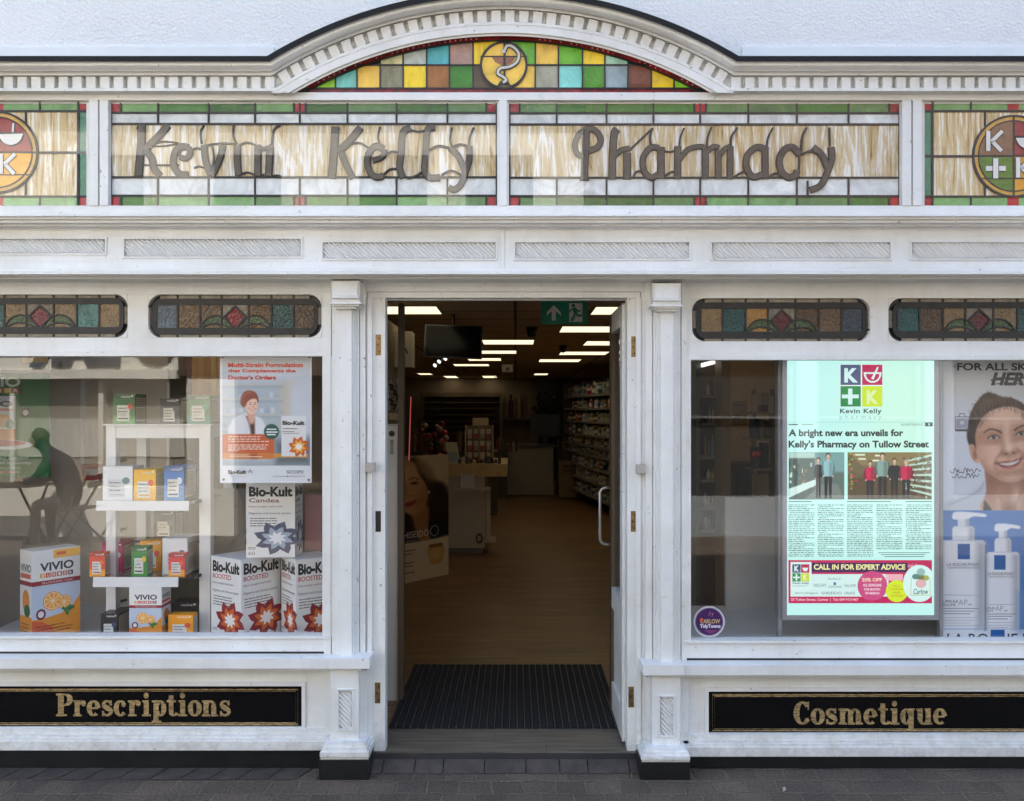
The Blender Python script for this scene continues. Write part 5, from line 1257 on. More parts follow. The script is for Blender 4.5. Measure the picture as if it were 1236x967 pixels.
# back wall: dim slatted shelves and packs
Yb_ = 15.7
e = empty('slatted_shelving', P(558, 515, Yb_), 'dim brown slatted wall shelving across the far end of the shop', 'shelving')
sh = basic('dim_shelf_wood', (.16, .11, .07), .6, var=.2)
mb = MB(); mb.pbox(508, 474, 606, 560, Yb_ + .25, Yb_ + .3); mb.build('back_panel', sh, e)
for k in range(7):
    mb = MB(); mb.pbox(510, 478 + k * 7.5, 604, 479 + k * 7.5, Yb_, Yb_ + .25); mb.build('shelf', sh, e)
for a_ in (508, 603):
    mb = MB(); mb.pbox(a_, 474, a_ + 3, 560, Yb_ - .01, Yb_ + .3); mb.build('upright', sh, e)
for nm, lab, a, b, y0, y1, Y, n in (('shelf_goods', 'dim row of packs on a low unit at the far left of the shop floor', 498, 562, 520, 545, 9.0, 14), ('shelf_goods', 'dim row of small packs left of the centre counter', 598, 625, 526, 545, 11.5, 8), ('shelf_goods', 'dim row of pale packs right of the monitor', 672, 700, 526, 542, 12.3, 9), ('shelf_goods', 'dim pictures and packs on the wall left of the storeroom doorway', 608, 648, 470, 505, 15.9, 7)):
    clutter(nm, lab, 'goods', a, b, y0, y1, Y, n, [L(120, 95, 70), L(70, 50, 38), L(40, 30, 24), L(150, 125, 95), L(110, 45, 40)], 'pack')
mb = MB(); mb.box(X(496, 9), X(600, 9), 9.0, 9.6, FZ, Z(545, 9.0)); tag(mb.build('low_unit', basic('low_unit_dark', (.06, .045, .03), .6)), 'dark low shop unit at the far left under rows of packs', 'unit')
mb = MB(); mb.box(X(672, 12.3), X(702, 12.3), 12.3, 12.7, FZ, Z(542, 12.3)); tag(mb.build('low_unit', bpy.data.materials['low_unit_dark']), 'dark low shop unit right of the centre counter under pale packs', 'unit')
mb = MB(); mb.box(X(597, 11.5), X(612, 11.5), 11.5, 12.1, FZ, Z(545, 11.5)); tag(mb.build('low_unit', bpy.data.materials['low_unit_dark']), 'dark low shop unit left of the centre counter under small packs', 'unit')
mb = MB(); mb.pbox(606, 505, 649, 506.5, 15.85, 16.19); tag(mb.build('wall_ledge', sh), 'dim wall ledge left of the storeroom doorway', 'ledge')

# ---- the long wall shelving on the right, with its goods
A_, B_ = Vector((1.24, 12.1, 0)), Vector((1.72, 8.4, 0)); run = (B_ - A_); ln = run.length; rd = run / ln; ou = Vector((-rd.y, rd.x, 0)); ou = ou if ou.x < 0 else -ou     # towards the room
e = empty('wall_shelving', A_ + Vector((0, 0, FZ)), 'tall wall shelving of packed goods on the right inside the doorway', 'shelving')
shm = basic('pale_metal_shelf', (.24, .21, .17), .5, var=.08)
mb = MB(); mb.obox(A_ - ou * .02 + Vector((0, 0, FZ)), run, -ou * .03, Vector((0, 0, 2.1))); mb.build('back_panel', basic('shelf_back', (.10, .085, .07), .7), e)
levels = [.27, .50, .71, .91, 1.06, 1.23, 1.44, 1.65, 1.86]
for z in levels:
    mb = MB(); mb.obox(A_ + Vector((0, 0, z - .02)), run, ou * .34, Vector((0, 0, .02))); mb.obox(A_ + ou * .34 + Vector((0, 0, z - .03)), run, ou * .012, Vector((0, 0, .035))); mb.build('shelf', shm, e)
for s_ in (0, 1):
    mb = MB(); mb.obox(A_ + run * s_ - rd * .02 + Vector((0, 0, FZ)), rd * .02, ou * .36, Vector((0, 0, 2.05))); mb.build('end_panel', basic('brown_end', (.16, .11, .07), .6), e)
# protos of goods
def proto(name, kind, w, h_, col, label, band):
    mb = MB()
    if kind == 'bottle':
        mb.lathe((0, 0, 0), [(w * .5, 0), (w * .5, h_ * .66), (w * .3, h_ * .76)], 10, col); mb.lathe((0, 0, h_ * .77), [(w * .22, 0), (w * .22, h_ * .22)], 10, band); mb.lathe((0, 0, h_ * .16), [(w * .515, 0), (w * .515, h_ * .34)], 10, band)
    else:
        mb.box(-w / 2, w / 2, -w * .35, w * .35, 0, h_, col); mb.box(-w * .505, w * .505, -w * .36, w * .36, h_ * .5, h_ * .82, band); mb.box(-w * .3, w * .3, -w * .362, w * .362, h_ * .15, h_ * .22, band)
    o = mb.build(name, M['print']); return tag(o, label, 'bottle' if kind == 'bottle' else 'pack', 'goods on the right wall shelving')
G_ = L
kinds = [('shelf_bottle', 'bottle', .07, .17, G_(225, 218, 200), 'small white bottle with a pale blue band on the right wall shelving', G_(150, 165, 180)), ('shelf_bottle', 'bottle', .06, .15, G_(150, 100, 40), 'small amber bottle on the right wall shelving', G_(225, 210, 170)), ('shelf_pack', 'box', .085, .14, G_(215, 200, 170), 'pale small carton with a pale green band on the right wall shelving', G_(150, 165, 130)),
         ('shelf_pack', 'box', .07, .15, G_(50, 75, 120), 'dark blue small carton on the right wall shelving', G_(210, 210, 205)), ('shelf_bottle', 'bottle', .065, .16, G_(90, 60, 42), 'small brown bottle on the right wall shelving', G_(230, 220, 195)), ('shelf_pack', 'box', .09, .12, G_(190, 45, 55), 'red small carton on the right wall shelving', G_(240, 225, 215)),
         ('shelf_pack', 'box', .075, .15, G_(225, 150, 60), 'orange small carton on the right wall shelving', G_(245, 235, 215)), ('shelf_bottle', 'bottle', .065, .165, G_(190, 80, 130), 'small pink bottle on the right wall shelving', G_(235, 225, 225)), ('shelf_pack', 'box', .08, .13, G_(70, 140, 140), 'teal small carton on the right wall shelving', G_(230, 230, 220))]
protos = [None] * len(kinds)
for li, z in enumerate(levels):
    t_ = .06
    while t_ < ln - .1:
        k = random.choices(range(9), [7, 1.5, 6, 1.5, 2.5, .4, .8, .5, .8])[0] if z < 1.8 else random.choices(range(9), [5, 0, 3, 3, 2, .1, .2, .1, 1])[0]
        nm, kd, w, h_, col, lab, bnd = kinds[k]
        if protos[k] is None: o = protos[k] = proto(nm, kd, w, h_, col, lab, bnd)
        else:
            o = protos[k].copy(); COL.objects.link(o)
        o.location = A_ + rd * t_ + ou * (.22 + random.uniform(-.05, .06)) + Vector((0, 0, z + .0005)); o.scale = (1, 1, random.uniform(.85, 1.1) * (1.25 if z > 1.8 else .95)); o.rotation_euler.z = math.atan2(ou.y, ou.x) - math.pi / 2 + random.uniform(-.1, .1)
        t_ += w + random.choice([.004, .006, .01, .02])
# ---- a person sitting hunched at the cafe table across the street (seen only in the pane)
def grow(name, pts, edges, radii, mat, parent, base, lv=2):
    me = bpy.data.meshes.new(name); me.from_pydata([Vector(p) for p in pts], edges, []); o = bpy.data.objects.new(name, me); COL.objects.link(o)
    m = o.modifiers.new('skin', 'SKIN'); m.use_smooth_shade = True
    for i, r_ in enumerate(radii): me.skin_vertices[0].data[i].radius = (r_, r_)
    me.skin_vertices[0].data[0].use_root = True
    sb = o.modifiers.new('sub', 'SUBSURF'); sb.levels = lv; sb.render_levels = lv
    dg = bpy.context.evaluated_depsgraph_get(); me2 = bpy.data.meshes.new_from_object(o.evaluated_get(dg)); bpy.data.objects.remove(o)
    me2.name = name; me2.materials.clear(); me2.materials.append(mat); me2.polygons.foreach_set('use_smooth', [True] * len(me2.polygons))
    q = bpy.data.objects.new(name, me2); COL.objects.link(q)
    if parent: q.parent = parent
    else: q.location = base
    return q
coat = basic('dark_coat', (.035, .035, .042), .8, var=.2); trs = basic('dark_trousers', (.028, .03, .04), .8); skin = basic('skin', (.50, .31, .22), .55, var=.05); hairm = basic('grey_brown_hair', (.10, .075, .055), .7, var=.3)
PB = Vector((-5.32, -6.55, 0))
# facing -x side-on: seat .45, leaning over the table
S = lambda x, y, z: (x, y, z)
pts = [S(0, 0, .52), S(-.04, 0, .70), S(-.13, 0, .88), S(-.24, 0, 1.03), S(-.31, 0, 1.10), S(-.37, 0, 1.17), S(-.41, 0, 1.26), S(-.425, 0, 1.33),
       S(-.22, .17, 1.0), S(-.30, .24, .84), S(-.46, .16, .76), S(-.55, .10, .76), S(-.22, -.17, 1.0), S(-.30, -.24, .84), S(-.46, -.16, .76), S(-.55, -.10, .76),
       S(-.05, .10, .50), S(-.40, .12, .50), S(-.42, .12, .10), S(-.44, .12, .05), S(-.56, .13, .04), S(-.05, -.10, .50), S(-.36, -.12, .50), S(-.34, -.12, .10), S(-.36, -.12, .05), S(-.48, -.13, .04)]
ed = [(0, 1), (1, 2), (2, 3), (3, 4), (4, 5), (5, 6), (6, 7), (3, 8), (8, 9), (9, 10), (10, 11), (3, 12), (12, 13), (13, 14), (14, 15), (0, 16), (16, 17), (17, 18), (18, 19), (19, 20), (0, 21), (21, 22), (22, 23), (23, 24), (24, 25)]
rad = [.16, .155, .17, .14, .075, .075, .098, .075, .075, .056, .042, .038, .075, .056, .042, .038, .10, .075, .05, .05, .04, .10, .075, .05, .05, .04]
pers = grow('person', pts, ed, rad, coat, None, PB)
tag(pers, 'person in dark coat sitting hunched over the cafe table, mirrored in the left window', 'person')
def blob(name, c, r, m, parent, cut=None):
    mb = MB(); n1, n2 = 12, 16; vs = []
    for i in range(n1 + 1):
        for k in range(n2): a, b = math.pi * i / n1, 2 * math.pi * k / n2; vs.append((PB.x + c[0] + r[0] * math.sin(a) * math.cos(b), PB.y + c[1] + r[1] * math.sin(a) * math.sin(b), c[2] + r[2] * math.cos(a)))
    mb.add(vs, [(i * n2 + k, i * n2 + (k + 1) % n2, (i + 1) * n2 + (k + 1) % n2, (i + 1) * n2 + k) for i in range(n1) for k in range(n2)])
    return mb.build(name, m, parent, True)
blob('face', (-.44, 0, 1.255), (.085, .078, .115), skin, pers); blob('nose', (-.53, 0, 1.24), (.02, .012, .02), skin, pers)
blob('hair', (-.405, 0, 1.29), (.10, .092, .105), hairm, pers)
for s_ in (-1, 1):
    h = blob('hand', (-.585, s_ * .085, .765), (.045, .035, .018), skin, pers)
    for k in range(4):
        mb = MB(); y = PB.y + s_ * .085 + (k - 1.5) * .017; mb.tube([(PB.x - .61, y, .768), (PB.x - .65, y, .772), (PB.x - .675 + .006 * abs(k - 1.5), y, .755)], [.009, .008, .006], 8); mb.build('finger', skin, h)
    mb = MB(); y = PB.y + s_ * .05; mb.tube([(PB.x - .58, y, .768), (PB.x - .615, y - s_ * .012, .772), (PB.x - .635, y - s_ * .01, .77)], [.011, .009, .007], 8); mb.build('thumb', skin, h)
folding_chair(PB.x + .03, PB.y, math.pi / 2, 'folding slatted chair outside the cafe under the hunched person, mirrored in the left window')
# ================================================================== left window display
DZ = .50                                                           # top of the display deck
WHT = L(232, 232, 228)
bk = basic('taupe_board', (.52, .47, .39), .7, var=.06)
e = empty('window_backing', (-2.35, .97, DZ), 'beige back panel of the left window display with thin white strips painted for upright reflections', 'panel')
mb = MB(); mb.box(X(-90, .97), X(203, .97), .965, .985, .06, 2.33); mb.build('board', bk, e)
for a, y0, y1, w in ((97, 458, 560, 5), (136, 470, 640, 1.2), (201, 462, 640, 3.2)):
    mb = MB(); mb.pbox(a, y0, a + w, y1, .955, .965); mb.build('reflection_strip', M['paint_in'], e)  # white strips paint bright upright reflections onto the board
# warm book-like stock on a bracket shelf behind
e = empty('stock_shelf', P(240, 490, 1.15), 'wooden bracket shelf with amber and red files behind the white display tower', 'shelf')
mb = MB(); mb.pbox(206, 484, 270, 488, 1.1, 1.4); mb.build('board', basic('light_oak', (.5, .36, .18), .5), e)
for i, c_ in enumerate([L(120, 30, 35), L(225, 165, 60), L(235, 175, 70), L(220, 150, 50), L(240, 190, 90), L(230, 160, 60)]):
    mb = MB(); mb.pbox(224 + i * 7.5, 426 + (i % 2), 231 + i * 7.5, 483.8, 1.12, 1.35, c_); mb.build('file', M['print'], e)
e = empty('stock_shelf', P(240, 600, 1.15), 'lower bracket shelf of dark brown books behind the white display tower', 'shelf')
mb = MB(); mb.pbox(206, 596, 270, 600, 1.1, 1.4); mb.build('board', bpy.data.materials['light_oak'], e)
for i in range(9):
    mb = MB(); v = 553 + i * 2.4; mb.pbox(207 + i * 4.4, v, 211 + i * 4.4, 595.8, 1.12, 1.3, [L(80, 62, 48), L(95, 76, 58), L(110, 30, 40)][2 if i in (6,) else i % 2]); mb.build('book', M['print'], e)

# red break-glass call point
e = empty('alarm_call_point', P(110, 570, .95), 'small red fire alarm call point on the beige panel', 'alarm')
mb = MB(); mb.pbox(99, 560.5, 121, 580, .93, .965); mb.build('casing', basic('alarm_red', L(140, 16, 24), .35), e)
mb = MB(); mb.pbox(104, 566, 117, 574, .926, .929); mb.build('label_plate', M['grey_al'], e)

# white display tower with clear shelves
YT0, YT1 = .33, .72
e = empty('display_tower', (X(190, .5), .5, DZ), 'tall white framed display tower with clear shelves in the left window', 'display unit')
def post(px0, px1, Yf, nm='post'):
    mb = MB(); mb.box(X(px0, Yf), X(px1, Yf), Yf, Yf + .05, DZ, Z(514, Yf) - .0); mb.build(nm, M['paint_in'], e)
post(128, 139.5, YT0); post(240.5, 254, YT0)
mb = MB(); xa, xb = X(128, YT0), X(254, YT0); mb.box(xa + .002, xb - .002, YT1, YT1 + .04, DZ, Z(514, YT0)) if False else None
for a in (xa, xb - .05): mb.box(a, a + .05, YT1 - .05, YT1, DZ, Z(514, YT0))
mb.build('post', M['paint_in'], e)
mb = MB(); mb.box(xa - .01, xb + .01, YT0 - .012, YT1, Z(514, YT0), Z(512, YT0 - .012)); mb.build('top_board', M['paint_in'], e)
mb = MB(); mb.box(xa + .046, xb - .054, YT0 + .004, YT0 + .03, Z(529, YT0), Z(514, YT0)); mb.box(xa + .01, xa + .04, YT0 + .05, YT1 - .05, Z(529, YT0), Z(514, YT0)); mb.box(xb - .04, xb - .01, YT0 + .05, YT1 - .05, Z(529, YT0), Z(514, YT0)); mb.build('top_rail', M['paint_in'], e)
YS = .22
shelf_z = []
for py, x0, x1 in ((605, 116, 228), (697, 112, 215)):
    z = Z(py, YS); shelf_z.append(z)
    mb = MB(); mb.box(X(x0 + 1, YS), xb - .045, YS + .004, YT1 - .05, z - .012, z - .002); mb.build('clear_shelf', M['clear'], e)
    mb = MB(); mb.bar((X(x1 - 3, YS) , YS + .01, z - .007), (xb - .048, YT1 - .06, z - .007), .012); mb.bar((xb - .046, YS + .05, z - .008), (xb - .046, YT1 - .06, z - .008), .006, .014); mb.build('shelf_edge', M['dark'], e)
    mb = MB(); a, b = P(x0, py, YS), P(x1, py, YS); mb.obox(a + Vector((0, 0, -.046)), b - a, (0, .006, .046), (0, -.003, .001)); mb.build('white_price_rail', M['paint_in'], e)
zmid = Z(646, .62); 
mb = MB(); mb.box(X(170, .45), xb - .045, .45, YT1 - .05, zmid - .012, zmid - .002); mb.build('clear_shelf', M['clear'], e)
mb = MB(); mb.bar((X(160, .45), .45, zmid - .007), (xb - .046, .45, zmid - .007), .01); mb.build('shelf_edge', M['dark'], e)
z3 = Z(742, .5)
for py, Yq_ in ((559, .45), (642, .45), (728, .45)):
    mb = MB(); mb.bar(P(138, py, Yq_), P(152, py - 4, Yq_ + .12), .012); mb.build('shelf_peg', M['dark'], e)

# ---- cartons
def carton(name, label, A, B, ztop, zbot, depth, base, draw=None, draw_side=None, cat='box', group=None, side_col=None, lid=True, top_col=None):
    """A, B: the lower front corners on the plan (x, y). Body, then one printed face each."""
    A, B = Vector((A[0], A[1], zbot)), Vector((B[0], B[1], zbot)); w = B - A; d_ = Vector((-w.y, w.x, 0)).normalized() * depth; up = Vector((0, 0, ztop - zbot))
    loc = (A + B) / 2 + d_ / 2
    mb = MB(); vs = [A, B, B + d_, A + d_]; vs = vs + [v + up for v in vs]
    side_col = side_col or base
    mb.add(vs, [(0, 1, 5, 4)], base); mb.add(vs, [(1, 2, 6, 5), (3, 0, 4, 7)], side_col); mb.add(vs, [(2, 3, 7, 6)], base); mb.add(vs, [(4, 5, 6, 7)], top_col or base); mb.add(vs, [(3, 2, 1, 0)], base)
    o = mb.build(name, M['print'], None, False, loc); tag(o, label, cat, group)
    if draw:
        f = MB(face_map(A + up, w, -up)); draw(f); f.build('front_print', M['print'], o)
    if draw_side:
        for mp, nm in ((face_map(B + up, d_, -up), 'side_print'), (face_map(A + d_ + up, -d_, -up), 'side_print')):
            f = MB(mp); draw_side(f); f.build(nm, M['print'], o)
    return o
def txt_lines(f, x0, x1, y0, n, dy, hgt, col, jag=.25):
    for i in range(n):
        xe = x1 - (x1 - x0) * random.random() * jag; x = x0
        while x < xe:
            w = random.uniform(.03, .11) * (x1 - x0) * 2; f.rect(x, y0 + i * dy, min(x + w, xe), y0 + i * dy + hgt, col, .0006); x += w + .012
def vit_draw(body, body2, panel, accent, title=None):
    def g(f):
        f.rect(0, 0, 1, .16, tuple(c * .55 for c in body), .0003) if sum(body) < 1.2 else None
        f.rect(0, .72, 1, 1, body2, .0003)
        f.text('revive', .36, .05, .80, .13, (.85, .85, .85), .0006); f.poly([(.82, .03), (.93, .07), (.86, .12), (.84, .07)], (.85, .85, .85), .0006)
        f.rect(.18, .38, .74, .90, panel, .0006); f.disc(.78, .42, .13, .10, accent, .0008, 16)
        txt_lines(f, .23, .66, .46, 3, .11, .035, L(70, 70, 74)); f.rect(.22, .80, .70, .85, tuple(c * .6 for c in body), .0008)
    return g
def side_txt(col):
    def g(f):
        f.rect(.08, .12, .92, .93, L(190, 182, 165), .0003); txt_lines(f, .14, .86, .18, 12, .058, .02, L(95, 90, 84))
    return g
PANEL = L(222, 222, 214)
def vit(label, px0, px1, py0, zb, Y, depth, body, body2, accent, name='supplement_box', grp='supplement boxes in the left window', panel=PANEL, dy=0.0):
    A, B = (X(px0, Y), Y), (X(px1, Y), Y + dy)
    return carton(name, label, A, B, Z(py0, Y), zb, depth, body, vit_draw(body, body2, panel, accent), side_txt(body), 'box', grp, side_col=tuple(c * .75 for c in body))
ztop = Z(512, YT0 - .012) + .0005
GR, CH, YEL, BLU, MAG, ORG, GRN, BK, WB = L(40, 110, 48), L(48, 52, 60), L(245, 185, 30), L(20, 120, 195), L(195, 25, 105), L(235, 110, 60), L(50, 135, 65), L(28, 30, 36), L(228, 230, 230)
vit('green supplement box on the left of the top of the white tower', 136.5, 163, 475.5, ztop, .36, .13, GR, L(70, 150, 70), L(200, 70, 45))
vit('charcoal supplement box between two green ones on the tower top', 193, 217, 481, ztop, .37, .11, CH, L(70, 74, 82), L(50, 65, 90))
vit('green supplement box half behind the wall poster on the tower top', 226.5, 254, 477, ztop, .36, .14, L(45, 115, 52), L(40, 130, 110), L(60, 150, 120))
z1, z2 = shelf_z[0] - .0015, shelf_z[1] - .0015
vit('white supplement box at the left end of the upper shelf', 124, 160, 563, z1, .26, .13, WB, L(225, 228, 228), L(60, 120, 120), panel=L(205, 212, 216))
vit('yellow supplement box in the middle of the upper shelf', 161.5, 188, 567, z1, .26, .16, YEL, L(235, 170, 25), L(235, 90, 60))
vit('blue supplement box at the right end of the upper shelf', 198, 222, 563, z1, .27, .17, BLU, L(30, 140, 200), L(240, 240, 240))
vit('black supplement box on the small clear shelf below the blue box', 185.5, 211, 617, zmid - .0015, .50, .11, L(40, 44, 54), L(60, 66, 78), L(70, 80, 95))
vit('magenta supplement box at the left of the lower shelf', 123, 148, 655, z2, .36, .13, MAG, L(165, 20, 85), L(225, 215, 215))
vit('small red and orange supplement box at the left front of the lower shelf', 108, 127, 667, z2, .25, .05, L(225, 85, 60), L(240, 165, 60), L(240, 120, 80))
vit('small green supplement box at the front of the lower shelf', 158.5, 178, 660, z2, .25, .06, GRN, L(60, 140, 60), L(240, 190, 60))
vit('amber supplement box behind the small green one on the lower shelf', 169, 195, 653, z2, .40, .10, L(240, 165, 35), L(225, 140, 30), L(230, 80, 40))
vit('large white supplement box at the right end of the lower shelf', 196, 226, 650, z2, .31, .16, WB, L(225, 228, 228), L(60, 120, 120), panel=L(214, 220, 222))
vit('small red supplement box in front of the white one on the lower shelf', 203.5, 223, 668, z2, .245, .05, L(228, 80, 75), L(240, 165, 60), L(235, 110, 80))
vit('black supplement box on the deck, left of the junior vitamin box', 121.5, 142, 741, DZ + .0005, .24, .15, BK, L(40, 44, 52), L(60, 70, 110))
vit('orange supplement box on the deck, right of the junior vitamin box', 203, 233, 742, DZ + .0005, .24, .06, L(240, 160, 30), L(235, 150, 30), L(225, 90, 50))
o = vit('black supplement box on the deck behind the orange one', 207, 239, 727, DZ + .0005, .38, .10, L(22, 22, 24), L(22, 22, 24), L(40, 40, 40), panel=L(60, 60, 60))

def junior_draw(big):
    def g(f):
        f.rect(0, 0, 1, .34, L(232, 232, 228), .0002)
        if big: f.rect(.44, .01, 1.0, .10, L(235, 180, 70), .0005); f.rect(.5, .035, .7, .07, L(215, 90, 60), .0007)
        f.text('VIVIO', .16, .14, .86, .235, L(45, 55, 65), .0006, .03)
        for i, c_ in enumerate([L(230, 170, 60), L(200, 60, 60), L(215, 90, 60), L(180, 50, 60), L(200, 110, 90), L(60, 60, 66)]): f.rect(.16 + i * .117, .255, .16 + i * .117 + .10, .305, c_, .0005); f.text('JUNIOR'[i], .185 + i * .117, .263, .235 + i * .117, .297, L(240, 235, 225), .0008, .03)
        f.rect(0, .335, 1, .385, L(150, 28, 40), .0004); f.text('MULTIVITAMIN TONIC', .2, .35, .85, .373, L(235, 215, 210), .0007)
        f.rect(0, .385, 1, .78, L(190, 205, 222), .0002)
        f.poly([(0, 1), (1, 1), (1, .54), (.82, .66), (.6, .72), (.3, .745), (0, .75)], L(225, 145, 35), .0004)
        f.poly([(0, 1), (.5, 1), (.42, .86), (.2, .78), (0, .76)], L(220, 95, 45), .00045)
        # cut oranges and greens in place of the printed cartoon
        for u, v, r_ in ((.42, .57, .20), (.66, .60, .15)):
            asp = .52; f.disc(u, v, r_, r_ * asp, L(232, 140, 45), .0006 + r_ * .001, 32); f.disc(u, v, r_ * .90, r_ * .90 * asp, L(250, 225, 180), .0007 + r_ * .001, 32)
            for k in range(9):
                a0, a1 = 2 * math.pi * (k + .08) / 9, 2 * math.pi * (k + .92) / 9
                f.poly([(u + .1 * r_ * math.cos((a0 + a1) / 2), v + .1 * r_ * asp * math.sin((a0 + a1) / 2))] + [(u + .82 * r_ * math.cos(a), v + .82 * r_ * asp * math.sin(a)) for a in (a0, (a0 * 2 + a1) / 3, (a0 + 2 * a1) / 3, a1)], L(238, 158 + 8 * (k % 3), 62), .0008 + r_ * .001)
        rg_ = random.Random(4)
        for k in range(26): f.disc(.74 + rg_.gauss(0, .06), .69 + rg_.gauss(0, .02), .035, .018, L(30 + rg_.randint(0, 40), 95 + rg_.randint(0, 50), 55), .00115 + k * .00001, 10)
        f.disc(.18, .70, .10, .06, L(110, 30, 50), .0006, 20); f.disc(.18, .70, .06, .036, L(235, 230, 230), .0008, 20)
        txt_lines(f, .08, .85, .83, 3, .035, .012, L(140, 60, 25)); f.rect(.02, .945, .42, .975, L(240, 235, 225), .0008)
    return g
def junior_side(f):
    f.rect(0, 0, 1, .34, L(215, 215, 212), .0002); f.text('VIVIO', .08, .15, .92, .235, L(45, 55, 65), .0006, .03); f.rect(.06, .255, .9, .305, L(190, 90, 80), .0005); f.rect(0, .335, 1, .385, L(130, 26, 38), .0004)
    f.rect(0, .385, 1, .75, L(200, 205, 210), .0002); f.rect(0, .72, 1, 1, L(215, 140, 45), .0004); f.disc(.5, .55, .3, .12, L(200, 130, 60), .0006, 20); f.disc(.6, .66, .25, .07, L(40, 95, 55), .0007, 20); txt_lines(f, .1, .8, .80, 4, .04, .012, L(120, 70, 30))
Yv_ = .17; A = (X(38.5, Yv_), Yv_); B = (A[0] + .225 * math.cos(R(53)), Yv_ + .225 * math.sin(R(53)))
carton('vitamin_box', 'large white and orange junior vitamin box standing turned at the far left of the window', A, B, Z(666, Yv_), DZ + .0005, .12, L(228, 228, 222), junior_draw(True), junior_side, 'box', 'junior vitamin boxes', side_col=L(215, 210, 200), top_col=L(225, 222, 212))
Yv_ = .21
carton('vitamin_box', 'smaller junior vitamin box at the foot of the display tower', (X(156, Yv_), Yv_), (X(195, Yv_), Yv_), Z(708.5, Yv_), DZ + .0005, .11, L(228, 228, 222), junior_draw(False), junior_side, 'box', 'junior vitamin boxes', side_col=L(215, 210, 200))

def flower(f, cx, cy, rx, ry, c1, c2, c3, h=.0006):
    for k, (col, s_, ph, wd) in enumerate(((c1, 1.0, 0, .30), (c2, .68, .06, .26), (c3, .40, .12, .22))):
        for i in range(8):
            a = 2 * math.pi * i / 8 + ph + .25; ux, uy = math.cos(a), math.sin(a); px_, py_ = -uy, ux
            T_ = lambda r_, t_: (cx + (ux * r_ + px_ * t_) * rx * s_, cy + (uy * r_ + py_ * t_) * ry * s_)
            f.poly([T_(.12, 0), T_(.5, -wd), T_(.78, -wd * .62), T_(1.0, .06), T_(.8, wd * .5), T_(.45, wd)], col, h + k * .0004 + i * .00003)
        f.disc(cx, cy, rx * s_ * .42, ry * s_ * .42, col, h + k * .0004 + .0003, 16)
def bk_draw(sub, subcol, cc, num):
    def g(f):
        f.text('Bio-Kult', .06, .05, .95, .185, L(25, 25, 28), .0006, .045); f.text(sub, .06, .205, .68, .262, subcol, .0006, .012)
        f.text('Extra strength multi-strain', .06, .30, .75, .335, L(120, 60, 60), .0006); f.text('Digestive and immune system', .06, .39, .92, .43, L(60, 60, 60), .0006); txt_lines(f, .08, .8, .47, 4, .033, .012, L(110, 110, 112))
        flower(f, .64, .74, .50, .235, *cc); f.text(num, .05, .92, .18, .965, L(150, 110, 100), .0006); txt_lines(f, .05, .2, .86, 2, .02, .01, L(60, 60, 64), 0)
    return g
RC = (L(140, 22, 35), L(215, 105, 30), L(238, 236, 232)); GC = (L(85, 88, 110), L(165, 180, 195), L(238, 238, 240))
def bio(label, px0, Y0, px1, Y1, py0, zb, depth, draw, side=None):
    A, B = (X(px0, Y0), Y0), (X(px1, Y1), Y1)
    return carton('probiotic_box', label, A, B, Z(py0, Y0), zb, depth, L(232, 232, 228), draw, side, 'box', 'tall white flower printed boxes', top_col=L(225, 225, 220))
bd_ = bk_draw('BOOSTED', L(185, 40, 50), RC, '30')
o1 = bio('tall white box with red flower standing corner on at the left, left of its twin', 291, .15, 338.5, .338, 676, DZ + .0005, .225, bd_, bd_)
o2 = bio('tall white box with red flower half hidden behind the right window edge', 357, .15, 404, .26, 676, DZ + .0005, .19, bd_, bd_)
o3 = bio('tall white box with grey flower stacked on top of the red flower boxes', 297, .20, 356, .205, 583, Z(675.5, .15) + .001, .16, bk_draw('Candea', L(120, 60, 70), GC, '60'), bk_draw('Candea', L(120, 60, 70), GC, '60'))
mb = MB(); mb.box(X(368, .45), X(388, .45), .45, .56, Z(676, .15), Z(597, .45), L(195, 145, 140)); mb.box(X(368, .45), X(388, .45), .45, .56, DZ, Z(676, .15) - .001, L(150, 140, 130)); tag(mb.build('product_box', M['print']), 'plain pinkish box behind the grey flower box at the window edge', 'box')
mb = MB(); mb.box(X(254, .6), X(298, .6), .6, .62, DZ, Z(590, .6)); tag(mb.build('backing_card', basic('grey_board', (.30, .28, .25), .7)), 'plain grey backing board between the tower and the flower boxes', 'board')
mb = MB(); mb.box(X(203, 1.6), X(420, 1.6), 1.6, 1.63, FZ, 2.34); tag(mb.build('room_divider', basic('amber_brown_board', (.33, .26, .17), .6, var=.3, scale=3, stretch=(5, 1, .3))), 'dark amber brown wooden divider behind the window tower', 'panel')

# ---- poster of a pharmacist hanging on the glass
YP_ = .048
e = empty('wall_poster', (X(320, YP_), YP_, Z(583, YP_)), 'white framed poster of a smiling pharmacist in a white coat hung on the glass', 'poster')
mb = MB(); mb.pbox(265.5, 430.5, 376, 583, YP_, YP_ + .004, L(226, 230, 234)); mb.build('sheet', M['gloss_print'], e)
q = lambda pts: [(250 + x / 5.373, 420 + y / 5.373) for x, y in pts]; q1 = lambda x, y: q([(x, y)])[0]
pn = Paint(268.5, 433.5, 374.2, 562, 158, 192, (196, 206, 214)); A_ = lambda x, y: (250 + x / 5.373, 420 + y / 5.373)
pn.rect(*A_(90, 225), *A_(500, 560), (176, 188, 196), 6); pn.rect(*A_(490, 235), *A_(560, 720), (205, 190, 168), 8)
pn.poly(q([(540, 280), (600, 240), (680, 230), (680, 560), (560, 560)]), (205, 212, 220), 6, 1, True)
for yy in (238, 332, 434, 530):
    pn.rect(*A_(95, yy - 4), *A_(488, yy + 6), (205, 200, 190), 1.2)
    pn.rect(*A_(95, yy + 8), *A_(488, yy + 18), (150, 164, 174), 2.5, .8)
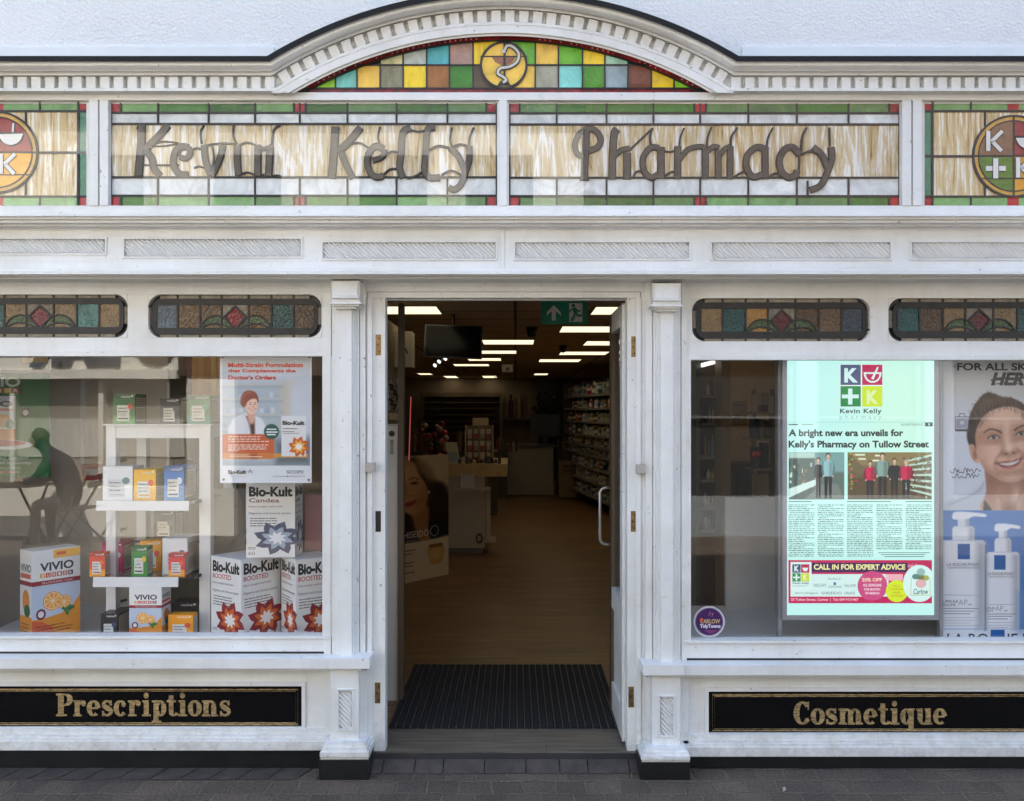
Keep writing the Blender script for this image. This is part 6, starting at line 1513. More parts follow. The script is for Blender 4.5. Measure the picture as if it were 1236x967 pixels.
for k in range(40): 
    x_, yy = random.uniform(100, 480), random.choice([318, 420, 516]); w_ = random.uniform(8, 26); h_ = random.uniform(10, 34); pn.rect(*A_(x_, yy - h_), *A_(x_ + w_, yy), random.choice([(190, 200, 208), (215, 222, 226), (160, 176, 188), (200, 205, 200)]), 1.6, .85)
pn.rect(*A_(430, 590), *A_(680, 770), (90, 104, 112), 8); pn.rect(*A_(95, 720), *A_(430, 790), (165, 178, 186), 5)
pn.poly(q([(150, 560), (155, 490), (180, 450), (230, 430), (250, 425), (310, 440), (360, 470), (372, 560)]), (222, 226, 230), 1, 1, True); pn.poly(q([(250, 440), (310, 450), (312, 560), (282, 560), (270, 500)]), (150, 96, 78), .8, 1); pn.poly(q([(278, 500), (308, 495), (310, 560), (284, 560)]), (70, 44, 34), 1)
pn.line(q([(240, 430), (272, 490), (284, 560)]), 1.0, (182, 190, 198), .7); pn.line(q([(310, 440), (312, 560)]), 1.0, (182, 190, 198), .7)
pn.poly(q([(262, 420), (308, 400), (306, 470), (285, 490), (268, 460)]), (218, 168, 146), .9, 1, True)
pn.poly(q([(216, 352), (222, 312), (244, 284), (280, 276), (312, 288), (328, 314), (332, 346), (322, 356), (296, 330), (262, 344), (252, 372), (240, 382), (224, 372)]), (150, 82, 66), .9, 1, True); pn.line(q([(222, 350), (226, 372), (238, 384)]), .8, (120, 62, 50), .8, .8); pn.line(q([(236, 340), (250, 300), (290, 286)]), 1.2, (176, 104, 84), 1.6, .8); pn.line(q([(300, 290), (322, 312), (328, 345)]), 1.0, (112, 54, 44), 1.4, .7)
pn.poly(q([(244, 348), (268, 338), (300, 330), (322, 336), (326, 372), (318, 410), (292, 430), (266, 420), (250, 390)]), (240, 200, 180), .7, 1, True); pn.ell(*A_(272, 392), 3, 2.6, (238, 178, 158), 2, .7); pn.ell(*A_(312, 388), 2.6, 2.6, (238, 178, 158), 2, .7)
pn.poly(q([(230, 362), (240, 318), (290, 300), (318, 318), (290, 330), (262, 350), (248, 378)]), (146, 74, 56), .8, 1, True)
pn.ell(*A_(282, 366), 1.1, .5, (60, 36, 30), .3); pn.ell(*A_(310, 364), 1.0, .5, (60, 36, 30), .3); pn.line(q([(274, 356), (290, 353)]), .5, (120, 70, 56), .4); pn.line(q([(304, 352), (316, 353)]), .5, (120, 70, 56), .4); pn.line(q([(298, 368), (302, 384), (296, 388)]), .5, (186, 124, 104), .5)
pn.poly(q([(276, 396), (296, 402), (316, 394), (300, 410), (286, 408)]), (235, 228, 222), .3, 1, True); pn.line(q([(274, 395), (296, 403), (318, 393)]), .45, (176, 82, 76), .3); pn.line(q([(282, 408), (296, 413), (308, 406)]), .5, (190, 100, 92), .3)
pn.rect(*A_(95, 560), *A_(435, 684), (206, 92, 42), .6); pn.rect(*A_(95, 684), *A_(435, 720), (216, 120, 44), .6, .95); pn.rect(*A_(435, 684), *A_(655, 712), (222, 146, 52), .8, .9)
pn.rect(*A_(285, 684), *A_(325, 720), (150, 60, 34), 2, .6)
pn.ell(*A_(418, 543), 9.2, 9.2, (20, 84, 76), .5); pn.rect(*A_(482, 440), *A_(642, 704), (228, 230, 230), .5)
pn.rect(268.5, 549.5, 376, 561.5, (0, 0, 0), .4, 0)
pn.build('picture', M['gloss_print'], e, plane_map(YP_), .0012)
t = MB(plane_map(YP_)); RD = L(216, 72, 56)
for s_, a, b in (('Multi-Strain Formulation', (137, 96), (622, 126)), ('that Complements the', (137, 136), (575, 166)), ("Doctor's Orders", (137, 177), (447, 206))): t.text(s_, *A_(*a), *A_(*b), RD, .0030, .035)
for s_, a, b in (('Bio-Kult', (490, 473), (632, 500)), ('Bio-Kult', (137, 792), (254, 816)), ('SCOPE', (516, 794), (628, 814))): t.text(s_, *A_(*a), *A_(*b), L(30, 32, 36) if s_ != 'SCOPE' else L(80, 82, 86), .0032, .04 if s_ != 'SCOPE' else 0)
t.stroke(q([(268, 808), (280, 790), (292, 806), (284, 812)]), .8, L(90, 95, 100), .003)
for v, w_ in ((576, 215), (592, 205), (607, 265), (630, 260), (643, 245), (656, 250), (666, 70)):
    x_ = 138
    while x_ < 138 + w_: l_ = random.uniform(12, 40); t.rect(*A_(x_, v - 4), *A_(min(x_ + l_, 138 + w_), v + 3), L(240, 205, 190), .0031); x_ += l_ + 6
t.rect(*A_(148, 692), *A_(270, 697), L(245, 215, 190), .0031); t.rect(*A_(148, 703), *A_(360, 708), L(245, 215, 190), .0031)
for v, a, b in ((528, 388, 450), (546, 384, 458), (562, 390, 446)): t.rect(*A_(a, v - 4), *A_(b, v + 4), L(230, 238, 235), .0031)
t.rect(*A_(490, 520), *A_(585, 525), L(150, 140, 120), .0031); t.rect(*A_(490, 540), *A_(565, 545), L(150, 140, 120), .0031); t.rect(*A_(492, 552), *A_(600, 556), L(150, 150, 150), .0031)
f2 = MB(lambda u, v, h=0: plane_map(YP_)(A_(u, v)[0], A_(u, v)[1], h + .0026)); flower(f2, 596, 640, 70, 70, L(214, 96, 36), L(240, 170, 50), L(245, 240, 230), .0004); t.add(f2.v, f2.f); t.c[-len(f2.f):] = f2.c
t.rect(*A_(425, 830), *A_(640, 834), L(170, 172, 176), .003); t.disc(*A_(521, 832), .8, None, L(90, 92, 96), .0034, 10)
for x_, y_ in ((102, 60), (664, 60), (109, 853), (660, 856)): t.disc(*A_(x_, y_), 1.5, None, L(92, 94, 98), .0034, 14)
t.build('poster_lettering', M['gloss_print'], e)

# ---- green poster at the far left
YG_ = .60
e = empty('hanging_poster', (X(10, YG_), YG_, Z(576, YG_)), 'dark green children vitamin poster hanging at the far left of the window', 'poster')
mb = MB(); mb.pbox(-70, 425, 60, 576, YG_, YG_ + .004, L(40, 118, 62)); mb.build('sheet', M['gloss_print'], e)
t = MB(plane_map(YG_)); t.rect(-70, 425, 60, 446, L(20, 80, 100), .001); t.rect(27, 427, 58, 438, L(225, 175, 80), .0014)
t.rect(-70, 446, 60, 450, L(225, 220, 205), .0012)
t.text('VIVIO', -36, 455, 25, 467, L(230, 234, 230), .0014, .03)
for i, c_ in enumerate([L(200, 60, 60), L(230, 170, 60), L(60, 110, 80), L(215, 90, 60), L(230, 190, 90), L(180, 60, 60)]):
    t.rect(-36 + i * 10.2, 468.5, -27.5 + i * 10.2, 474.5, c_, .0014); t.text('JUNIOR'[i], -34.3 + i * 10.2, 469.5, -29.2 + i * 10.2, 473.5, L(240, 235, 225), .0017, .03)
t.rect(-40, 478, 19, 535, L(215, 220, 225), .0013); t.text('VIVIO', -34, 484, 15, 491, L(45, 55, 65), .0017, .03); t.rect(-34, 493, 15, 496, L(205, 120, 110), .0017)
t.disc(4, 508, 9, 8, L(215, 150, 70), .0017, 22); t.disc(12, 512, 5, 6, L(60, 120, 70), .0019, 18); t.rect(-40, 518, 19, 535, L(225, 140, 60), .0016)
t.disc(31, 498, 5.5, None, L(110, 40, 55), .0014, 20); t.disc(31, 498, 3.6, None, L(235, 235, 235), .0017, 20)
t.disc(0, 537, 40, 6, L(235, 238, 235), .0016, 30); t.disc(-5, 535, 36, 4, L(190, 80, 70), .0018, 30)
for s_, v, xe in (('packed with increased zinc and', 551, 34), ('vitamin C to support immunity', 557, 38), ('and cognitive function.', 563, 26)): t.text(s_, -60, v, xe, v + 4.2, L(225, 235, 228), .0014)
t.rect(-60, 569, 22, 571, L(225, 150, 120), .0014)
t.build('poster_print', M['gloss_print'], e)

# ================================================================== right window
# tall screen with the newspaper page
YN = .115
e = empty('digital_display', (X(1039, YN), YN, DZ), 'tall lit digital display showing a pale newspaper page in the right window', 'screen')
mb = MB(); fr = basic('silver_bezel', (.36, .37, .40), .35, .5)
mb.pbox(944.5, 431, 950, 748.5, YN - .006, YN + .05); mb.pbox(1128.2, 431, 1134, 748.5, YN - .006, YN + .05); mb.pbox(950, 742.8, 1128.2, 748.5, YN - .006, YN + .05); mb.pbox(950, 431, 1128.2, 434.5, YN - .006, YN + .05); mb.pbox(950, 434.5, 1128.2, 742.8, YN + .004, YN + .05)
mb.build('casing', fr, e)
SCR = mat_emit('lit_page', strength=1.0 * GAIN, attr=True)
mpN = lambda u, v, h=0: plane_map(YN)(u, v, h)
pg = MB(mpN); G1 = L(196, 252, 240)
# the page's own light falls off a little: paler and greener towards the right
nx_, ny_ = 18, 30
for i in range(nx_):
    for j in range(ny_):
        u, v = (i + .5) / nx_, (j + .5) / ny_; k = math.exp(-((u - .78) ** 2 + (v - .18) ** 2) / .10)
        pg.rect(950 + 178.2 * i / nx_, 434.5 + 308.3 * j / ny_, 950 + 178.2 * (i + 1) / nx_, 434.5 + 308.3 * (j + 1) / ny_, L(198 + 10 * k, 252 + 3 * k, 246 - 12 * k), .0)
q = lambda x, y: (940 + x / 4.835, 425 + y / 4.835)
def sq(x0, y0, x1, y1, col, h=.001): pg.rect(*q(x0, y0), *q(x1, y1), col, h)
sq(358, 72, 606, 320, L(235, 245, 245), .0006); sq(360, 74, 478, 192, L(78, 90, 128)); sq(486, 74, 604, 192, L(190, 15, 85)); sq(360, 199, 478, 318, L(15, 140, 68)); sq(486, 199, 604, 318, L(205, 235, 15))
pg.text('K', *q(382, 94), *q(462, 178), L(215, 248, 246), .0014, .05); pg.text('K', *q(512, 222), *q(582, 304), L(225, 248, 180), .0014, .05)
sq(368, 248, 466, 270, L(215, 250, 244), .0014); sq(404, 213, 429, 306, L(215, 250, 244), .00145)
bw = [q(494 + 0, 118), q(600, 118)] + [q(547 + 52 * math.cos(R(a)), 122 + 58 * math.sin(R(a))) for a in range(0, 181, 15)]
pg.poly(bw, L(225, 250, 246), .0014); pg.poly([q(506, 128), q(588, 128)] + [q(547 + 40 * math.cos(R(a)), 130 + 40 * math.sin(R(a))) for a in range(0, 181, 20)], L(190, 15, 85), .0017)
pg.stroke([q(578, 88), q(558, 130), q(545, 158)], [2.0, 2.4, 3.4], L(225, 250, 246), .002)
pg.text('Kevin Kelly', *q(357, 330), *q(600, 366), L(45, 60, 64), .001, .022, sp=1.08); pg.text('pharmacy', *q(355, 366), *q(600, 398), L(150, 185, 185), .001, 0, sp=1.5)
sq(57, 408, 900, 410, L(150, 200, 195)); sq(57, 420, 112, 426, L(60, 80, 80)); sq(135, 420, 200, 425, L(130, 165, 165)); pg.text('ADVERTISEMENT', *q(712, 417), *q(842, 430), L(90, 120, 120), .001); sq(853, 411, 898, 434, L(20, 26, 28)); sq(872, 416, 880, 429, L(200, 240, 235), .0014)
pg.text('A bright new era unveils for', *q(57, 450), *q(727, 504), L(14, 18, 22), .001, .036); pg.text("Kelly's Pharmacy on Tullow Street", *q(57, 515), *q(876, 570), L(14, 18, 22), .001, .036)
r2 = lambda x, y: (940 + x / 6.045, 600 + y / 6.045)
random.seed(11)
for ci, x0 in enumerate((70, 283, 497, 712, 925)):
    yy = 55
    while yy < (435 if ci < 3 else 385):
        xa_ = x0 + (10 if random.random() < .15 else 0); xe = x0 + (190 if random.random() < .85 else random.uniform(60, 170))
        while xa_ < xe:
            w_ = random.uniform(10, 40); k = random.uniform(.7, 1.5); pg.rect(*r2(xa_, yy), *r2(min(xa_ + w_, xe), yy + 6.2), L(84 * k, 118 * k, 120 * k), .0008); xa_ += w_ + 5
        yy += 13.3
for v, a, b in ((404, 725, 1100), (418, 745, 1070), (432, 770, 1058)): pg.rect(*r2(a, v), *r2(b, v + 5), L(70, 98, 100), .0008)
for a, b in ((70, 240), (497, 820), (925, 1115)): pg.rect(*r2(a, 30), *r2(b, 36), L(60, 84, 86), .0008)
# advice banner
rr_ = lambda a, b, c, d, col, h: pg.rect(*r2(a, b), *r2(c, d), col, h)
rr_(70, 460, 1117, 775, L(196, 12, 88), .0008); rr_(238, 480, 940, 548, L(52, 14, 84), .0012); rr_(85, 562, 800, 726, L(215, 246, 242), .0012); rr_(780, 562, 905, 610, L(240, 180, 190), .0012)
pg.text('CALL IN FOR EXPERT ADVICE', *r2(255, 490), *r2(922, 530), L(250, 246, 170), .0016, .035)
rr_(85, 474, 238, 680, L(222, 250, 246), .0016); rr_(98, 490, 158, 552, L(60, 74, 120), .002); rr_(161, 490, 222, 552, L(190, 15, 80), .002); rr_(98, 556, 158, 616, L(20, 140, 70), .002); rr_(161, 556, 222, 616, L(205, 225, 40), .002)
pg.text('K', *r2(112, 500), *r2(146, 542), L(225, 250, 246), .0024, .05); pg.text('K', *r2(176, 566), *r2(208, 606), L(235, 250, 200), .0024, .05); rr_(104, 580, 152, 592, L(225, 250, 246), .0024); rr_(122, 562, 134, 610, L(225, 250, 246), .00245)
pg.poly([r2(170, 515), r2(214, 515), r2(205, 540), r2(180, 540)], L(230, 250, 246), .0024); pg.text('Kevin Kelly', *r2(100, 620), *r2(220, 638), L(45, 60, 64), .002, .02); pg.text('PHARMACY', *r2(100, 642), *r2(220, 654), L(140, 170, 170), .002)
for s_, a, b, c, d in (('VICHY', 252, 632, 348, 656), ('LA ROCHE-POSAY', 360, 646, 460, 662), ('NUXE', 480, 636, 560, 656), ('dermalogica', 115, 692, 285, 710), ('SHISEIDO', 310, 690, 458, 710), ('URIAGE', 478, 690, 555, 710), ('Stockists of', 360, 588, 450, 602)): pg.text(s_, *r2(a, b), *r2(c, d), L(70, 90, 96), .0016)
rr_(398, 622, 416, 642, L(30, 110, 160), .002)
pg.text('25 Tullow Street, Carlow  |  Tel: 059 9131467', *r2(88, 738), *r2(580, 762), L(250, 210, 215), .0016, .02)
pg.disc(*r2(682, 648), 18, 18, L(205, 70, 130), .0020, 40)
for s_, a, b, c, d in (('20% OFF', 604, 590, 752, 616), ('ALL SKINCARE', 612, 632, 748, 652), ('FOR MONTH', 622, 664, 738, 682), ('OF MARCH', 628, 692, 732, 710)): pg.text(s_, *r2(a, b), *r2(c, d), L(250, 226, 190) if '%' in s_ else L(245, 225, 232), .0026, .03)
pg.disc(*r2(860, 686), 13.3, 13.3, L(214, 240, 20), .0022, 36)
for s_, a, b, c, d in (('FILL A', 834, 640, 884, 654), ('GOODIE BAG', 812, 664, 906, 678), ('FREE', 832, 690, 884, 704), ('TOTE BAG', 814, 712, 904, 728)): pg.text(s_, *r2(a, b), *r2(c, d), L(205, 150, 25), .0026, .02)
pg.poly([(x_, y_) for x_, y_ in [r2(1025 + 120 * math.cos(R(a)), 630 + 135 * math.sin(R(a))) for a in range(0, 360, 10)] if x_ <= r2(1117, 0)[0]] , L(216, 250, 246), .0024)
for u, v, rx, ry, c_ in ((1035, 548, 5, 5, L(150, 190, 185)), (1000, 580, 5, 3.4, L(90, 140, 130)), (1065, 590, 5, 3.4, L(170, 175, 90)), (1035, 630, 6.5, 5.5, L(225, 180, 185)), (1035, 585, 4, 3, L(110, 120, 80))): pg.disc(*r2(u, v), rx, ry, c_, .0028, 20)
pg.stroke([r2(965, 590), r2(960, 715), r2(1105, 715), r2(1100, 590)], .8, L(190, 200, 120), .0032); pg.text('Carlow', *r2(980, 668), *r2(1090, 708), L(40, 80, 70), .0032, .01, .3)
pg.text('Look after', *r2(940, 486), *r2(1024, 512), L(235, 225, 245), .002, 0, .2)
pg.build('lit_page', SCR, e)
# two news pictures on the page
def crowd(pn, fx, people):
    for cx, top, hgt, w, cols, hair in people:
        hh = hgt * .13; dk = tuple(c * .62 for c in cols); sk = (214, 186, 160)
        for s_ in (-1, 1):
            pn.poly([(cx + s_ * w * .02, top + hgt * .5), (cx + s_ * w * .40, top + hgt * .5), (cx + s_ * w * .34, top + hgt * .97), (cx + s_ * w * .10, top + hgt * .97)], (24, 26, 30), .35)
            pn.rect(cx + s_ * w * .24 - w * .14, top + hgt * .96, cx + s_ * w * .24 + w * .14, top + hgt, (14, 14, 16), .3)
            pn.line([(cx + s_ * w * .44, top + hgt * .22), (cx + s_ * w * .58, top + hgt * .36), (cx + s_ * w * .46, top + hgt * .50)], w * .22, dk, .4); pn.ell(cx + s_ * w * .44, top + hgt * .515, w * .10, w * .11, sk, .35)
        pn.poly([(cx - w * .14, top + hgt * .165), (cx + w * .14, top + hgt * .165), (cx + w * .46, top + hgt * .2), (cx + w * .48, top + hgt * .3), (cx + w * .38, top + hgt * .52), (cx - w * .38, top + hgt * .52), (cx - w * .48, top + hgt * .3), (cx - w * .46, top + hgt * .2)], cols, .4)
        pn.rect(cx + w * .10, top + hgt * .2, cx + w * .40, top + hgt * .52, dk, 1.2, .6)
        pn.rect(cx - hh * .18, top + hh * .9, cx + hh * .18, top + hh * 1.4, sk, .35)
        pn.ell(cx, top + hh * .52, hh * .42, hh * .54, hair, .3); pn.ell(cx, top + hh * .68, hh * .33, hh * .44, sk, .3); pn.line([(cx - hh * .14, top + hh * .88), (cx + hh * .14, top + hh * .88)], .3, (150, 80, 70), .3)
n1 = Paint(952, 546, 1019, 603, 134, 114, (120, 150, 140))
n1.rect(952, 546, 984, 603, (70, 92, 84)); n1.rect(952, 546, 984, 553, (180, 215, 205), 1); n1.rect(984, 546, 1020, 570, (120, 165, 165), 2); n1.rect(990, 570, 1020, 603, (90, 112, 104), 2)
for k in range(26): a, b = random.uniform(952, 980), random.uniform(556, 585); n1.rect(a, b, a + random.uniform(.6, 3), b + random.uniform(1, 5), random.choice([(200, 225, 215), (40, 60, 55), (150, 110, 70), (100, 130, 120)]), .4)
n1.poly([(952, 590), (986, 578), (986, 585), (952, 601)], (210, 240, 232), .5); n1.poly([(970, 603), (1019, 603), (1010, 584), (992, 584)], (120, 130, 124), 1)
crowd(n1, 0, [(987.5, 552, 49, 7.4, (28, 28, 32), (50, 36, 30)), (999.5, 546.5, 55, 12, (150, 200, 205), (60, 46, 38))]); n1.grain(3)
n1.build('news_picture', SCR, e, mpN, .0012)
n2 = Paint(1023, 546, 1124.5, 603, 204, 114, (110, 100, 70))
n2.poly([(1023, 546), (1124, 546), (1100, 562), (1040, 562)], (140, 125, 80), 1); n2.rect(1023, 575, 1125, 603, (88, 70, 40), 3)
for a, b, w_ in ((1032, 548, 12), (1056, 549, 8), (1036, 553, 9), (1053, 555, 8)): n2.rect(a, b, a + w_, b + 2, (235, 250, 225), .5)
for k in range(7): n2.poly([(1125, 548 + k * 8), (1092, 556 + k * 5.4), (1092, 558 + k * 5.4), (1125, 551 + k * 8)], (195, 225, 210), .5)
for k in range(90): a = random.uniform(1088, 1124); b = random.uniform(550, 600); n2.rect(a, b, a + 2, b + random.uniform(1, 3), random.choice([(90, 130, 115), (170, 200, 185), (40, 70, 62), (120, 70, 60)]), .4)
for k in range(60): a = random.gauss(1027, 3); b = random.uniform(547, 590); n2.ell(a, b, 1.1, 1.1, random.choice([(90, 120, 40), (160, 190, 60), (200, 40, 90), (60, 90, 40)]), .5)
crowd(n2, 0, [(1050, 556, 46, 11, (205, 24, 78), (40, 28, 24)), (1065, 546.5, 55, 14, (135, 170, 160), (55, 44, 36)), (1079.5, 553, 49, 11.5, (24, 24, 28), (60, 42, 32)), (1093.5, 554.5, 47, 12.5, (205, 24, 78), (170, 150, 120))]); n2.grain(3)
n2.build('news_picture', SCR, e, mpN, .0012)
for px in (941.5, 1136.5):
    mb = MB(); mb.pbox(px - 2, 431, px + 2, 770, YN + .02, YN + .05); mb.build('stand_pole', M['grey_al'], e)

# big cosmetics poster at the right
YC_ = .20
e = empty('cosmetics_poster', (X(1215, YC_), YC_, DZ), 'large skincare poster with a smiling woman above two pump bottles on blue at the right', 'poster')
x1p = 1296
mb = MB(); mb.pbox(1137.5, 433, x1p, 779, YC_, YC_ + .006, L(222, 227, 233)); mb.build('sheet', M['gloss_print'], e)
q = lambda pts: [(1116 + x / 4.833, 425 + y / 4.833) for x, y in pts]; Q = lambda x, y: (1116 + x / 4.833, 425 + y / 4.833)
pn = Paint(1139, 434, x1p - 1, 616, 250, 290, (216, 222, 230))
pn.poly(q([(60, 900), (250, 830), (400, 750), (420, 930), (60, 930)]), (200, 206, 214), 3, 1, True); pn.line(q([(140, 890), (300, 820), (345, 760)]), 1.2, (165, 172, 182), 1.5)
z = lambda pts: [(1116 + x / 4.683, 422 + y / 4.683) for x, y in pts]; zz = lambda x, y: z([(x, y)])[0]
fr_ = random.Random(5); HI, MD, SH_, DP = (246, 212, 188), (224, 180, 152), (178, 128, 102), (126, 82, 64)
E_ = lambda x, y, rx, ry, c_, f_, o_, rot=0: pn.ell(*zz(x, y), rx, ry, c_, f_, o_, rot)
# neck and dark collar
NECK = [(346, 640), (470, 740), (590, 720), (600, 800), (625, 910), (330, 910), (350, 800)]
pn.poly(z(NECK), (206, 160, 134), 1.0, 1, True); pn.mask(z(NECK), 1.0)
E_(470, 752, 34, 10, DP, 9, .9, -6); E_(400, 730, 16, 16, DP, 12, .6); E_(520, 830, 9, 24, HI, 9, .6, -8); E_(420, 830, 6, 24, (222, 178, 152), 8, .6, 8); E_(362, 800, 6, 34, SH_, 7, .7); E_(596, 830, 8, 30, SH_, 8, .7); E_(470, 830, 4, 26, SH_, 7, .7); E_(476, 898, 6, 5, DP, 5, .6)
pn.line(z([(400, 770), (430, 840), (452, 905)]), 1.0, SH_, 3, .7); pn.line(z([(560, 770), (530, 840), (505, 905)]), 1.0, SH_, 3, .7); pn.clip = None
pn.poly(z([(338, 850), (356, 872), (385, 912), (330, 915)]), (30, 30, 34), .8); pn.poly(z([(640, 830), (600, 880), (585, 915), (650, 915)]), (30, 30, 34), .8)
# hair swept back
HAIRP = [(240, 505), (243, 430), (262, 355), (298, 292), (345, 246), (392, 250), (440, 270), (492, 276), (545, 300), (592, 350), (628, 420), (640, 500), (610, 520), (330, 540), (286, 585), (262, 560)]
pn.poly(z(HAIRP), (54, 42, 36), 1.0, 1, True); pn.mask(z(HAIRP), 1.0)
for k in range(150):
    t_ = fr_.random(); x_, y_ = 285 + 330 * t_, 470 - 165 * math.sin(math.pi * (t_ * .86 + .07)); up_ = fr_.uniform(35, 95)
    p0 = (x_, y_ + 20); p1 = (x_ - 8 + 14 * t_, y_ - up_ * .5); p2 = (x_ - 26 + 40 * t_, y_ - up_)
    pn.line(z([p0, p1, p2]), .55, fr_.choice([(142, 116, 96), (104, 84, 70), (84, 66, 56), (38, 29, 25), (126, 104, 86), (30, 23, 20)]), .8, fr_.uniform(.3, .75))
E_(400, 285, 20, 6, (132, 108, 92), 8, .6, -10); E_(510, 310, 14, 5, (112, 90, 76), 7, .5, 25); E_(330, 330, 6, 14, (116, 92, 78), 7, .55, 25); E_(280, 430, 5, 16, (96, 76, 64), 6, .5, -10); pn.clip = None
# ear
EAR = [(250, 552), (262, 535), (282, 545), (298, 590), (310, 634), (290, 638), (264, 610)]
pn.poly(z(EAR), (208, 158, 132), .8, 1, True); pn.mask(z(EAR), .8); pn.line(z([(262, 556), (278, 566), (290, 612)]), 1.3, SH_, 1.6, .9); E_(284, 596, 2, 5, DP, 2.2, .7); E_(300, 630, 3, 2, (226, 182, 156), 1.5, .8); pn.clip = None
# face, modelled from broad soft tones to details
FACE = [(288, 478), (306, 420), (342, 368), (400, 336), (470, 322), (540, 338), (596, 382), (626, 470), (632, 560), (622, 640), (594, 700), (545, 738), (490, 752), (432, 740), (372, 706), (328, 660), (302, 600), (290, 540)]
pn.poly(z(FACE), MD, .9, 1, True); pn.mask(z(FACE), .9)
E_(302, 560, 9, 40, SH_, 14, .85); E_(340, 665, 18, 10, SH_, 12, .8, 40); E_(420, 738, 26, 6, SH_, 8, .85, 12); E_(560, 728, 22, 6, SH_, 9, .7, -22); E_(626, 580, 7, 36, SH_, 12, .7); E_(320, 430, 8, 16, SH_, 10, .6, 25); E_(610, 420, 8, 16, SH_, 10, .5, -25)
E_(470, 388, 30, 12, HI, 16, .8); E_(385, 575, 15, 9, HI, 11, .85, -20); E_(572, 548, 13, 9, HI, 11, .8, 15); E_(494, 728, 10, 4.5, HI, 6, .7); E_(365, 600, 11, 8, (222, 152, 130), 10, .5); E_(588, 585, 9, 8, (224, 154, 132), 10, .45)
E_(390, 486, 15, 8, SH_, 6, .75, -4); E_(546, 466, 14, 8, SH_, 6, .7, -8); E_(432, 500, 4, 9, SH_, 5, .6); E_(505, 490, 3.5, 9, SH_, 5, .45); E_(394, 522, 11, 2.4, SH_, 3.5, .55, -6); E_(550, 502, 10, 2.4, SH_, 3.5, .5, -8)
E_(466, 515, 2.8, 16, HI, 4, .9, -4); E_(478, 566, 5, 4.5, HI, 4, .9); E_(446, 560, 2.4, 5, SH_, 3, .65); E_(450, 584, 3.6, 2.4, SH_, 2.6, .8); E_(512, 572, 3.6, 2.4, SH_, 2.6, .7); E_(482, 594, 8, 2.4, SH_, 3, .8, -6)
E_(460, 590, 1.9, .85, (96, 54, 44), 1, .9, -10); E_(502, 584, 1.9, .85, (96, 54, 44), 1, .9, -12); pn.line(z([(436, 572), (438, 590), (452, 596)]), .8, (160, 106, 84), 1.4, .8); pn.line(z([(524, 562), (526, 578), (512, 588)]), .8, (164, 110, 88), 1.4, .7)
pn.line(z([(430, 590), (406, 616), (392, 650), (400, 672)]), 1.2, (160, 108, 86), 2.6, .85); pn.line(z([(534, 572), (560, 592), (572, 622), (566, 648)]), 1.2, (164, 112, 90), 2.6, .75); E_(384, 640, 5, 9, HI, 5, .5); E_(490, 694, 13, 2.2, SH_, 3.5, .8, -6)
for (ex, ey, w_, tl) in ((390, 497, 62, -.06), (546, 476, 58, -.10)):
    e_ = lambda u, v: (ex + u * w_ * .5, ey + v + u * w_ * .5 * tl)
    pn.poly(z([e_(-1, 5), e_(-.5, -7), e_(.1, -10), e_(.7, -5), e_(1, 4), e_(.5, 9), e_(-.4, 10)]), (214, 204, 196), .7, 1, True)
    E_(*e_(.02, -1), 2.5, 2.3, (92, 92, 80), .8, .95); E_(*e_(.02, -1), 1.2, 1.2, (22, 20, 19), .6, 1); E_(*e_(.14, -5), .55, .5, (250, 250, 250), .4, 1)
    pn.line(z([e_(-1.1, 4), e_(-.5, -8), e_(.1, -12), e_(.7, -7), e_(1.08, 4)]), 1.1, (46, 32, 28), .8, .95); pn.line(z([e_(-.8, 9), e_(0, 12), e_(.8, 8)]), .5, (140, 96, 80), 1, .8); pn.line(z([e_(-1.0, -8), e_(-.3, -20), e_(.5, -19), e_(1.1, -8)]), .7, (158, 108, 88), 1.6, .8); pn.line(z([e_(-1, 24), e_(0, 29), e_(1, 22)]), .7, (182, 132, 108), 2, .7)
for bp_ in ([(332, 474), (352, 458), (378, 450), (412, 458), (432, 470)], [(508, 456), (528, 442), (556, 430), (584, 434), (606, 448)]):
    cb_ = catmull(z(bp_), 8); n_ = len(cb_)
    for i_ in range(n_ - 1): pn.line([cb_[i_], cb_[i_ + 1]], 1.7 - 1.0 * i_ / n_ if bp_[0][0] > 450 else .7 + 1.0 * min(1, i_ / n_ * 1.4), (76, 56, 46), .8, .6, False)
pn.clip = None
for k in range(60):                                                # loose hairs along the hairline and the outline
    t_ = fr_.random(); x_, y_ = 290 + 330 * t_, 480 - 150 * math.sin(math.pi * (t_ * .9 + .05)); pn.line(z([(x_, y_ + fr_.uniform(0, 14)), (x_ + fr_.uniform(-10, 6), y_ - 14), (x_ + fr_.uniform(-18, 12), y_ - 34)]), .35, fr_.choice([(70, 54, 46), (96, 76, 64), (130, 104, 86)]), .8, fr_.uniform(.3, .7))
for k in range(46):
    j_ = fr_.randrange(1, 10); (x0_, y0_), (x1_, y1_) = HAIRP[j_], HAIRP[j_ + 1]; u_ = fr_.random(); x_, y_ = x0_ + (x1_ - x0_) * u_, y0_ + (y1_ - y0_) * u_
    pn.line(z([(x_ + 6, y_ + 12), (x_ - 2, y_), (x_ + fr_.uniform(-16, 8), y_ - fr_.uniform(4, 14))]), .35, (84, 68, 60), .9, fr_.uniform(.3, .7))
pn.mask(z(FACE), .9)
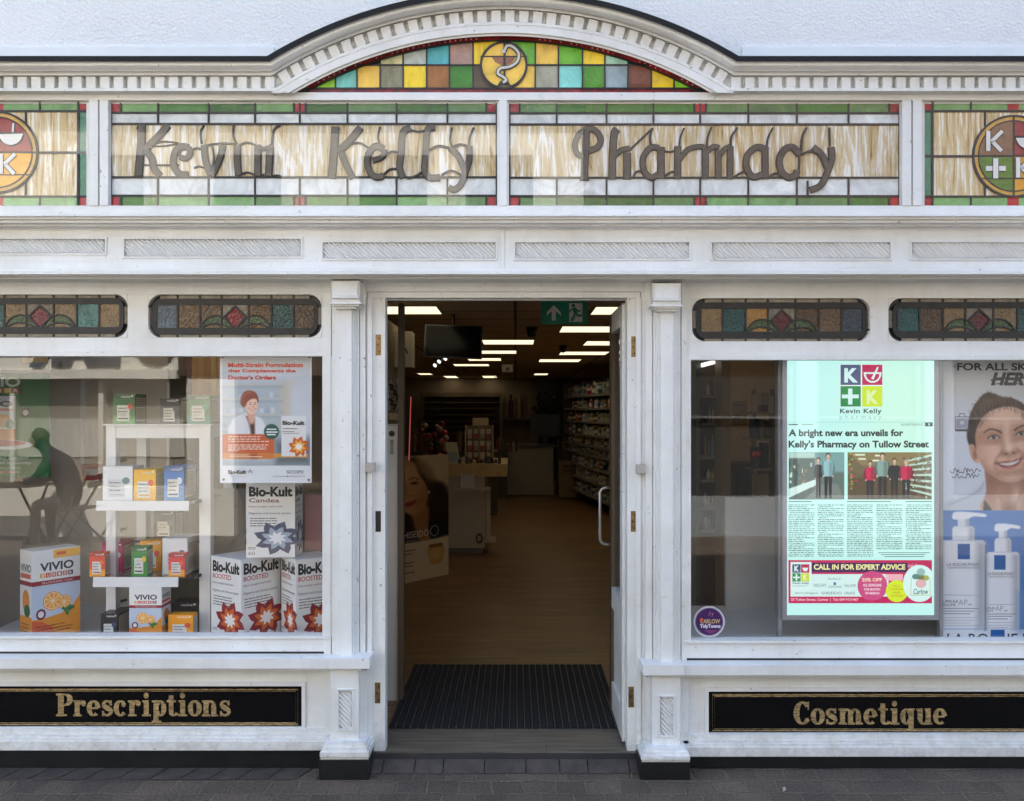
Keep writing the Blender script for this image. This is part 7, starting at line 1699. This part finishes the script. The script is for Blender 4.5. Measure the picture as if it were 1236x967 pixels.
# open smile
pn.poly(z([(402, 640), (432, 634), (472, 628), (488, 632), (508, 622), (536, 614), (550, 610), (538, 645), (506, 668), (474, 677), (436, 668)]), (190, 106, 96), 1, 1, True)
pn.poly(z([(412, 643), (460, 637), (506, 630), (544, 616), (530, 642), (502, 658), (470, 664), (434, 658)]), (84, 42, 40), .8, .95, True)
pn.poly(z([(420, 645), (464, 640), (508, 632), (538, 621), (526, 638), (500, 652), (470, 657), (440, 653)]), (238, 232, 222), .8, 1, True)
for k in range(8): x_ = 434 + k * 12.5; pn.line(z([(x_, 642 - k * 2.2), (x_ + 1, 656 - k * 1.9)]), .25, (196, 184, 176), .4, .7, False)
E_(484, 667, 9, 1.1, (226, 150, 138), 1.6, .8, -8); E_(402, 642, 1.8, 1.8, DP, 2, .8); E_(551, 611, 1.8, 1.8, DP, 2, .8); E_(474, 612, 2, 4, SH_, 2.4, .5)
for k in range(500): E_(fr_.uniform(300, 625), fr_.uniform(340, 745), .45, .45, fr_.choice([(186, 136, 112), (252, 220, 200)]), .8, .22)
pn.clip = None
pn.blur(1); pn.c *= (1.04 - .13 * ((pn.U - 1139) / 157))[..., None]; pn.grain(3.0)
pn.build('portrait', M['gloss_print'], e, plane_map(YC_), .0010)
K_ = lambda x, y: (1116 + x / 5.0917, 600 + y / 5.0917); qk = lambda pts: [K_(*p) for p in pts]
pb = Paint(1137.8, 616, x1p - .5, 778, 210, 216, (66, 122, 190))
pb.rect(*K_(90, 812), *K_(920, 960), (236, 238, 240), .8)
def pump(cx, w, top, base, nk, hx):
    b = [(cx - w / 2, base), (cx - w / 2, top + 14), (cx - w / 2 + 14, top), (cx + w / 2 - 14, top), (cx + w / 2, top + 14), (cx + w / 2, base)]
    pb.poly(qk(b), (232, 234, 237), .8); pb.rect(*K_(cx + w * .30, top + 12), *K_(cx + w * .5, base), (158, 163, 170), 4, .75); pb.rect(*K_(cx - w * .5, top + 12), *K_(cx - w * .44, base), (168, 173, 180), 3, .7)
    nw = w * .25; pb.poly(qk([(cx - nw, top), (cx - nw, top - 70), (cx - nw + 12, top - 86), (cx + nw - 12, top - 86), (cx + nw, top - 70), (cx + nw, top)]), (230, 233, 236), .8); pb.rect(*K_(cx + nw * .5, top - 80), *K_(cx + nw, top), (160, 165, 172), 2.5, .7)
    pb.rect(*K_(cx - nw * .5, top - 150), *K_(cx + nw * .5, top - 84), (220, 224, 228), .8); pb.rect(*K_(cx + nw * .2, top - 150), *K_(cx + nw * .5, top - 84), (150, 156, 164), 1.5, .7)
    pb.poly(qk([(cx - nw * .9, top - 128), (cx - nw * .9, top - 168), (cx - nw * .3, top - 176), (cx + nw * 1.1, top - 170), (cx + hx, top - 160), (cx + hx - 4, top - 142), (cx + nw, top - 146), (cx + nw * .4, top - 132)]), (238, 240, 242), .8, 1, True)
pump(237, 272, 265, 810, 60, 138); pump(480, 205, 338, 812, 50, 106)
pb.line(qk([(374, 300), (372, 818)]), 1.6, (70, 84, 104), 1.5, .6); pb.rect(*K_(585, 600), *K_(660, 820), (98, 142, 190), 8, .8)
pb.line(qk([(112, 600), (345, 606)]), .6, (168, 172, 178), .5); pb.line(qk([(382, 660), (578, 660)]), .6, (168, 172, 178), .5)
pb.rect(*K_(203, 288), *K_(278, 382), (10, 92, 160), .5); pb.rect(*K_(427, 357), *K_(497, 446), (10, 92, 160), .5); pb.grain(2)
pb.build('bottle_picture', M['gloss_print'], e, plane_map(YC_), .0010)
t = MB(plane_map(YC_)); DKT = L(40, 42, 48)
t.text('FOR ALL SKIN', *Q(188, 64), *Q(668, 108), DKT, .0020, .03); t.text('HERO', *Q(385, 118), *Q(665, 196), L(62, 64, 70), .0020, .05, .28); t.text('4', *Q(162, 70), *Q(182, 95), L(150, 156, 164), .002)
for pts, w_ in (([(385, 165), (450, 150), (520, 158), (600, 146)], 2.0), ([(395, 190), (470, 178), (560, 188)], 1.2)): t.stroke(q(pts), w_, L(62, 64, 70), .0022)
rn = random.Random(3)
for row, x0_, x1_ in ((692, 148, 322), (722, 158, 315)):
    p_ = [(x0_, row)]
    while p_[-1][0] < x1_: p_.append((p_[-1][0] + rn.uniform(5, 10), row + rn.choice([-13, 9, 4, -6, 12])))
    t.stroke(catmull(q(p_), 4), .75, L(50, 52, 58), .002)
t.stroke([Q(178, 378), Q(258, 378), Q(258, 452), Q(178, 452)], .8, L(80, 84, 92), .002, closed=True); t.stroke([Q(200, 376), Q(205, 360), Q(230, 360), Q(236, 376)], .8, L(80, 84, 92), .002); t.rect(*Q(184, 384), *Q(252, 446), L(172, 174, 190), .0016); t.disc(*Q(217, 412), 2.6, None, L(215, 216, 226), .002, 14); t.rect(*Q(178, 453), *Q(256, 463), L(90, 94, 100), .002)
for s_, a, b in (('LA ROCHE-POSAY', (136, 404), (340, 424)), ('LABORATOIRE DERMATOLOGIQUE', (140, 430), (336, 440)), ('LIPIKAR', (112, 632), (205, 650)), ('BAUME', (114, 655), (190, 670)), ('AP', (206, 630), (262, 664)), ('+M', (262, 654), (288, 668)),
                ('LA ROCHE-POSAY', (388, 462), (548, 480)), ('LABORATOIRE DERMATOLOGIQUE', (392, 486), (546, 495)), ('LIPIKAR', (360 + 16, 674), (430, 690)), ('AP', (432, 668), (482, 700)), ('+M', (484, 692), (506, 705)), ('BAUME', (385, 693), (420, 706))):
    t.text(s_, *K_(*a), *K_(*b), L(84, 88, 96) if s_ not in ('AP',) else L(160, 164, 170), .0020, .0)
for a, b, ys in ((110, 330, (682, 698, 714, 740, 756, 772, 788)), (386, 560, (716, 730, 746, 770, 786, 800))):
    for i, yy in enumerate(ys): t.rect(*K_(a, yy), *K_(b - (i % 3) * 25, yy + (5 if i < 3 else 3)), L(140, 145, 152) if i < 3 else L(170, 174, 180), .002)
t.text('LA ROCHE POSAY', *K_(138, 838), *K_(880, 905), L(40, 44, 50), .0020, .01); t.rect(*K_(405, 815), *K_(490, 890), L(14, 96, 165), .0026)
t.build('poster_lettering', M['gloss_print'], e)

# low white board and shelf corner behind the screen
mb = MB(); mb.box(X(876, .9), X(1150, .9), .9, .93, FZ, Z(601, .9)); tag(mb.build('low_backing_panel', basic('grey_white_board', (.52, .50, .46), .5, var=.04)), 'plain pale grey low board behind the lit screen in the right window', 'panel')
mb = MB(); mb.box(X(936, .85), X(940, .85), .82, .86, FZ, 2.34); tag(mb.build('upright_post', M['grey_al']), 'slim grey post rising from the low board left of the lit screen', 'post')
# interior shelf bay seen through the clear part of the right window
Yw = 2.5
e = empty('wall_shelf_bay', (X(857, Yw), Yw, FZ), 'dim wall shelf bay with tall bottles seen at the left of the right window', 'shelving')
mb = MB(); mb.pbox(838, 434, 872, 760, Yw + .3, Yw + .33); mb.build('back_panel', basic('bay_back', (.12, .10, .075), .6), e)
bay = []
for py in (477, 511, 551, 579, 612, 640):
    mb = MB(); mb.pbox(846, py, 871, py + 3.2, Yw, Yw + .3); mb.build('shelf', shm, e); bay.append(Z(py, Yw))
mb = MB(); mb.pbox(840, 434, 845, 760, Yw - .02, Yw + .3); mb.build('upright', basic('teal_grey_edge', (.08, .12, .12), .3), e)
lab_b = ['top', 'second', 'third', 'fourth', 'fifth', 'lowest']
for zi_, z in enumerate(bay):
    px = 849
    while px < 868:
        w_ = random.uniform(3, 5.2); hpx = random.uniform(13, 27) if zi_ < 3 else random.uniform(10, 20); c_ = random.choice([L(190, 185, 170), L(120, 125, 130), L(60, 60, 62), L(150, 130, 95)])
        mb = MB(); r_ = w_ / 2 * sc(Yw + .08) * .9; x = X(px + w_ / 2, Yw + .08); hz = hpx * sc(Yw)
        mb.lathe((x, Yw + .08, z), [(r_, 0), (r_, hz * .7), (r_ * .45, hz * .8), (r_ * .45, hz)], 10, c_); o = mb.build('bay_bottle', M['print'], None, False, (x, Yw + .08, z)); tag(o, 'slim bottle on the %s shelf of the bay at the left of the right window' % lab_b[zi_], 'bottle', 'bottles on the %s shelf of the window bay' % lab_b[zi_]); px += w_ + .6
mb = MB(); mb.box(X(871, 2.3), X(882, 2.3), 2.3, 2.5, FZ, CZ); tag(mb.build('column', basic('brown_column', (.22, .155, .09), .6)), 'brown column beside the shelf bay in the right window', 'column')
mb = MB(); mb.box(X(882, 3.4), X(1240, 3.4), 3.4, 3.5, FZ, CZ); tag(mb.build('side_wall', basic('tan_wall', (.55, .38, .20), .7, var=.1)), kind='structure')
e = empty('wall_notice', P(903, 505, 3.39), 'faint pale notice on the tan wall in the right window', 'notice')
mb = MB(); mb.pbox(876 + 8, 484, 902, 512, 3.385, 3.398, L(150, 125, 85)); mb.build('sheet', M['print'], e); mb = MB(plane_map(3.385)); mb.rect(888, 488, 898, 490, L(110, 88, 58), .001); mb.rect(887, 500, 893, 507, L(120, 98, 66), .001); mb.build('sheet_print', M['print'], e)
mb = MB(); mb.pbox(888, 560, 934, 640, 3.0, 3.38); tag(mb.build('low_cabinet', M['dark']), 'black low cabinet under the tan wall in the right window', 'cabinet')
e = empty('product_stand', P(920, 600, 2.0), 'narrow brown stand of packs and a red flower, just left of the lit screen', 'display stand')
mb = MB(); mb.pbox(905, 497, 936, 500, 1.95, 2.2); mb.pbox(906, 529, 936, 532, 1.95, 2.2); mb.pbox(910, 566, 936, 568, 1.95, 2.2); mb.pbox(908, 640, 936, 660, 1.95, 2.2); mb.build('shelf', basic('stand_wood', (.22, .15, .09), .6), e)
for a_ in (931, 909):
    mb = MB(); mb.pbox(a_, 470, a_ + 4, 660, 2.2, 2.24); mb.build('upright', bpy.data.materials['stand_wood'], e)
for u, v0, v1, w_, c_ in ((914, 475, 497, 6, L(165, 140, 105)), (921, 474, 497, 6, L(150, 125, 92)), (928, 478, 497, 6, L(170, 150, 110)), (915, 489, 497, 12, L(150, 70, 35)), (910, 505, 529, 6, L(40, 48, 62)), (917, 506, 529, 6, L(110, 90, 64)), (925, 508, 529, 7, L(70, 52, 36)), (911, 540, 566, 6, L(60, 50, 40)), (922, 535, 566, 6, L(28, 32, 42)), (914, 572, 640, 14, L(120, 100, 72))):
    mb = MB(); mb.pbox(u, v0, u + w_, v1, 1.98, 2.1, c_); mb.build('pack', M['print'], e)
mb = MB(); c_ = P(913, 549, 1.9)
for k in range(14):
    a = k * 2.4; mb.lathe(c_ + Vector((.022 * math.cos(a) * (k / 14), .02 * math.sin(a), .03 * math.sin(a * 1.3))), [(.003, -.012), (.014, 0), (.010, .012)], 7, L(200, 50, 70))
mb.build('red_flower', M['print'], e)

# round sticker on the glass
YK_ = .0335
e = empty('window_sticker', P(856, 750, YK_), 'round purple sticker with grey rim on the lower left of the right window', 'sticker')
mb = MB(plane_map(YK_)); mb.disc(856, 750.5, 19, None, L(190, 190, 194), .0002, 48); mb.disc(856, 750.5, 17, None, L(120, 110, 128), .0004, 48); mb.disc(856, 750.5, 16, None, L(58, 14, 86), .0006, 48); mb.build('disc', M['print'], e)
t = MB(plane_map(YK_)); s6 = lambda x, y: (820 + x / 4.836, 600 + y / 4.836)
t.text('CARLOW', *s6(122, 712), *s6(238, 738), L(205, 175, 120), .001, .02); t.text('TidyTowns', *s6(120, 742), *s6(240, 770), L(230, 225, 235), .001, .03); t.stroke([s6(172, 695), s6(180, 668), s6(188, 684), s6(196, 676), s6(190, 698)], .7, L(190, 110, 130), .001); t.rect(*s6(150, 780), *s6(215, 783), L(190, 90, 130), .001); t.rect(*s6(165, 789), *s6(200, 791), L(190, 90, 130), .001); t.disc(*s6(130, 716), 2.2, None, L(205, 90, 50), .0012, 12)
t.build('sticker_lettering', M['print'], e)


e = empty('ceiling_light', (1.75, 2.3, CZ - .02), 'unseen ceiling light panel added to brighten the tan wall in the right window', 'ceiling light', 'flat ceiling light panels')
mb = MB(); mb.box(1.45, 2.05, 2.0, 2.6, CZ - .006, CZ - .001); mb.build('diffuser', pan, e)  # added panel, out of view, brightens the room behind the right window
# ================================================================== light and camera
w = bpy.data.worlds.new('World'); SC.world = w; w.use_nodes = True
t = w.node_tree; t.nodes.clear(); o_ = t.nodes.new('ShaderNodeOutputWorld'); bg = t.nodes.new('ShaderNodeBackground'); sk = t.nodes.new('ShaderNodeTexSky')
SUN_EL, SUN_AZ = 52.0, 12.0                                        # sun behind the shop: the street front is in open shade
sk.sky_type = 'NISHITA'; sk.sun_disc = False; sk.sun_elevation = R(SUN_EL); sk.sun_rotation = R(SUN_AZ); sk.air_density = 1.0; sk.dust_density = 3.2; sk.ozone_density = 0.3
bg.inputs[1].default_value = .15
t.links.new(sk.outputs[0], bg.inputs[0]); t.links.new(bg.outputs[0], o_.inputs[0])
sl = bpy.data.lights.new('sun', 'SUN'); sl.energy = 4.2; sl.angle = R(.53); sl.color = (1, .965, .90)
so = bpy.data.objects.new('sun', sl); COL.objects.link(so)
to_sun = Vector((math.sin(R(SUN_AZ)) * math.cos(R(SUN_EL)), math.cos(R(SUN_AZ)) * math.cos(R(SUN_EL)), math.sin(R(SUN_EL))))
so.rotation_euler = (-to_sun).to_track_quat('-Z', 'Y').to_euler(); so.location = to_sun * 30

cd = bpy.data.cameras.new('camera'); co = bpy.data.objects.new('camera', cd); COL.objects.link(co); SC.camera = co
co.location = (0, -D, EYE); co.rotation_euler = (R(90), 0, 0)
cd.sensor_width = 36; cd.sensor_fit = 'HORIZONTAL'; cd.lens = 36 * F / 1236; cd.shift_x = -(VX - 618) / 1236; cd.shift_y = (VY - 483.5) / 1236; cd.clip_start = .05; cd.clip_end = 500
SC.view_settings.view_transform = 'Standard'; SC.view_settings.look = 'None'; SC.view_settings.exposure = EXPO; SC.view_settings.gamma = 1.0
SC.render.engine = 'CYCLES'; SC.cycles.max_bounces = 10; SC.cycles.diffuse_bounces = 5; SC.cycles.glossy_bounces = 5; SC.cycles.transparent_max_bounces = 16; SC.cycles.caustics_reflective = False; SC.cycles.caustics_refractive = False
SC.cycles.use_denoising = True; SC.cycles.sample_clamp_indirect = 6.0
